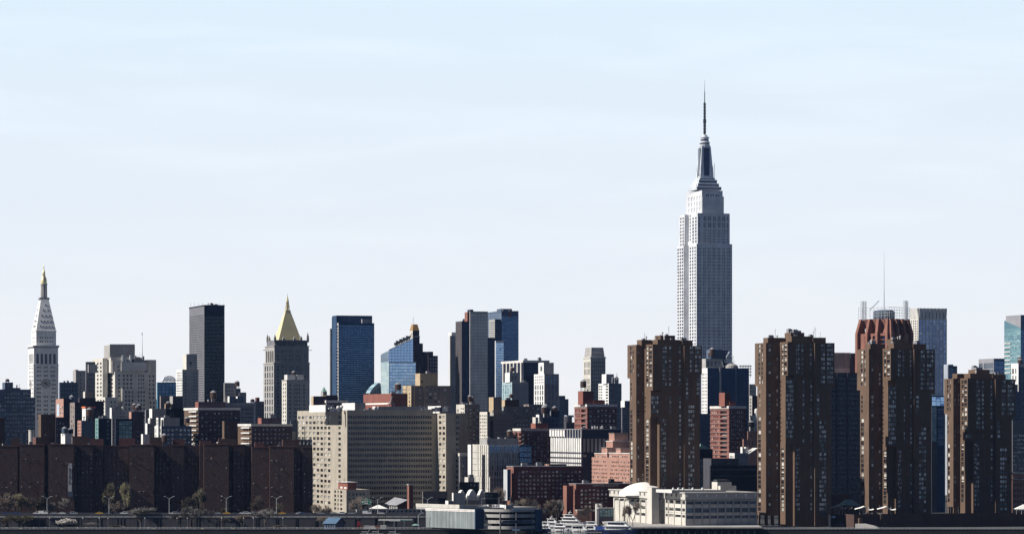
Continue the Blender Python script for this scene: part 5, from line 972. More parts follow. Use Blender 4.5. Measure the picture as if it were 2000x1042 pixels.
# ---------------------------------------------------------------- dark red-brown brick blocks by the highway
def brick_block(lab, D, xl, xr, yt, wings, pents, seed):
    b = Bld('brick_apartment_block', lab, 'apartment block', D, xl - .5, xl, xr, yt + 1.5, wall='stuy_shaded', rot=-10, dep=34, group='dark brick apartment blocks along the highway', par=.4, clutter=2,  # recessed walls in a darker brick tone: courtyard shade put into the colour
            front=[G(xl + 3, xr - 3, int((xr - xl) / 7), .26, yt + 7, 996, 14, .44, 'win_dim', .3, False, skip=.3)])
    for (a, c, t, at, w, n) in wings:
        cols = []; 
        for k in range(n): p = a + (c - a) * (k + .5) / n; cols.append((p - .95, p + .95))
        r = b.box(a - 1.5, a, c, t, at=at * .7, dep=-at * .7 + .5, wall=w, name='wing', par=.4, roof='tar', front=[W(cols, iv(t + 5, 998, 14, .44), 'win_dim', .3, skip=.08)])
        b.bands(r, [(t, t + 1.5)], .15, 'stuy_red', 'parapet')
        x0, y0, x1, y1 = r
        for k in range(int(n * 2.2)):                                            # window air conditioners
            p = cols[b.rnd.randrange(n)]; row = iv(t + 5, 998, 14, .40)[b.rnd.randrange(14)]
            x = b.X((p[0] + p[1]) / 2, y0); z = b.Z(row[1], x0, y0); q = MB(); q.box(x - .35, y0 - .45, z, x + .35, y0 + .1, z + .45, 'white' if k % 2 else 'grey'); q.build('air_conditioner', b.root)
    for (a, c, d, t, at) in pents:
        b.box(a, c, d, t, yt + 2, at=at, dep=9, wall='stuy_red' if at < 4 else 'brown_dark', left_wall='stuy_red', name='penthouse', par=.3, front=[W([((c + d) / 2 - 1, (c + d) / 2 + 1)], [(t + 3, t + 6)], 'win_dark', .3)])
    b.done(); return b
brick_block('dark brick block at the left edge with two broad wings', 2300, -40, 94, 868, [(-34, 34.5, 869.5, -7, 'stuy', 8), (38, 86.5, 867, -9, 'stuy', 6)], [(20, 22, 40, 855, 5), (101, 102, 110, 862, 6)], 1)
bb = brick_block('dark brick block carrying the white vertical phone number banner', 2290, 94, 202, 867, [(95, 145, 866, -9, 'stuy', 5), (158, 182, 867, -3, 'stuy_shaded', 3)], [(139, 141, 173, 851, 4), (173, 175, 202, 856, 3)], 2)
brick_block('dark brick block with a greenish tree at its left corner and a fire stair notch', 2300, 202.5, 390, 868, [(203, 251, 869.5, -3, 'stuy', 6), (252, 301, 867, -10, 'stuy', 6), (335, 360, 868, -3, 'stuy_shaded', 3)], [(230, 232, 264, 855, 2), (290, 292, 320, 853, 6), (320, 337, 361, 857, 3)], 3)
brick_block('dark brick block directly below the brown stair tower', 2300, 390, 491, 868, [(398, 447, 866, -9, 'stuy', 5), (455, 478, 867, -3, 'stuy_shaded', 3)], [(388, 390, 413, 860, 2), (425, 427, 462, 856, 4)], 4)
brick_block('dark brick block ending the row beside the beige hospital', 2300, 491, 610, 871, [(491.5, 524, 872, -4, 'stuy', 4), (526, 574, 870.5, -10, 'stuy', 5), (590, 609, 872, -3, 'stuy_shaded', 2)], [(496, 498, 516, 863, 3), (550, 552, 585, 858, 5)], 5)
# banner hanging on the brick wing
x0, y0 = bb.X(132.8, -6.3), -6.3; x1 = bb.X(140.2, -6.3); zt, zb = bb.Z(904, x0, y0), bb.Z(958.8, x0, y0)
def wpt(b, x, y, z): return (b.P[0] + x * b.u[0] + y * b.v[0], b.P[1] + x * b.u[1] + y * b.v[1], z + b.gz)
ban = tag(empty('banner', wpt(bb, (x0 + x1) / 2, y0 - .15, zb), bb.a), 'long white vertical banner with a phone number hung on a dark brick wall', 'banner')
q = MB(); w = (x1 - x0) / 2; q.box(-w, -.12, 0, w, -.04, zt - zb, 'offwhite'); q.build('sheet', ban)
q = MB(); q.box(-w * .95, -.12, -3.4, w * 1.5, -.03, -.3, 'slate_blue'); q.build('lower_sheet', ban)
text('855 803 5588', 1.95, 'black', ban, (0, -.16, (zt - zb) * .55), (rad(90), rad(-90), 0))

# ---------------------------------------------------------------- domed school on the river platform
def school():
    b = Bld('domed_school', 'low cream school building with a white dome, blank tower slab and long window bands', 'school', 2112, 1290, 1339, 1479, 976, wall='concrete', left_wall='cream', par=.2,
            front=[W([(1341 + 15.2 * k, 1355.2 + 15.2 * k) for k in range(9)], [(978, 984), (991, 1000), (1006, 1012), (1019, 1029)], 'win_blue', .8, part='window')],
            left=[W([(1300, 1305.5), (1307, 1317), (1318.5, 1331), (1332.5, 1338)], [(977, 984), (992, 998), (1005, 1010), (1018, 1028)], 'win_dark', .8)], gz=4.4)
    def fascia(r, xl, xc, xr, yt, yb, at, step):
        f_ = b.box(xl, xc, xr, yt, yb, at=at, wall='concrete', left_wall='cream', name='fascia', par=.3)
        x0, y0, x1, y1 = f_
        n = max(2, int((y1 - y0) / 8)); 
        for k in range(n): y = y0 + (y1 - y0) * (k + .7) / n; q = MB(); q.box(x0 - .45, y, b.Z(yt + 8.5, x0, y0), x0 - .003, y + 1.2, b.Z(yt + 2.5, x0, y0), 'grey_mid'); q.build('scupper', b.root)
        if xr - xc > 40:
            for k in range(8): x = b.X(xc + 4 + (xr - xc - 8) * k / 7, y0); q = MB(); q.box(x - .4, y0 - .45, b.Z(yt + 8, x0, y0), x + .4, y0 - .003, b.Z(yt + 2.8, x0, y0), 'offwhite'); q.build('scupper', b.root)
        q = MB(); q.box(x0 - .6, y0 - .6, b.Z(yt + 1.6, x0, y0), x1 + .6, y1 + .6, b.Z(yt, x0, y0) + .05, 'cream'); q.build('coping', b.root)
        return f_
    fascia(b.main, 1291, 1338.5, 1479.5, 961, 975, -1.2, 12)
    b.bands(b.main, [(1000.5, 1001.5)], .15, 'tan_grey', 'floor_band')
    yA = b.main[3] + 4
    r = b.box(1198, 1268, 1290, 975, at=yA + 3, wall='concrete', left_wall='cream', name='assembly_wing', par=.2, left=[W([(1241.5, 1250.5), (1252, 1261)], [(988, 993.5), (1001.5, 1007)], 'win_dark', .8), W([(1200 + 10.3 * k, 1208.6 + 10.3 * k) for k in range(6)], [(976, 981)], 'win_dark', .8), W([(1211 + 10.3 * k, 1219 + 10.3 * k) for k in range(5)], [(1013, 1024)], 'win_dark', .8)])
    fascia(r, 1190, 1266, 1292, 958.5, 972.5, yA + 2.6, 12)
    for px in (1201, 1210.5, 1220, 1230, 1240.5, 1251, 1262): x = r[0]; y = b.Y(px, x); q = MB(); q.box(x - .5, y - .35, 0, x - .003, y + .35, b.Z(975, x, y), 'cream'); q.build('pilaster', b.root)
    x = b.main[0]
    for px in (1306, 1317.5, 1331.5): y = b.Y(px, x); q = MB(); q.box(x - .5, y - .3, 0, x - .003, y + .3, b.Z(976), 'cream'); q.build('pilaster', b.root)
    for k in range(8): xx = b.X(1340.5 + 15.2 * (k + 1), 0); q = MB(); q.box(xx - .35, -.5, 0, xx + .35, -.003, b.Z(976), 'grey'); q.build('pilaster', b.root)
    b.box(1264, 1273, 1287, 951.5, at=yA - 12, wall='concrete', left_wall='cream', name='tower_slab', par=.3)
    # upper roof storey, dome
    b.box(1300, 1312, 1418, 956, 962, at=8, dep=30, wall='grey', left_wall='offwhite', name='roof_storey', par=.1, roof='offwhite')
    b.box(1391, 1401, 1429, 940.5, 957, at=13, dep=10, wall='tan_grey', left_wall='cream', name='penthouse', par=.2); b.box(1404, 1407, 1438, 948, 957, at=9, dep=6, wall='tan_grey', left_wall='cream', name='penthouse', par=.2, roof='cream'); b.box(1396, 1400, 1424, 936, 940.6, at=15, dep=6, wall='steel_dark', name='rooftop_plant', par=0)
    for px in (1316, 1326, 1335, 1354, 1373): xx = b.X(px, 9); q = MB(); q.lathe(xx, 10, [(.7, b.Z(956, xx, 10)), (.7, b.Z(953, xx, 10)), (.5, b.Z(951.6, xx, 10)), (.1, b.Z(951, xx, 10))], 10, 'white'); q.build('vent', b.root)
    cy = yA + 34; cx = b.X(1260, cy); R = (b.X(1309, cy) - b.X(1212, cy)) / 2; zt, zb = b.Z(940.5, cx, cy), b.Z(960, cx, cy)
    q = MB(); hd = zt - zb; rh = (R * R + hd * hd) / (2 * hd); am = math.asin(min(1, R / rh)); q.lathe(cx, cy, [(R, zb - 2)] + [(rh * math.sin(am * t / 12), zt - rh * (1 - math.cos(am * t / 12))) for t in range(12, 0, -1)] + [(.05, zt)], 48, 'dome_white'); q.build('dome', b.root, smooth=True)
    b.done(); return b
school()

# college buildings
def college():
    b = Bld('college_block', 'dark brick college building with rooftop lettering and lit fin wall at its left', 'college', 2242, 1111.8, 1125, 1240, 943.5, wall='red_dark', left_wall='terracotta', par=.4, clutter=4,  # left walls in brighter brick, standing for the sun on them
            front=[G(1132.5, 1188, 7, .55, 953, 1000, 6, .52, 'win_blind', .25), G(1188, 1250, 8, .5, 953, 975, 3, .45, 'win_dark', .25)], left=[G(1121, 1124, 1, .4, 950, 1000, 6, .35, 'win_dark', .3)])
    b.bands(b.main, [(943.5, 944.8)], .25, 'grey')
    b.box(1099.7, 1106.8, 1120, 947.5, at=-5, dep=None, wall='red_dark', left_wall='terracotta', name='fin_wall', par=.1)
    b.box(1186, 1188, 1216, 939.8, 944, at=4, dep=6, wall='plum', left_wall='pink', name='penthouse'); b.box(1190, 1193, 1200, 934.5, 944, at=5, dep=5, wall='black', name='vent_box')
    text('HUNTER COLLEGE', 2.1, 'offwhite', b.root, (b.X(1183, -.1), -.12, b.Z(947.3)), (rad(90), 0, 0))
    b.done()
    c = Bld('brick_annex', 'low pinkish brick annex with big windows behind the boats', 'building', 2212, 1124, 1127.5, 1156, 994.5, wall='pink', par=.3, front=[G(1129, 1146, 3, .75, 998, 1004, 1, .95, 'win_pale', .3)]); c.bands(c.main, [(994.5, 996)], .25, 'limestone'); c.done()
    c = Bld('glass_hall', 'dark glass hall with white roof edge between the brick annex and domed school', 'building', 2205, 1168, 1170, 1199, 990.5, wall='grey_dark', par=.3, front=[G(1171, 1198, 5, .92, 993, 1008, 2, .9, 'curtain_teal', .2)]); c.bands(c.main, [(990.5, 992)], .5, 'offwhite', 'roof_band')
    for px in (1166, 1172.5): x = c.X(px, 4); g = MB(); g.lathe(x, 4, [(1.1, 0), (1.1, c.Z(983))], 12, 'offwhite'); g.build('vent_pipe', c.root)
    c.done()
college()

# ---------------------------------------------------------------- parking garage over the river
def garage():
    b = Bld('parking_garage', 'riverside parking garage with ribbed metal wall, blue end panels and open curved decks', 'parking garage', 2062, 832, 928, 943.5, 998, wall='blue_panel', left_wall='corrugated', rot=22, par=.3, yb=1032, gz=1.0, roof='concrete')
    x0, y0, x1, y1 = b.main; zt, zb = b.Z(998), b.Z(1032)
    n = 70                                                                              # vertical ribs of the metal wall
    q = MB()
    for k in range(n): y = y0 + (y1 - y0) * (k + .2) / n; d = .12 + .2 * b.rnd.random(); q.box(x0 - d, y, zb, x0 - .003, y + (y1 - y0) / n * .5, zt - .3, 'corrugated')
    q.build('metal_ribs', b.root)
    q = MB(); q.box(x0 - .35, y0, zt - .25, x0 + .4, y1 + .3, zt + 1.2, 'white'); q.box(x0 - .38, y0, zt + .3, x0 - .352, y1 + .3, zt + .55, 'pink'); q.build('parapet', b.root)
    q = MB(); q.box(x0 - .2, y0 - .5, zb, x1 + .2, y0 - .01, b.Z(993), 'blue_panel')
    for k in range(7): x = x0 + (x1 - x0) * k / 7; q.box(x, y0 - .62, zb, x + .25, y0 - .5, b.Z(993), 'blue_panel')
    q.build('end_panel', b.root)
    # curved decks: arc from the blue panel away to the right
    wA = Vector((b.P[0] + x1 * b.u[0] + (y0 - 1) * b.v[0], b.P[1] + x1 * b.u[1] + (y0 - 1) * b.v[1]))
    def arc(t):                                                                         # bulges towards the river, then turns away
        wy = wA.y - 9.5 * math.sin(math.pi * min(1, t * .92)) + 5 * t ** 2; wx = wA.x + ((1045 - 1000) / F * (wA.y + 5) - wA.x) * t
        dx, dy = wx - b.P[0], wy - b.P[1]; return Vector((dx * b.u[0] + dy * b.u[1], dx * b.v[0] + dy * b.v[1]))
    pA = arc(0); xe = arc(1).x
    N = 16
    def ribbon(name, za, zb_, m, out=0.0, thick=.35):
        q = MB()
        for k in range(N):
            p, r_ = arc(k / N), arc((k + 1) / N); d = (r_ - p).normalized(); nn = Vector((d.y, -d.x)) * out
            A = [(p.x + nn.x, p.y + nn.y), (r_.x + nn.x, r_.y + nn.y), (r_.x + nn.x - .0, r_.y + nn.y + thick), (p.x + nn.x, p.y + nn.y + thick)]
            q.poly([(*a, za) for a in A] + [(*a, zb_) for a in A], [(0, 1, 5, 4), (1, 2, 6, 5), (2, 3, 7, 6), (3, 0, 4, 7), (4, 5, 6, 7), (3, 2, 1, 0)], m)
        return q.build(name, b.root)
    for ya, yb in ((993, 998.5), (1003, 1009.5), (1014.5, 1021), (1026, 1032)): ribbon('deck_wall', b.Z(yb), b.Z(ya), 'tan_grey')
    for yy in (998.5, 1009.5, 1021, 1031.5):                                             # slabs
        q = MB(); z = b.Z(yy)
        pts = [arc(k / N) for k in range(N + 1)]
        v = [(p.x, p.y + .3, z) for p in pts] + [(p.x + 5, p.y + 16, z) for p in pts]
        q.poly(v, [(k, k + 1, N + 2 + k, N + 1 + k) for k in range(N)], 'grey_dark'); q.build('deck_slab', b.root)
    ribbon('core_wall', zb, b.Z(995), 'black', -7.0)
    for k in range(1, 4): p = arc(k / 3.2); q = MB(); q.bar((p.x, p.y - .15, 0), (p.x, p.y - .15, b.Z(1000)), .3, 'grey_mid', 8); q.build('column', b.root)
    pe = arc(1.0); q = MB(); q.box(pe.x - .2, pe.y - .5, b.Z(1037), b.X(1058, pe.y), pe.y + 22, b.Z(994), 'blue_panel'); q.build('end_panel', b.root)
    p = arc(.62); ang = math.atan2(*(arc(.66) - arc(.58)).yx)
    q = MB(); q.box(-9, -.1, -.9, 10.5, 0, .9, 'slate_blue'); o = link('sign_board', q.mesh('sign_board'), b.root, (p.x, p.y - .35, b.Z(1017.7)), ang)
    text('MARINA', 1.9, 'black', o, (0, -.14, 0), (rad(90), 0, 0))
    p = arc(.33); q = MB(); q.lathe(0, 0, [(.9, 0), (.9, .06)], 16, 'grey_mid'); o = link('emblem', q.mesh('emblem'), b.root, (p.x, p.y - .2, b.Z(1017.7))); o.rotation_euler = (rad(90), 0, ang)
    # roof parking deck seen edge on
    q = MB(); xa, xb = b.X(897, 26), b.X(1042, 30); q.box(xa, 26, b.Z(996, 0, 26), xb, 70, b.Z(992, 0, 26), 'concrete'); q.box(xa, 26, b.Z(992, 0, 26), xa + .4, 70, b.Z(985, 0, 26), 'cream'); q.box(xa, 69.6, b.Z(993, 0, 70), xb, 70, b.Z(987, 0, 70), 'tan_grey')
    q.poly([(xa, 25.7, b.Z(993, 0, 26)), (b.X(960, 26), 25.7, b.Z(993, 0, 26)), (b.X(960, 26), 25.7, b.Z(990.5, 0, 26)), (xa, 25.7, b.Z(985, 0, 26)), (xa, 26, b.Z(993, 0, 26)), (b.X(960, 26), 26, b.Z(993, 0, 26)), (b.X(960, 26), 26, b.Z(990.5, 0, 26)), (xa, 26, b.Z(985, 0, 26))], [(0, 1, 2, 3), (4, 5, 6, 7), (3, 2, 6, 7)], 'cream'); q.build('roof_deck', b.root)
    b.box(984, 988, 1003, 985, 993, at=24, dep=6, wall='grey', left_wall='white', name='stair_hut', par=.2)
    for px, pt in ((912.6, 971), (941, 971), (974.6, 970), (996.5, 969)): x = b.X(px, 27); q = MB(); q.bar((x, 27, b.Z(993, x, 27)), (x, 27, b.Z(pt, x, 27)), .16, 'grey'); q.bar((x, 27, b.Z(pt + .5, x, 27)), (x + 1.2, 27, b.Z(pt, x, 27)), .1, 'grey'); q.build('lamp_pole', b.root)
    b.done(); return b
gar = garage()
b = Bld('grey_service_tower', 'grey blank service block with a narrow white side behind the parking garage', 'building', 2190, 882.7, 885.5, 908, 961.5, wall='concrete', left_wall='white', par=.3, left=[])  # grey block; sunlight on its left side is put in as white
b.box(873.5, 875.5, 885, 977, at=-1, dep=7, wall='grey', left_wall='white', name='stair_frame', front=[G(876, 884.8, 1, .85, 979, 993, 2, .8, 'win_dark', .8)]); b.done()
# white domed storage tents
for i, (xl, xr, yt, lab) in enumerate(((893, 910, 956, 'white ribbed storage tent nearest the grey service block'), (910.5, 931.5, 955, 'largest white ribbed storage tent, middle of three'), (932, 948, 955.5, 'white ribbed storage tent beside the dark rooftop frames'))):
    D = 2232 + 3 * i; p = world_at((xl + xr) / 2, 975, D); e = tag(empty('storage_tent', (p.x, D, GZ), PHI), lab, 'tent', 'white storage tents')
    w = (xr - xl) / F * D / 2; h = CZ + (HZ - yt) / F * D - GZ; hl = CZ + (HZ - 975) / F * D - GZ
    q = MB(); sec = [(-1, hl * .2), (-1, h * .62), (-.72, h * .85), (-.3, h * .97), (0, h), (.3, h * .97), (.72, h * .85), (1, h * .62), (1, hl * .2)]
    for s_ in range(8):
        y = -w * .9 + s_ * w * .25
        for (xa, za), (xb, zb) in zip(sec, sec[1:]): q.face([(xa * w, y, za), (xb * w, y, zb), (xb * w, y + w * .24, zb), (xa * w, y + w * .24, za)], 'fabric_white')
    q.face([(x * w, -w * .9, z) for x, z in sec], 'offwhite'); q.build('canvas', e)
    q = MB()
    for k in range(6): z = hl * .2 + (h * .9 - hl * .2) * k / 6; q.box(-w * .98, -w * .93, z, w * .98, -w * .9 - .003, z + .12, 'grey')
    q.build('seam', e)
b = Bld('rooftop_frames', 'dark open frame structure with parked equipment right of the white tents', 'building', 2230, 946, 948, 972, 960, wall='black', par=.3, front=[G(949, 963, 2, .9, 963, 975, 2, .7, 'win_dark', .6)], clutter=5); b.bands(b.main, [(960, 961), (972, 973)], .5, 'grey', 'ledge'); b.done()
b = Bld('retaining_wall_block', 'brownish low wall block under the white storage tents', 'wall', 2222, 899, 902, 935, 976, wall='brick_grey', par=.2); b.done()

# ---------------------------------------------------------------- plaza terrace under the brown towers
b = Bld('river_terrace', 'long dark brick terrace with planters under the brown towers', 'terrace', 2130, 1650, 1668, 2020, 1004, wall='brown_dark', par=.5, roof='brown_dark', gz=1.5, front=[W([(1780, 1782)], [(1015, 1025)], 'win_dark', .3)])
b.box(1676.5, 1678, 1684.5, 1011, at=-2, dep=4, wall='brown', name='pier', par=0); b.box(1718.5, 1720, 1726, 1001.5, 1013, at=-.8, dep=3, wall='brown', name='pier', par=0)
q = MB(); A = [(b.X(1670, -6), -6, b.Z(1021)), (b.X(1710, -14), -14, b.Z(1032)), (b.X(1745, -14), -14, b.Z(1033)), (b.X(1690, -4), -4, b.Z(1021))]; q.poly(A + [(x, y, 0) for x, y, z in A], [(0, 1, 2, 3), (0, 1, 5, 4), (3, 2, 6, 7), (0, 3, 7, 4)], 'tan_grey'); q.build('ramp', b.root); b.done()
b = Bld('terrace_base', 'low dark blue glazed base between the second and third brown towers', 'terrace', 2140, 1618, 1622, 1672, 1004, wall='black', par=.3, gz=1.5, front=[W([(1624, 1632)], [(1007, 1010)], 'curtain_blue', .2), W([(1633, 1652), (1662, 1671)], [(1022, 1027)], 'curtain_navy', .2)]); b.done()
b = Bld('lobby_block', 'small dark lobby with cluttered white railings left of the shade sails', 'building', 2200, 1620, 1623, 1660, 965, wall='brown_dark', par=.3, clutter=3); b.done()
b = Bld('green_hip_pavilion', 'small pavilion with a green hipped roof beside the third brown tower', 'pavilion', 2175, 1650, 1652, 1682, 986, wall='brown_dark', par=0)
x0, y0, x1, y1 = b.rect(1648, 1650, 1683, -.5); zb, zt = b.Z(986), b.Z(975); xm = (x0 + x1) / 2; q = MB(); y1 = y0 + 12
q.poly([(x0, y0, zb), (x1, y0, zb - 1), (x1, y1, zb), (x0, y1, zb), (x0 + 2.5, y0 + 6, zt), (xm + .8, y0 + 6, zt)], [(0, 1, 5, 4), (1, 2, 5), (2, 3, 4, 5), (3, 0, 4)], 'green_copper'); q.build('hip_roof', b.root)
for k in range(7): t = k / 6; q = MB(); q.bar((xm + .8, y0 + 6, zt), (x0 + (x1 - x0) * (.42 + .58 * t), y0, zb - .6 * t), .12, 'offwhite'); q.build('rib', b.root)
b.done()
# white shade sails
for i, (xa, xb, y, lab) in enumerate(((1623, 1653, 989, 'white shade sail above the planting left of the pavilion'), (1669, 1706, 991.5, 'white shade sail at the foot of the third brown tower'), (1712.5, 1749, 991.5, 'white shade sail farthest right on the terrace'))):
    D = 2120 if i else 2165; p = world_at((xa + xb) / 2, 1003, D); e = tag(empty('shade_sail', (p.x, D, p.z)), lab, 'shade sail', 'white shade sails on the terrace'); s = D / F; w = (xb - xa) / 2 * s; z = (1003 - y) * s
    q = MB(); n = 12; pr = lambda t: z + (.45 * math.sin(t * math.pi * 2.0 - .6) + .55 * abs(t - .5) * 1.2 + .9 * math.exp(-((t - .5) / .13) ** 2) - .5) * 2.2 * s * 2.2
    for k in range(n):
        for j in range(4):
            A = [(-w + 2 * w * t / n, -2.6 + 1.3 * jj, pr(t / n) + (.5 - abs(jj - 2) * .28)) for t, jj in ((k, j), (k + 1, j), (k + 1, j + 1), (k, j + 1))]; q.face(A, 'fabric_white'); q.face([(x_, y_, z_ - .06) for x_, y_, z_ in A], 'fabric_white')
    q.build('canvas', e, smooth=True)
    for t in (-.45, -.1, .1, .5): q = MB(); q.bar((w * t, 0, 0), (w * t, 0, z + .9), .1, 'white', 6); q.build('post', e)
# white tent at the right edge
p = world_at(2000, 1003, 2120); e = tag(empty('party_tent', (p.x, 2120, p.z)), 'white peaked tent with scalloped edge at the right edge of the view', 'tent'); s = 2120 / F
q = MB(); q.frustum((-18 * s, -3, 18 * s, 5), 10 * s, (-1 * s, .5, 3 * s, 1.5), 19 * s, 'fabric_white')
for k in range(18): q.poly([(-18 * s + 2 * s * k, -3.02, 10.2 * s), (-16 * s + 2 * s * k, -3.02, 10.2 * s), (-17 * s + 2 * s * k, -3.02, 7.6 * s)], [(0, 1, 2)], 'fabric_white')
q.build('canvas', e)
for t in (-16, -6, 5): q = MB(); q.bar((t * s, -2.8, 0), (t * s, -2.8, 10 * s), .1, 'white', 6); q.build('post', e)
# ---------------------------------------------------------------- ground, water, shore
def flat(name, pts, z, m, kind='structure'):
    q = MB(); q.face([(x, y, z) for x, y in pts], m); o = q.build(name); o['kind'] = kind; return o
SHORE = 2090.0
def wmat():
    m = mat('water', (.012, .022, .028), rough=.12, var=.05, spec=.5, streak=0)
    nt = m.node_tree; n = nt.nodes.new('ShaderNodeTexNoise'); n.inputs['Scale'].default_value = .5; n.inputs['Detail'].default_value = 5
    co = nt.nodes.new('ShaderNodeTexCoord'); b_ = nt.nodes.new('ShaderNodeBump'); b_.inputs['Strength'].default_value = .2; b_.inputs['Distance'].default_value = .5
    nt.links.new(co.outputs['Object'], n.inputs['Vector']); nt.links.new(n.outputs['Fac'], b_.inputs['Height']); nt.links.new(b_.outputs['Normal'], nt.nodes['Principled BSDF'].inputs['Normal'])
wmat()
mat('grass', (.055, .085, .03), rough=.95, var=.35, scale=.3)
mat('paving', (.13, .125, .115), rough=.9, var=.2, scale=.3)
flat('river_water', [(-2500, -50), (2500, -50), (2500, SHORE + 130), (-2500, SHORE + 130)], 0.0, 'water')
INX0, INX1, INY = 19.0, 57.0, 2204.0                       # the marina basin cut into the shore
q = MB()
for x0_, y0_, x1_, y1_ in ((-2500, SHORE, INX0, INY), (INX1, SHORE, 2500, INY), (-2500, INY, 2500, 6800)): q.face([(x0_, y0_, 2.4), (x1_, y0_, 2.4), (x1_, y1_, 2.4), (x0_, y1_, 2.4)], 'asphalt')
for a_, c_ in (((INX0, SHORE), (INX0, INY)), ((INX0, INY), (INX1, INY)), ((INX1, INY), (INX1, SHORE))): q.face([(*a_, -.5), (*c_, -.5), (*c_, 2.4), (*a_, 2.4)], 'seawall')
o = q.build('ground'); o['kind'] = 'structure'
for xa_, xb_, lab in ((-500, INX0, 'long low concrete seawall along the promenade left of the boats'), (INX1, 500, 'long low concrete seawall right of the boats, below the brown towers')):
    q = MB(); q.box(xa_, SHORE - 1.2, -.6, xb_, SHORE + .4, 2.75, 'seawall'); q.box(xa_, SHORE - 1.4, 2.75, xb_, SHORE + .7, 3.0, 'grey_mid'); tag(q.build('seawall'), lab, 'seawall')
flat('promenade_path', [(-500, SHORE + .8), (-48, SHORE + .8), (-48, SHORE + 6), (-500, SHORE + 6)], 2.408, 'paving')
flat('promenade_path', [(154, SHORE + .8), (500, SHORE + .8), (500, SHORE + 8), (154, SHORE + 8)], 2.408, 'paving')
def grass_patch(xa, xb, y0, y1):
    q = MB(); rn = random.Random(int(xa)); 
    for k in range(int((xb - xa) * (y1 - y0) * 7)):
        x, y = rn.uniform(xa, xb), rn.uniform(y0, y1); h = rn.uniform(.15, .5); a = rn.uniform(0, 3.14); w = .16
        q.face([(x - w * math.cos(a), y - w * math.sin(a), 2.4), (x + w * math.cos(a), y + w * math.sin(a), 2.4), (x + rn.uniform(-.1, .1), y, 2.4 + h)], 'grass')
    q.face([(xa, y0, 2.41), (xb, y0, 2.41), (xb, y1, 2.41), (xa, y1, 2.41)], 'grass')
    o = q.build('grass'); o['kind'] = 'stuff'
for xa, xb in ((-318, -300), (-270, -232), (-222, -186), (-155, -138)): grass_patch(xa, xb, SHORE + 6.5, SHORE + 12)

# ---------------------------------------------------------------- elevated highway
HY = SHORE + 22; HW = 24.0; HZ0 = CZ + (HZ - 1004.5) / F * HY; s = HY / F
hw = tag(empty('elevated_highway', (0, HY, 0)), 'elevated riverside highway on dark columns with a pale parapet', 'highway')
xa, xb = (-60 - 1000) * s, (868 - 1000) * s
q = MB(); q.box(xa, 0, HZ0 - 1.6, xb, HW, HZ0, 'asphalt'); q.build('deck', hw)
q = MB(); q.box(xa, -.6, HZ0 - 2.4, xb, -.003, HZ0 - .35, 'grey_dark'); q.build('girder', hw)
q = MB(); k = xa
while k < xb - 4: q.box(k, -.75, HZ0 - 1.55, min(k + 4.4, xb), -.61, HZ0 - .75, 'concrete'); k += 4.75
q.build('edge_beam', hw)
q = MB(); q.box(xa, -.4, HZ0 - .3, xb, -.1, HZ0 + .75, 'grey_dark'); q.build('parapet', hw)
q = MB(); q.box(xa, HW - .3, HZ0 - .2, xb, HW, HZ0 + .8, 'grey_dark'); q.build('parapet', hw)
for k in range(25):
    x = xa + 6 + k * 12.2
    if x > xb: break
    for y in (2.0, HW - 3):
        q = MB(); q.box(x - .5, y - .5, 2.2, x + .5, y + .5, HZ0 - 1.6, 'steel_dark'); q.box(x - .9, y - .8, HZ0 - 2.6, x + .9, y + .8, HZ0 - 1.6, 'steel_dark'); q.build('pillar', hw)
for k in range(6): q = MB(); y = 6 + k * 0; 
for y in (8.0, 16.0): q = MB(); q.box(xa, y - .08, HZ0 + .004, xb, y + .08, HZ0 + .012, 'white'); q.build('lane_line', hw)

def lamp_mesh():
    pass
def street_lamp(px, ytop, ybase, D, lab, z0=None, double=True, group='double armed lamps on the highway'):
    p = world_at(px, ybase, D); z0 = p.z if z0 is None else z0; h = CZ + (HZ - ytop) / F * D - z0
    e = tag(empty('street_lamp', (p.x, D, z0)), lab, 'street lamp', group)
    q = MB(); q.bar((0, 0, 0), (0, 0, h * .86), .17, 'steel_light', 6, .12); q.build('pole', e)
    for sx in ((-1, 1) if double else (1,)):
        q = MB(); q.bar((0, 0, h * .85), (sx * 2.3, 0, h * .99), .1, 'steel_light', 5, .08); q.build('arm', e)
        q = MB(); q.box(sx * 3.3 if sx < 0 else 2.2, -.22, h * .975, -2.2 if sx < 0 else sx * 3.3, .22, h * 1.0, 'steel_light'); q.build('lamp_head', e)
    return e
for px, lab in ((92, 'double armed street lamp in front of the brick wing left of the banner'), (213, 'double armed street lamp before the greenish trees'), (330.5, 'double armed street lamp between the greenish trees and the bare ones, below the dark slab'), (442, 'double armed street lamp in front of the block below the brown stair tower'),
                (540, 'double armed street lamp near the right end of the dark brick blocks'), (737.5, 'double armed street lamp right of the green road sign'), (835, 'double armed street lamp left of the parking garage')):
    street_lamp(px, 968 if px < 600 else 970, 1004, HY + HW - .8, lab, HZ0)
for i, px in enumerate((97, 162, 194, 211, 283, 346, 366, 433, 476, 495, 552.5)):
    D = SHORE + 9; p = world_at(px, 1030, D); e = tag(empty('promenade_lamp', (p.x, D, 2.4)), 'slim single globe lamp post on the riverside promenade', 'lamp post', 'globe lamps on the promenade')
    h = 21 * D / F; q = MB(); q.bar((0, 0, 0), (0, 0, h), .09, 'grey', 6, .07); q.build('pole', e); q = MB(); q.lathe(0, 0, [(.1, h), (.3, h + .15), (.36, h + .4), (.25, h + .65), (.05, h + .72)], 8, 'offwhite'); q.build('globe', e)
street_lamp(817, 1000, 1030, SHORE + 6, 'single armed street lamp left of the parking garage with a yellow signal', 2.4, False, None)
street_lamp(1086.5, 990, 1022, 2212, 'single armed street lamp among the bare trees behind the boats', 2.4, False, None)

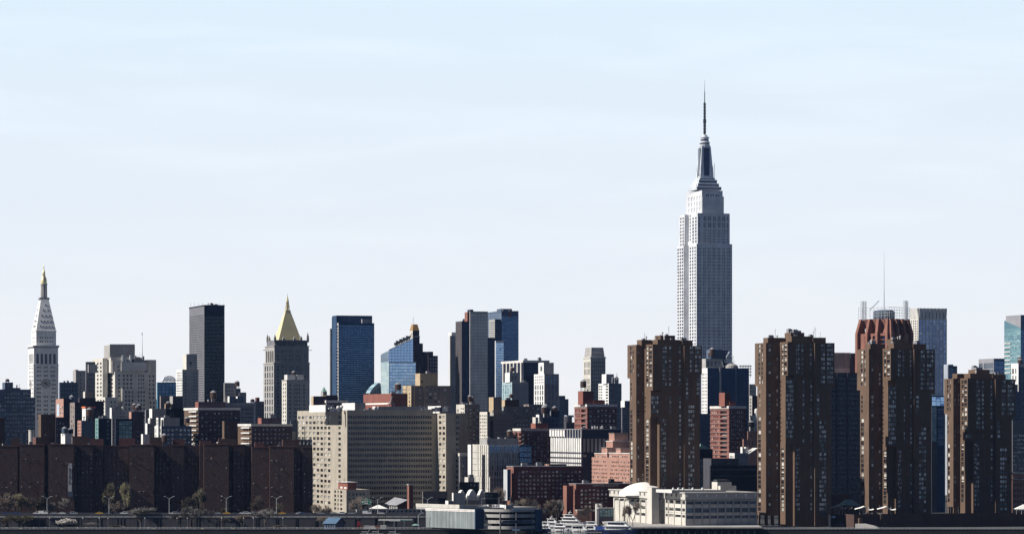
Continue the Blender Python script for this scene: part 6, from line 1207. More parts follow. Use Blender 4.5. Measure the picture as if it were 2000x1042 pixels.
q = MB(); q.box(xa, HW + 9, 0, xb, HW + 9.6, 5.6, 'grey_dark'); q.box(xa, HW + 8.9, 5.6, xb, HW + 9.7, 5.9, 'grey_mid'); o = q.build('added_shade_wall', None, loc=(0, HY, 2.3)); tag(o, 'long dark wall added to deepen the shade under the elevated highway', 'wall')  # dark wall added behind the deck to stand for the shade there
# ---------------------------------------------------------------- cars
CAR = {}
mat('car_white', (.75, .75, .75), rough=.3, spec=.5, var=.04); mat('car_yellow', (.75, .42, .03), rough=.3, spec=.5, var=.04); mat('car_blue', (.03, .06, .2), rough=.3, spec=.5, var=.04); mat('car_black', (.02, .02, .025), rough=.3, spec=.5); mat('car_silver', (.4, .42, .44), rough=.3, spec=.5, metal=.3, var=.05); mat('car_red', (.35, .03, .03), rough=.3, spec=.5)
mat('tyre', (.02, .02, .02)); mat('lamp_red', (.4, .02, .02)); mat('lamp_clear', (.7, .7, .65))
def car_parts(kind, m):
    key = (kind, m)
    if key in CAR: return CAR[key]
    L_, Wd = (4.6, 1.8) if kind != 'van' else (5.6, 2.0); prof = {'car': [(-2.3, .35), (-2.3, .85), (-1.5, .95), (-.85, 1.42), (.75, 1.42), (1.5, .92), (2.3, .82), (2.3, .35)],
        'van': [(-2.8, .4), (-2.8, 2.2), (1.4, 2.25), (2.1, 1.35), (2.8, 1.15), (2.8, .4)], 'suv': [(-2.3, .4), (-2.3, 1.7), (.6, 1.72), (1.25, 1.1), (2.35, 1.0), (2.35, .4)]}[kind]
    q = MB(); n = len(prof); hw_ = Wd / 2
    q.poly([(x, -hw_ * (.9 if z > 1.2 else 1), z) for x, z in prof] + [(x, hw_ * (.9 if z > 1.2 else 1), z) for x, z in prof], [tuple(range(n)), tuple(range(2 * n - 1, n - 1, -1))] + [(i, (i + 1) % n, n + (i + 1) % n, n + i) for i in range(n)], m)
    parts = [('body', q.mesh('body'))]; top = max(z for _, z in prof)
    q = MB(); z0, z1 = top * .66, top * .93; xa_, xb_ = (-1.1, .95) if kind == 'car' else (-1.9, .75) if kind == 'suv' else (.3, 1.35)
    for sy in (-1, 1): q.box(xa_, sy * hw_ * .97 - .03, z0, xb_, sy * hw_ * .97 + .03, z1, 'glass_black')
    parts.append(('window', q.mesh('window')))
    for sx in (-1, 1):
        for sy in (-1, 1):
            q = MB(); q.bar((sx * L_ * .31, sy * (hw_ - .2), .34), (sx * L_ * .31, sy * (hw_ + .03), .34), .34, 'tyre', 12); parts.append(('wheel', q.mesh('wheel')))
    for sy in (-.6, .6):
        q = MB(); q.box(L_ / 2 - .03, sy - .15, .6, L_ / 2 + .03, sy + .15, .75, 'lamp_clear'); parts.append(('headlight', q.mesh('headlight')))
        q = MB(); q.box(-L_ / 2 - .03, sy - .15, .65, -L_ / 2 + .03, sy + .15, .8, 'lamp_red'); parts.append(('tail_light', q.mesh('tail_light')))
    CAR[key] = parts; return parts
def car(px, D, z, kind, m, lab, group, rz=0.0, name=None):
    p = world_at(px, 1000, D); e = tag(empty(name or {'car': 'parked_car' if 'parked' in lab else 'car', 'van': 'van', 'suv': 'car'}[kind], (p.x, D, z), rz), lab, 'van' if kind == 'van' else 'car', group)
    for n, me in car_parts(kind, m): link(n, me, e)
    if m == 'car_yellow':
        q = MB(); q.box(-.3, -.35, 1.42, .2, .35, 1.62, 'offwhite'); q.build('roof_sign', e)
    return e
G1 = 'cars on the elevated highway'
for px, kind, m, lab in ((11, 'car', 'car_blue', 'dark blue car nearest the left edge of the highway'), (27, 'car', 'car_blue', 'blue car on the highway, second from the left edge'), (36, 'car', 'car_blue', 'dark blue car just left of the bare tree top on the highway'),
        (72, 'suv', 'car_white', 'white minivan left of the first double lamp'), (84.5, 'van', 'car_white', 'boxy white van just below the first double lamp'), (105, 'car', 'car_silver', 'silver car right of the white van on the highway'), (121, 'car', 'car_white', 'white sedan alone on the highway below the banner wing'), (144.5, 'suv', 'car_silver', 'pale suv on the highway below the banner'),
        (194, 'car', 'car_yellow', 'yellow taxi left of the second double lamp'), (242, 'suv', 'car_white', 'white suv right of the second double lamp'), (258, 'suv', 'car_silver', 'silver suv beside the big bare tree'), (338, 'car', 'car_white', 'white sedan right of the third double lamp'), (345, 'suv', 'car_silver', 'silver suv close behind the white sedan by the third lamp'),
        (372, 'car', 'car_white', 'white sedan among the bare treetops'), (380, 'car', 'car_silver', 'silver sedan among the bare treetops'), (424, 'car', 'car_silver', 'grey sedan left of the fourth double lamp'), (443, 'car', 'car_yellow', 'yellow taxi right under the fourth double lamp'), (474, 'car', 'car_white', 'white sedan between the fourth and fifth lamps, leading a pair'), (483, 'suv', 'car_white', 'white suv following a white sedan between two lamps'),
        (531, 'suv', 'car_white', 'large white suv left of the fifth double lamp'), (551, 'car', 'car_yellow', 'yellow taxi right of the fifth double lamp'), (585, 'car', 'car_white', 'white sedan at the right end of the brick blocks'), (590, 'car', 'car_blue', 'blue car touching the white sedan at the end of the brick blocks'), (627, 'car', 'car_silver', 'silver car under the lit wall of the hospital'),
        (652, 'car', 'car_silver', 'small silver car left of the corner lodge'), (666, 'suv', 'car_white', 'white suv in front of the corner lodge'), (687, 'car', 'car_silver', 'grey car in front of the lodge shaded side'), (717, 'van', 'car_white', 'white van under the green road sign'), (744, 'car', 'car_white', 'white sedan right of the green road sign')):
    car(px, HY + (12 if m != 'car_blue' else 8), HZ0 + .01, kind, m, lab, G1, 0.0 if px % 2 else math.pi, 'taxi' if m == 'car_yellow' else None)
pb = gar; zz = pb.Z(992, 0, 26) + pb.gz
for i, (px, m) in enumerate(((947, 'car_silver'), (952, 'car_white'), (957, 'car_black'), (962, 'car_silver'), (967, 'car_white'), (972, 'car_silver'), (977, 'car_white'))):
    t = (px - 1000) / F; yl = 40.0; x = pb.X(px, yl); w_ = wpt(pb, x, yl, 0)
    car(px, w_[1], zz + .02, 'car', m, 'parked car in the row on the garage roof deck', 'cars parked on the garage roof', PHI + 1.2)
for i, (px, m) in enumerate(((6, 'car_white'), (13, 'car_black'), (69, 'car_white'), (88, 'car_silver'), (201, 'car_silver'), (515, 'car_black'))):
    car(px, SHORE + 26 + (i % 2) * 3, 2.41, 'car', m, ('white parked car under the highway at the left edge', 'black parked car under the highway near the left edge', 'white parked car under the highway left of the blossom tree', 'silver parked car just left of the blossom tree', 'silver parked car under the second double lamp', 'black parked car under the highway by the right bare trees')[i], 'cars parked under the highway')

# ---------------------------------------------------------------- road sign over the highway
D = HY + 3; p = world_at(715, 1004, D); s_ = D / F; e = tag(empty('road_sign', (p.x, D, HZ0)), 'green overhead highway sign with a white border and exit tab', 'road sign')
z0, z1 = (1004.5 - 984) * s_, (1004.5 - 974.5) * s_; w = 10 * s_
q = MB(); q.box(-w, -.1, z0, w, .05, z1, 'sign_green'); q.box(-w * .3, -.1, z1, w * .4, .05, z1 + 2.2 * s_, 'sign_green'); q.build('panel', e)
q = MB(); t = .12
for a, c, d, f in ((-w, z0, w, z0 + t), (-w, z1 - t, w, z1), (-w, z0, -w + t, z1), (w - t, z0, w, z1)): q.box(a, -.16, c, d, -.103, f, 'white')
q.build('border', e)
q = MB(); q.frustum((-w * .82, -.16, -w * .5, -.103), z0 + .9, (-w * .86, -.16, -w * .46, -.103), z0 + 2.0, 'white'); q.build('route_shield', e)
for a, c, zc in ((-.35, .05, .75), (.2, .4, .75), (-.38, .38, .5), (-.42, .42, .2)):
    zc = z0 + (z1 - z0) * zc; q = MB(); q.box(w * a, -.16, zc - .22, w * c, -.103, zc + .22, 'white'); q.build('legend_line', e)
for a, c in ((-.22, .02), (.08, .3)): q = MB(); q.box(w * a, -.16, z1 + .2, w * c, -.103, z1 + .55, 'white'); q.build('legend_line', e)
q = MB(); q.poly([(w * .6, -.13, z0 + 1.7), (w * .88, -.13, z0 + 1.0), (w * .84, -.13, z0 + 1.5), (w * .66, -.13, z0 + 2.0)], [(0, 1, 2, 3)], 'white'); q.build('arrow', e)
q = MB(); q.bar((w * 1.05, .2, -.2), (w * 1.05, .2, z1), .2, 'grey', 6); q.bar((w * 1.05, .2, z1 - .6), (-w * .8, .2, z1 - .6), .12, 'grey', 6); q.bar((w * 1.05, .2, z0 + .5), (-w * .8, .2, z0 + .5), .12, 'grey', 6); q.build('gantry', e)

# ---------------------------------------------------------------- small riverside buildings
b = Bld('blue_roofed_pavilion', 'small blue pavilion with a low gabled roof on the promenade', 'pavilion', SHORE + 8, 633, 655, 674, 1020, wall='slate_blue', left_wall='slate_blue', rot=40, gz=2.4, par=0, left=[G(635, 654, 4, .5, 1023, 1031, 1, .95, 'win_dark', .3)])
x0, y0, x1, y1 = b.main; zr = b.Z(1010); ze = b.Z(1020.6); xm = (x0 + x1) / 2
q = MB(); q.poly([(x0 - .8, y0 - .8, ze - .4), (x0 - .8, y1 + .8, ze - .4), (xm, y1 + .8, zr), (xm, y0 - .8, zr), (x1 + .8, y0 - .8, ze - .4), (x1 + .8, y1 + .8, ze - .4)], [(0, 1, 2, 3), (3, 2, 5, 4)], 'blue_roof'); q.build('gable_roof', b.root)
q = MB(); q.poly([(x0, y0, ze - .3), (x1, y0, ze - .3), (xm, y0, zr - .3)], [(0, 1, 2)], 'slate_blue'); q.poly([(x0, y1, ze - .3), (x1, y1, ze - .3), (xm, y1, zr - .3)], [(0, 1, 2)], 'slate_blue'); q.build('gable', b.root); b.done()
b = Bld('slanted_shed', 'shed with a steep grey slanting roof and skylight left of the brick chimney', 'shed', 2235, 752, 776, 796, 985, wall='brown_dark', left_wall='tan_grey', par=0, left=[G(758, 775, 5, .6, 987, 994, 1, .9, 'win_pale', .3)])
x0, y0, x1, y1 = b.main; q = MB(); q.poly([(x0 - 1, y0 - 1, b.Z(986)), (x0 - 1, y1 + 1, b.Z(986.5)), (x1, y1 + 1, b.Z(972)), (x1, y0 - 1, b.Z(975))], [(0, 1, 2, 3)], 'grey'); q.face([(x0 - 1, y0 - 1, b.Z(986)), (x1, y0 - 1, b.Z(986)), (x1, y0 - 1, b.Z(975))], 'brown_dark'); q.build('slanted_roof', b.root); b.done()
b = Bld('brick_chimney', 'square red brick chimney with a capped top before the hospital front', 'chimney', 2225, 795.3, 798.8, 807, 945.5, wall='red_dark', left_wall='terracotta', par=.3); b.bands(b.main, [(945.5, 947)], .25, 'grey'); b.mast(797, 2, 944, 946, .7, 'offwhite', 'vent'); b.done()  # sunlit side coloured brighter than the shaded brick front
for xl, xr, lab in ((721, 757, 'white low peaked tent roof behind the highway right of the road sign'), (822, 846, 'white low peaked tent roof behind the highway left of the garage')):
    D = 2190; p = world_at((xl + xr) / 2, 992, D); e = tag(empty('tent', (p.x, D, GZ - .6)), lab, 'tent', 'white peaked tents behind the highway'); w = (xr - xl) / 2 * D / F; z0 = p.z - GZ + .6
    q = MB(); q.frustum((-w, -5, w, 5), z0, (-w * .1, -.4, w * .1, .4), z0 + 7 * D / F, 'fabric_white'); q.build('canvas', e)
    for sx in (-.9, 0, .9): q = MB(); q.bar((w * sx, -4.6, 0), (w * sx, -4.6, z0), .12, 'offwhite', 6); q.build('post', e)
b = Bld('long_low_shed', 'long low pale shed running behind the highway to the garage', 'shed', 2200, 695, 697, 850, 993.5, wall='grey', par=.2, front=[G(700, 846, 18, .5, 996, 1000, 1, .9, 'win_dark', .2)]); b.done()
# filling station under the highway end
D = SHORE + 9; s_ = D / F
e = tag(empty('filling_station_canopy', (world_at(772, 1030, D).x, D, 2.4)), 'long flat canopy with pale edge on posts at the riverside filling station', 'canopy')
q = MB(); q.box(-33 * s_, -1, 17.2 * s_, 33 * s_, 6, 20 * s_, 'concrete'); q.box(-33 * s_, -1.06, 17.4 * s_, -12 * s_, -1.003, 19.6 * s_, 'white'); q.box(-12 * s_, -1.3, 16.6 * s_, 10 * s_, -1.07, 20.6 * s_, 'white'); q.box(10 * s_, -1.06, 17.4 * s_, 33 * s_, -1.003, 19.6 * s_, 'green_copper'); q.build('roof', e)
for t in (-22, -2, 17): q = MB(); q.box(t * s_ - .4, 1.5, 0, t * s_ + .4, 2.3, 17.3 * s_, 'offwhite'); q.build('post', e)
for i, (px, m) in enumerate(((753, 'car_red'), (758.5, 'white'), (790, 'green_copper'))):
    p = world_at(px, 1030, D + 1); e = tag(empty('fuel_pump', (p.x, D + 1, 2.4)), ('red fuel pump under the canopy', 'white fuel pump under the canopy', 'greenish fuel pump under the canopy')[i], 'fuel pump'); q = MB(); q.box(-.45, -.3, 0, .45, .3, 1.9, m); q.box(-.5, -.35, 1.9, .5, .35, 2.2, 'offwhite'); q.build('body', e); q = MB(); q.box(-.3, -.34, 1.1, .3, -.303, 1.6, 'glass_black'); q.build('screen', e)
e = tag(empty('umbrella', (world_at(812, 1030, D).x, D - 1, 2.4)), 'pale teal market umbrella right of the filling station', 'umbrella'); q = MB(); q.bar((0, 0, 0), (0, 0, 3.4), .05, 'grey'); q.build('pole', e); q = MB(); q.lathe(0, 0, [(2.6, 2.6), (1.4, 3.2), (.05, 3.6)], 10, 'green_copper'); q.build('canopy', e)
for i, (px, w, h, m, lab) in enumerate(((707, 2.2, 2.4, 'terracotta', 'orange cargo container left of the filling station'), (732, 3.6, 2.2, 'terracotta', 'long orange cargo container near the filling station canopy'), (701, 1.0, 4.6, 'car_red', 'tall red notice panel under the highway'), (717, 2.8, 2.6, 'grey', 'grey tarpaulin covered stack near the promenade'), (727.5, 2.4, 2.3, 'concrete', 'pale tarpaulin covered stack near the promenade'), (749, 1.8, 2.6, 'offwhite', 'white stacked crate pile left of the canopy'))):
    D_ = SHORE + (8 if i > 2 else 14); p = world_at(px, 1030, D_); q = MB(); 
    if i in (3, 4): q.frustum((-w, -1.2, w, 1.2), 0, (-w * .55, -.8, w * .5, .7), h, m)
    else:
        q.box(-w, -1.2, .12, w, 1.2, h, m)
        for k in range(int(w * 3)): x = -w + .2 + k * .66; q.box(x, -1.28, .2, x + .3, -1.203, h - .1, m)
        q.box(-w * .9, -1, 0, w * .9, 1, .12, 'steel_dark')
    o = q.build({0: 'cargo_container', 1: 'cargo_container', 2: 'notice_panel', 3: 'covered_stack', 4: 'covered_stack', 5: 'crate_pile'}[i], None, loc=(p.x, D_, 2.4)); tag(o, lab, ('container', 'container', 'panel', 'stack', 'stack', 'crates')[i])
# benches and railings on the promenade
for i, px in enumerate((40, 120, 300, 395, 455, 600, 690)):
    D_ = SHORE + 4; p = world_at(px, 1033, D_); e = tag(empty('bench', (p.x, D_, 2.41)), 'plain park bench on the riverside promenade', 'bench', 'benches on the promenade')
    q = MB(); q.box(-.9, -.25, .42, .9, .25, .48, 'tan'); q.build('seat', e); q = MB(); q.box(-.9, .22, .55, .9, .27, .95, 'tan'); q.build('backrest', e)
    for sx in (-.75, .75): q = MB(); q.box(sx - .05, -.22, 0, sx + .05, .22, .42, 'steel_dark'); q.build('leg', e)
for xa_, xb_, lab in ((-330, -49, 'long thin steel railing along the promenade left of the garage'), (58, 330, 'steel railing along the quay below the brown towers')):
    q = MB(); x = xa_
    while x < xb_: q.bar((x, SHORE + .3, 3.0), (x, SHORE + .3, 4.05), .045, 'steel_light'); x += 2.4
    for z in (3.4, 3.7, 4.05): q.bar((xa_, SHORE + .3, z), (xb_, SHORE + .3, z), .035, 'steel_light')
    tag(q.build('railing'), lab, 'railing')
# moorings, piles, dock under the boats
q = MB(); q.box(22, SHORE + 8, .5, 55, SHORE + 9.6, .9, 'tan_grey'); 
tag(q.build('floating_dock'), 'low pale floating dock among the white boats', 'dock')
for i in range(14):
    x = 21 + i * 3.4 + (i % 3); q = MB(); q.lathe(0, 0, [(.22, -.5), (.2, 2.4 + (i % 4) * .5), (.05, 2.7 + (i % 4) * .5)], 8, 'bark'); o = q.build('mooring_pile', None, loc=(x, SHORE - 10.5 - (i % 2) * 2, 0)); tag(o, 'dark timber mooring pile standing in the water by the white boats', 'mooring pile', 'mooring piles at the boat dock')
q = MB(); q.box(58, SHORE - 8, 3.7, 152, SHORE + 150, 4.4, 'tan_grey'); q.box(58, SHORE + 1.2, 2.3, 152, SHORE + 150, 3.7, 'seawall'); q.build('x').name = 'quay_platform'
o = bpy.data.objects['quay_platform']; tag(o, 'pale concrete quay platform on piles in front of the domed school', 'quay')
for i in range(23):
    q = MB(); q.lathe(0, 0, [(.35, -.5), (.35, 3.72)], 8, 'seawall'); o = q.build('quay_pile', None, loc=(59.5 + i * 4.0, SHORE - 7.2, 0)); tag(o, 'short concrete pile under the quay platform', 'quay pile', 'piles under the school quay')
# ---------------------------------------------------------------- boats
mat('hull_blue', (.02, .03, .09), rough=.25, spec=.5)
def yacht(px, wpx, ypx_top, lab, navy=False, tiers=2, mast=True, D=SHORE - 20, flip=False, group=None):
    """a motor yacht seen nearly side on: tapered hull, stepped deck houses with window strips, radar mast"""
    s_ = D / F; L_ = wpx * s_ ; h = CZ + (HZ - ypx_top) / F * D
    e = tag(empty('motor_yacht', (world_at(px, 1038, D).x, D, 0.0), rad(-20) + (math.pi * .78 if flip else 0)), lab, 'boat', group)
    bm_ = L_ * .13; hz = h * .33; m = 'hull_blue' if navy else 'boat_white'
    st = [(-.5, .85, .95), (-.3, 1, .95), (0, 1, .97), (.25, .85, 1.05), (.42, .45, 1.18), (.5, .04, 1.28)]
    q = MB(); v = []
    for t, wf, zf in st: v += [(t * L_ * .93, -bm_ * wf * .7, -.3), (t * L_ * .93, bm_ * wf * .7, -.3), (t * L_, bm_ * wf, hz * zf), (t * L_, -bm_ * wf, hz * zf)]
    n = len(st); fc = []
    for i in range(n - 1):
        a, c = i * 4, i * 4 + 4
        for k in range(4): fc.append((a + k, a + (k + 1) % 4, c + (k + 1) % 4, c + k))
    fc += [(3, 2, 1, 0), tuple(range(4 * n - 4, 4 * n))]
    q.poly(v, fc, m); q.build('hull', e)
    q = MB(); q.box(-L_ * .3, -bm_ * 1.01, hz * .45, L_ * .2, -bm_ * .985, hz * .62, 'glass_black'); q.build('hull_window', e)
    z = hz * .93; hh = (h * .8 - z) / tiers * (1 if mast else 1.2)
    for k in range(tiers):
        a, c, w = -L_ * (.42 - .06 * k), L_ * (.24 - .12 * k), bm_ * (.82 - .14 * k)
        q = MB(); q.poly([(a, -w, z), (c + hh * .9, -w * .8, z), (c + hh * .9, w * .8, z), (a, w, z), (a + .2, -w * .95, z + hh * .86), (c, -w * .75, z + hh * .86), (c, w * .75, z + hh * .86), (a + .2, w * .95, z + hh * .86)], [(0, 1, 5, 4), (1, 2, 6, 5), (2, 3, 7, 6), (3, 0, 4, 7), (4, 5, 6, 7)], 'boat_white'); q.build('deck_house', e)
        q = MB(); nw = max(3, int((c - a) / 2.0))
        for i in range(nw): x = a + .6 + (c - a - .6) * i / nw; q.box(x, -w * 1.005, z + hh * .30, x + (c - a) / nw * .82, -w * .9, z + hh * .68, 'glass_black')
        q.build('window', e)
        q = MB(); q.box(a - L_ * .05, -w * 1.12, z + hh * .861, c + hh * .35, w * 1.12, z + hh, 'boat_white'); q.build('upper_deck', e); z += hh
    q = MB()
    for sy in (-1, 1):
        for i in range(12): t = -.46 + i * .085; q.bar((t * L_, sy * bm_ * (.96 if t < .2 else .6), hz * 1.0), (t * L_, sy * bm_ * (.96 if t < .2 else .6), hz * 1.0 + .9), .03, 'steel_light', 3)
        q.bar((-.46 * L_, sy * bm_ * .96, hz + .9), (.2 * L_, sy * bm_ * .96, hz + .9), .03, 'steel_light', 3)
    q.build('railing', e)
    if mast:
        q = MB(); x = -L_ * .12; q.bar((x - .3, 0, z - .1), (x + .8, 0, h * 1.0), .22, 'boat_white', 5, .1); q.bar((x - .8, 0, z + (h - z) * .5), (x + 1.6, 0, z + (h - z) * .5), .1, 'boat_white'); q.build('radar_mast', e)
    return e
GB = None
yacht(1118, 56, 996, 'largest white motor yacht with three decks and an angled radar mast', tiers=3, D=2182)
yacht(1079, 28, 1006, 'white motor yacht with a pointed mast, left of the largest yacht', tiers=2, D=2168)
yacht(1212, 72, 1011, 'long white motor yacht with navy hull moored before the domed school', navy=True, tiers=2, D=2070)
yacht(1066, 22, 1015, 'small white cruiser with dark hull tucked against the parking garage', navy=True, tiers=2, D=2118, mast=False)
yacht(1096, 34, 1019, 'white houseboat with two rows of windows in front of the largest yacht', tiers=2, D=2108, mast=False)
yacht(1131, 34, 1021, 'low white cruiser with dark side windows right of the houseboat', tiers=1, D=2106, mast=False)
yacht(1154, 24, 1021, 'white boat with a blue hull beside the tarpaulin covered boat', navy=True, tiers=1, D=2112, mast=False)
yacht(1158, 34, 1015, 'white cabin cruiser moored behind the tarpaulin covered boat', tiers=2, D=2150, mast=False)
D = 2106.0; s_ = D / F
e = tag(empty('covered_boat', (world_at(1176, 1038, D).x, D, 0)), 'boat wrapped in a blue tarpaulin between the white yachts', 'boat')
q = MB(); w = 14 * s_; q.poly([(-w, -2, -.2), (w * .8, -2, -.2), (w * 1.05, 0, 1.6), (w * .8, 2, -.2), (-w, 2, -.2), (-w, -2.2, 1.8), (w * .8, -2.2, 1.8), (w * .8, 2.2, 1.8), (-w, 2.2, 1.8)], [(0, 1, 6, 5), (1, 2, 6), (2, 3, 7), (2, 7, 6), (3, 4, 8, 7), (4, 0, 5, 8)], 'hull_blue'); q.build('hull', e)
q = MB(); q.frustum((-w * .98, -2.15, w * .85, 2.15), 1.8, (-w * .9, -.3, w * .75, .3), 4.3, 'car_blue'); q.build('tarpaulin', e)
D = 2082.0
for i, (px, yt, lab) in enumerate(((716, 1031, 'thin leaning white sailboat mast rising at the bottom edge, left of a pair'), (737, 1033, 'white sailboat mast rising at the bottom edge, middle of three'), (770, 1033, 'white sailboat mast rising at the bottom edge, rightmost of three'))):
    s_ = D / F; p = world_at(px, 1042, D - 14); e = tag(empty('sailboat', (p.x, D - 14, 0)), lab, 'sailboat')
    q = MB(); q.poly([(-4, -.8, .9), (2.5, -.8, .95), (4.2, 0, 1.1), (2.5, .8, .95), (-4, .8, .9), (-3.6, 0, -.3), (3, 0, -.3)], [(0, 1, 6, 5), (1, 2, 6), (2, 3, 6), (3, 4, 5, 6), (4, 0, 5), (0, 1, 2, 3, 4)], 'boat_white'); q.build('hull', e)
    q = MB(); zt = CZ + (HZ - yt) / F * (D - 14); q.bar((.4, 0, .9), (.4 + (1.6 if i == 0 else .3), 0, zt), .09, 'boat_white', 5, .06); q.bar((.4, 0, 2.0), (-3.2, 0, 2.0), .07, 'boat_white'); q.build('mast', e)

# ---------------------------------------------------------------- trees
mat('twig', (.21, .17, .14), rough=.95, var=.3, scale=.5); mat('twig_grey', (.20, .185, .175), rough=.95, var=.3, scale=.5)
mat('spring_leaf', (.17, .17, .06), rough=.95, var=.4, scale=.5); mat('olive_leaf', (.075, .075, .035), rough=.95, var=.4, scale=.5); mat('blossom', (.72, .68, .64), rough=.9, var=.12, scale=.6)
mat('bush_leaf', (.06, .055, .04), rough=.95, var=.4, scale=.5)
TREES = {}
def tree_mesh(seed, style):
    """unit-height tree: forking limbs, then thousands of fine twigs (and young leaves) through the crown"""
    key = (seed, style)
    if key in TREES: return TREES[key]
    rn = random.Random(seed * 77 + 3); tr = MB(); cr = MB(); ends = []
    tw = {'bare': 'twig', 'grey': 'twig_grey', 'spring': 'twig', 'olive': 'twig', 'blossom': 'twig', 'bush': 'twig'}[style]
    lf = {'spring': 'spring_leaf', 'olive': 'olive_leaf', 'blossom': 'blossom', 'bush': 'bush_leaf'}.get(style)
    def grow(p, d, l, r, depth):
        q = p + d * l; tr.bar(p, q, r, 'bark', 5 if depth < 2 else 3, r * .7)
        if depth >= 4: ends.append((q, d)); return
        if depth >= 2: ends.append((q, d))
        for k in range(rn.choice((2, 3)) if depth else 4):
            a = rn.uniform(0, 6.283); t = rn.uniform(.35, .85); o = d.orthogonal().normalized(); o2 = d.cross(o)
            nd = (d + (o * math.cos(a) + o2 * math.sin(a)) * t + Vector((0, 0, .12))).normalized(); grow(q, nd, l * rn.uniform(.62, .85), r * .62, depth + 1)
    grow(Vector((0, 0, 0)), Vector((rn.uniform(-.05, .05), rn.uniform(-.05, .05), 1)).normalized(), .26 if style not in ('blossom', 'bush') else .15, .022, 0)
    zmax = max(e.z for e, _ in ends) + .1
    for e, d in ends:
        for k in range(13):
            o = Vector((rn.gauss(0, 1), rn.gauss(0, 1), rn.gauss(.35, .8))).normalized(); l = rn.uniform(.05, .13); a = e + o * rn.uniform(0, .02); c = a + (o + d * .5).normalized() * l; w = o.orthogonal().normalized() * .0055
            cr.face([a - w, a + w, c + w * .4, c - w * .4], tw)
            if lf and rn.random() < (.9 if style != 'spring' else .6):
                for j in range(3 if style in ('blossom', 'bush') else 2):
                    m = a.lerp(c, rn.random()) + Vector((rn.gauss(0, .012), rn.gauss(0, .012), rn.gauss(0, .012))); u_ = Vector((rn.gauss(0, 1), rn.gauss(0, 1), rn.gauss(0, 1))).normalized(); v_ = u_.orthogonal().normalized(); z_ = rn.uniform(.008, .017)
                    cr.face([m + u_ * z_, m + v_ * z_, m - u_ * z_, m - v_ * z_], lf)
    for mb in (tr, cr): mb.v = [(x / zmax, y / zmax, z / zmax) for x, y, z in mb.v]
    TREES[key] = (tr.mesh('trunk'), cr.mesh('crown')); return TREES[key]
def tree(px, wpx, ytop, ybase, D, style, seed, lab, z=None, group=None):
    z = 2.4 if z is None else z; s_ = D / F; h = CZ + (HZ - ytop) / F * D - z
    e = tag(empty({'blossom': 'blossom_tree', 'bush': 'bush'}.get(style, 'tree'), (world_at(px, ybase, D).x, D, z), seed * 1.3), lab, 'bush' if style == 'bush' else 'tree', group)
    t, c = tree_mesh(seed, style); xs = [v.co.x for v in c.vertices]; wd = max(xs) - min(xs); k = wpx * s_ / wd
    for n, me in (('trunk', t), ('crown', c)): o = link(n, me, e); o.scale = (k, k, h)
    return e
Dt, Df = SHORE + 55, SHORE + 14
GT = 'bare trees between the highway and the brick blocks'
for i, (px, w, yt, st, lab) in enumerate(((10, 60, 958, 'bare', 'broad bare tree at the left edge before the first brick wing'), (32, 40, 962, 'spring', 'tree with pale young leaves beside the left edge tree'), (64, 40, 968, 'bare', 'bare tree left of the first double lamp'), (86, 30, 962, 'olive', 'greenish tree right behind the first double lamp'), (114, 36, 968, 'grey', 'grey bare tree below the phone banner'),
                                          (213, 30, 939, 'spring', 'tall greenish tree left of the second lamp, in the notch of the blocks'), (241, 32, 941, 'spring', 'tall greenish tree right of the second lamp, in the notch'), (228, 36, 975, 'bare', 'lower bare tree between the two tall greenish ones'), (389, 28, 952, 'olive', 'dark olive tree leaning up beside the brick block'), (372, 40, 968, 'olive', 'dark olive tree, lower left neighbour of the leaning one'), (510, 36, 965, 'bare', 'rounded bare tree before the last brick block'), (538, 22, 980, 'olive', 'small olive tree behind the fifth double lamp'), (436, 24, 990, 'olive', 'low olive bush top at the fourth double lamp'), (614, 34, 982, 'bare', 'bare tree at the foot of the hospital lit wall'), (634, 40, 984, 'bare', 'tangled bare tree left of the corner lodge'), (700, 36, 968, 'bare', 'bare tree before the shaded lodge wall'))):
    tree(px, w, yt, 1000, Dt + (i % 3) * 4, st, i % 7, lab)
for i, (px, w, yt, st, lab) in enumerate(((40, 66, 1003, 'spring', 'wide brownish budding tree in front of the highway at left'), (8, 44, 1010, 'bare', 'bare tree in front of the highway at the left edge'), (276, 58, 988, 'grey', 'big rounded grey bare tree in front of the highway'), (178, 26, 1018, 'grey', 'small grey tree right of the blossom tree'), (228, 26, 1025, 'grey', 'small pale bush like tree below the second lamp'), (352, 48, 1000, 'grey', 'spreading grey bare tree, left of three under the olive trees'), (378, 44, 987, 'grey', 'tall grey bare tree reaching above the highway under the olive trees'), (407, 30, 990, 'grey', 'narrow grey bare tree right of the tall one'),
                                          (435, 36, 1010, 'grey', 'low grey bare tree left of the brownish round one'), (473, 36, 1003, 'bare', 'brownish round bare tree, fully below the highway parapet'), (518, 46, 990, 'grey', 'wide grey bare tree reaching above the parapet near the fifth lamp'), (630, 26, 1006, 'bare', 'dark tree left of the blue roofed pavilion'))):
    tree(px, w, yt, 1030, Df + (i % 3) * 2, st, i % 7 + 7, lab)
tree(126, 44, 1012, 1035, SHORE + 10, 'blossom', 21, 'white blossoming tree in front of the highway')
tree(143, 26, 1022, 1035, SHORE + 12, 'bush', 22, 'dark rounded bush right of the blossom tree')
tree(226, 28, 1024, 1035, SHORE + 10, 'bush', 24, 'brown bush on the promenade below the tall greenish trees')
tree(545, 34, 1024, 1035, SHORE + 10, 'bush', 25, 'brown rounded bush near the right end of the promenade lawn')
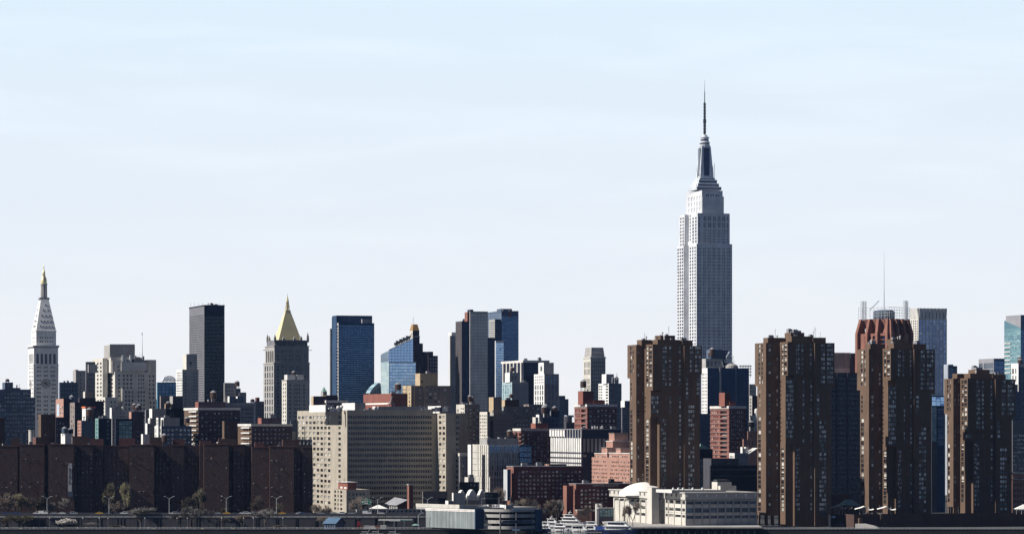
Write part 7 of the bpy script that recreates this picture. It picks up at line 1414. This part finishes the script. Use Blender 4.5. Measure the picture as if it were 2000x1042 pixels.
for i, (px, w, yt) in enumerate(((1006, 26, 974), (1020, 28, 972), (1034, 28, 971), (1048, 30, 972), (1062, 30, 974), (1076, 28, 972), (1090, 26, 974), (1012, 26, 988), (1040, 30, 988), (1066, 28, 990), (1088, 24, 988))):
    tree(px, w, yt, 1010, 2218 - i * 1.2, 'bare' if i % 3 else 'grey', i % 7, 'bare brown tree in the grove between the garage and the college fin wall', group='bare trees of the grove behind the garage')
for i, (px, w, yt, yb, D_, lab) in enumerate(((1150, 30, 985, 1008, SHORE + 64, 'dark bare tree behind the brick annex'), (1236, 30, 975, 1022, SHORE + 2, 'thin bare tree against the lit wall of the domed school'), (1225, 22, 984, 1022, SHORE + 2, 'smaller thin bare tree left against the school wall'), (1655, 22, 984, 1002, 2160, 'brown bare shrub tree beside the green roofed pavilion'), (1640, 26, 990, 1002, 2160, 'brown shrub tree under the left shade sail'), (985, 20, 952, 980, 2265, 'bare tree before the cream laboratory'), (972, 26, 948, 980, 2268, 'pale bare tree at the foot of the cream laboratory'))):
    tree(px, w, yt, yb, D_, 'bare', i + 3, lab, z=CZ + (HZ - yb) / F * D_ if px > 1600 else None)

# ---------------------------------------------------------------- people on the promenade
mat('skin', (.45, .28, .2)); mat('cloth_white', (.75, .75, .75)); mat('cloth_blue', (.05, .09, .25)); mat('cloth_dark', (.03, .03, .04)); mat('cloth_red', (.4, .05, .05)); mat('cloth_grey', (.3, .3, .32)); mat('hair', (.03, .02, .015))
def person_mesh(k, top, low):
    rn = random.Random(k); me = bpy.data.meshes.new('body'); st = .16 if k % 2 else .05
    P = [(0, 0, .95), (0, 0, 1.15), (0, 0, 1.38), (0, 0, 1.5), (0, -.01, 1.62), (0, -.01, 1.72), (.09, 0, .9), (.11, -st, .5), (.12, -st * .4, .06), (.12, -st * .4 - .14, .04), (-.09, 0, .9), (-.11, st, .5), (-.12, st * 1.6, .06), (-.12, st * 1.6 - .14, .04),
         (.18, 0, 1.4), (.25, st * .6, 1.13), (.26, -.06, .9), (-.18, 0, 1.4), (-.25, -st * .6, 1.13), (-.26, -.16, .92)]
    R = [.14, .13, .15, .06, .095, .07, .095, .065, .045, .035, .095, .065, .045, .035, .06, .045, .03, .06, .045, .03]
    E = [(0, 1), (1, 2), (2, 3), (3, 4), (4, 5), (0, 6), (6, 7), (7, 8), (8, 9), (0, 10), (10, 11), (11, 12), (12, 13), (2, 14), (14, 15), (15, 16), (2, 17), (17, 18), (18, 19)]
    me.from_pydata(P, E, []); ob = bpy.data.objects.new('tmp', me); C.objects.link(ob); ob.modifiers.new('s', 'SKIN'); ob.modifiers.new('u', 'SUBSURF').levels = 1
    for i, v in enumerate(me.skin_vertices[0].data): v.radius = (R[i], R[i] * .8); v.use_root = (i == 0)
    dg = bpy.context.evaluated_depsgraph_get(); out = bpy.data.meshes.new_from_object(ob.evaluated_get(dg)); bpy.data.objects.remove(ob)
    for n in ('skin', top, low, 'hair'): out.materials.append(MATS[n])
    for p in out.polygons: z = p.center.z; p.material_index = 3 if z > 1.68 or (z > 1.58 and p.center.y > .03) else 0 if z > 1.46 else 1 if z > .93 else 2
    out.name = 'person'; return out
PM = [person_mesh(k, t, l) for k, (t, l) in enumerate((('cloth_white', 'cloth_blue'), ('cloth_dark', 'cloth_grey'), ('cloth_blue', 'cloth_dark'), ('cloth_red', 'cloth_blue')))]
for i, (px, k) in enumerate(((14, 0), (30, 1), (55, 2), (66, 0), (90, 0), (152, 0), (155, 1), (169, 0), (181, 2), (290, 0), (302, 1), (322, 3), (340, 0), (352, 1), (358, 2), (365, 0), (372, 3), (452, 0), (470, 1), (480, 0), (535, 0), (553, 0), (559, 1), (565, 2), (580, 0), (590, 1), (612, 0), (622, 3))):
    D_ = SHORE + 3 + (i * 7 % 5); p = world_at(px, 1033, D_); o = link('person', PM[k], None, (p.x, D_, 2.41), (i * 1.7) % 6.28)
    tag(o, ('person in a white top and blue trousers on the promenade', 'person in a dark top and grey trousers on the promenade', 'person in a blue top and dark trousers on the promenade', 'person in a red top and blue trousers on the promenade')[k], 'person', ('people in white tops', 'people in dark tops', 'people in blue tops', 'people in red tops')[k])

# ---------------------------------------------------------------- air: even haze over the whole city
def haze():
    q = MB(); q.box(-2600, -120, -1.6, 2600, 7000, 520, 'water'); o = q.build('haze'); o['kind'] = 'stuff'
    m = bpy.data.materials.new('haze'); m.use_nodes = True; nt = m.node_tree; nt.nodes.remove(nt.nodes['Principled BSDF'])
    v = nt.nodes.new('ShaderNodeVolumePrincipled'); v.inputs['Color'].default_value = (.30, .52, 1, 1); v.inputs['Density'].default_value = HAZE; v.inputs['Anisotropy'].default_value = 0.0
    nt.links.new(v.outputs['Volume'], nt.nodes['Material Output'].inputs['Volume']); o.data.materials.clear(); o.data.materials.append(m)
HAZE = 1.0e-5
haze()
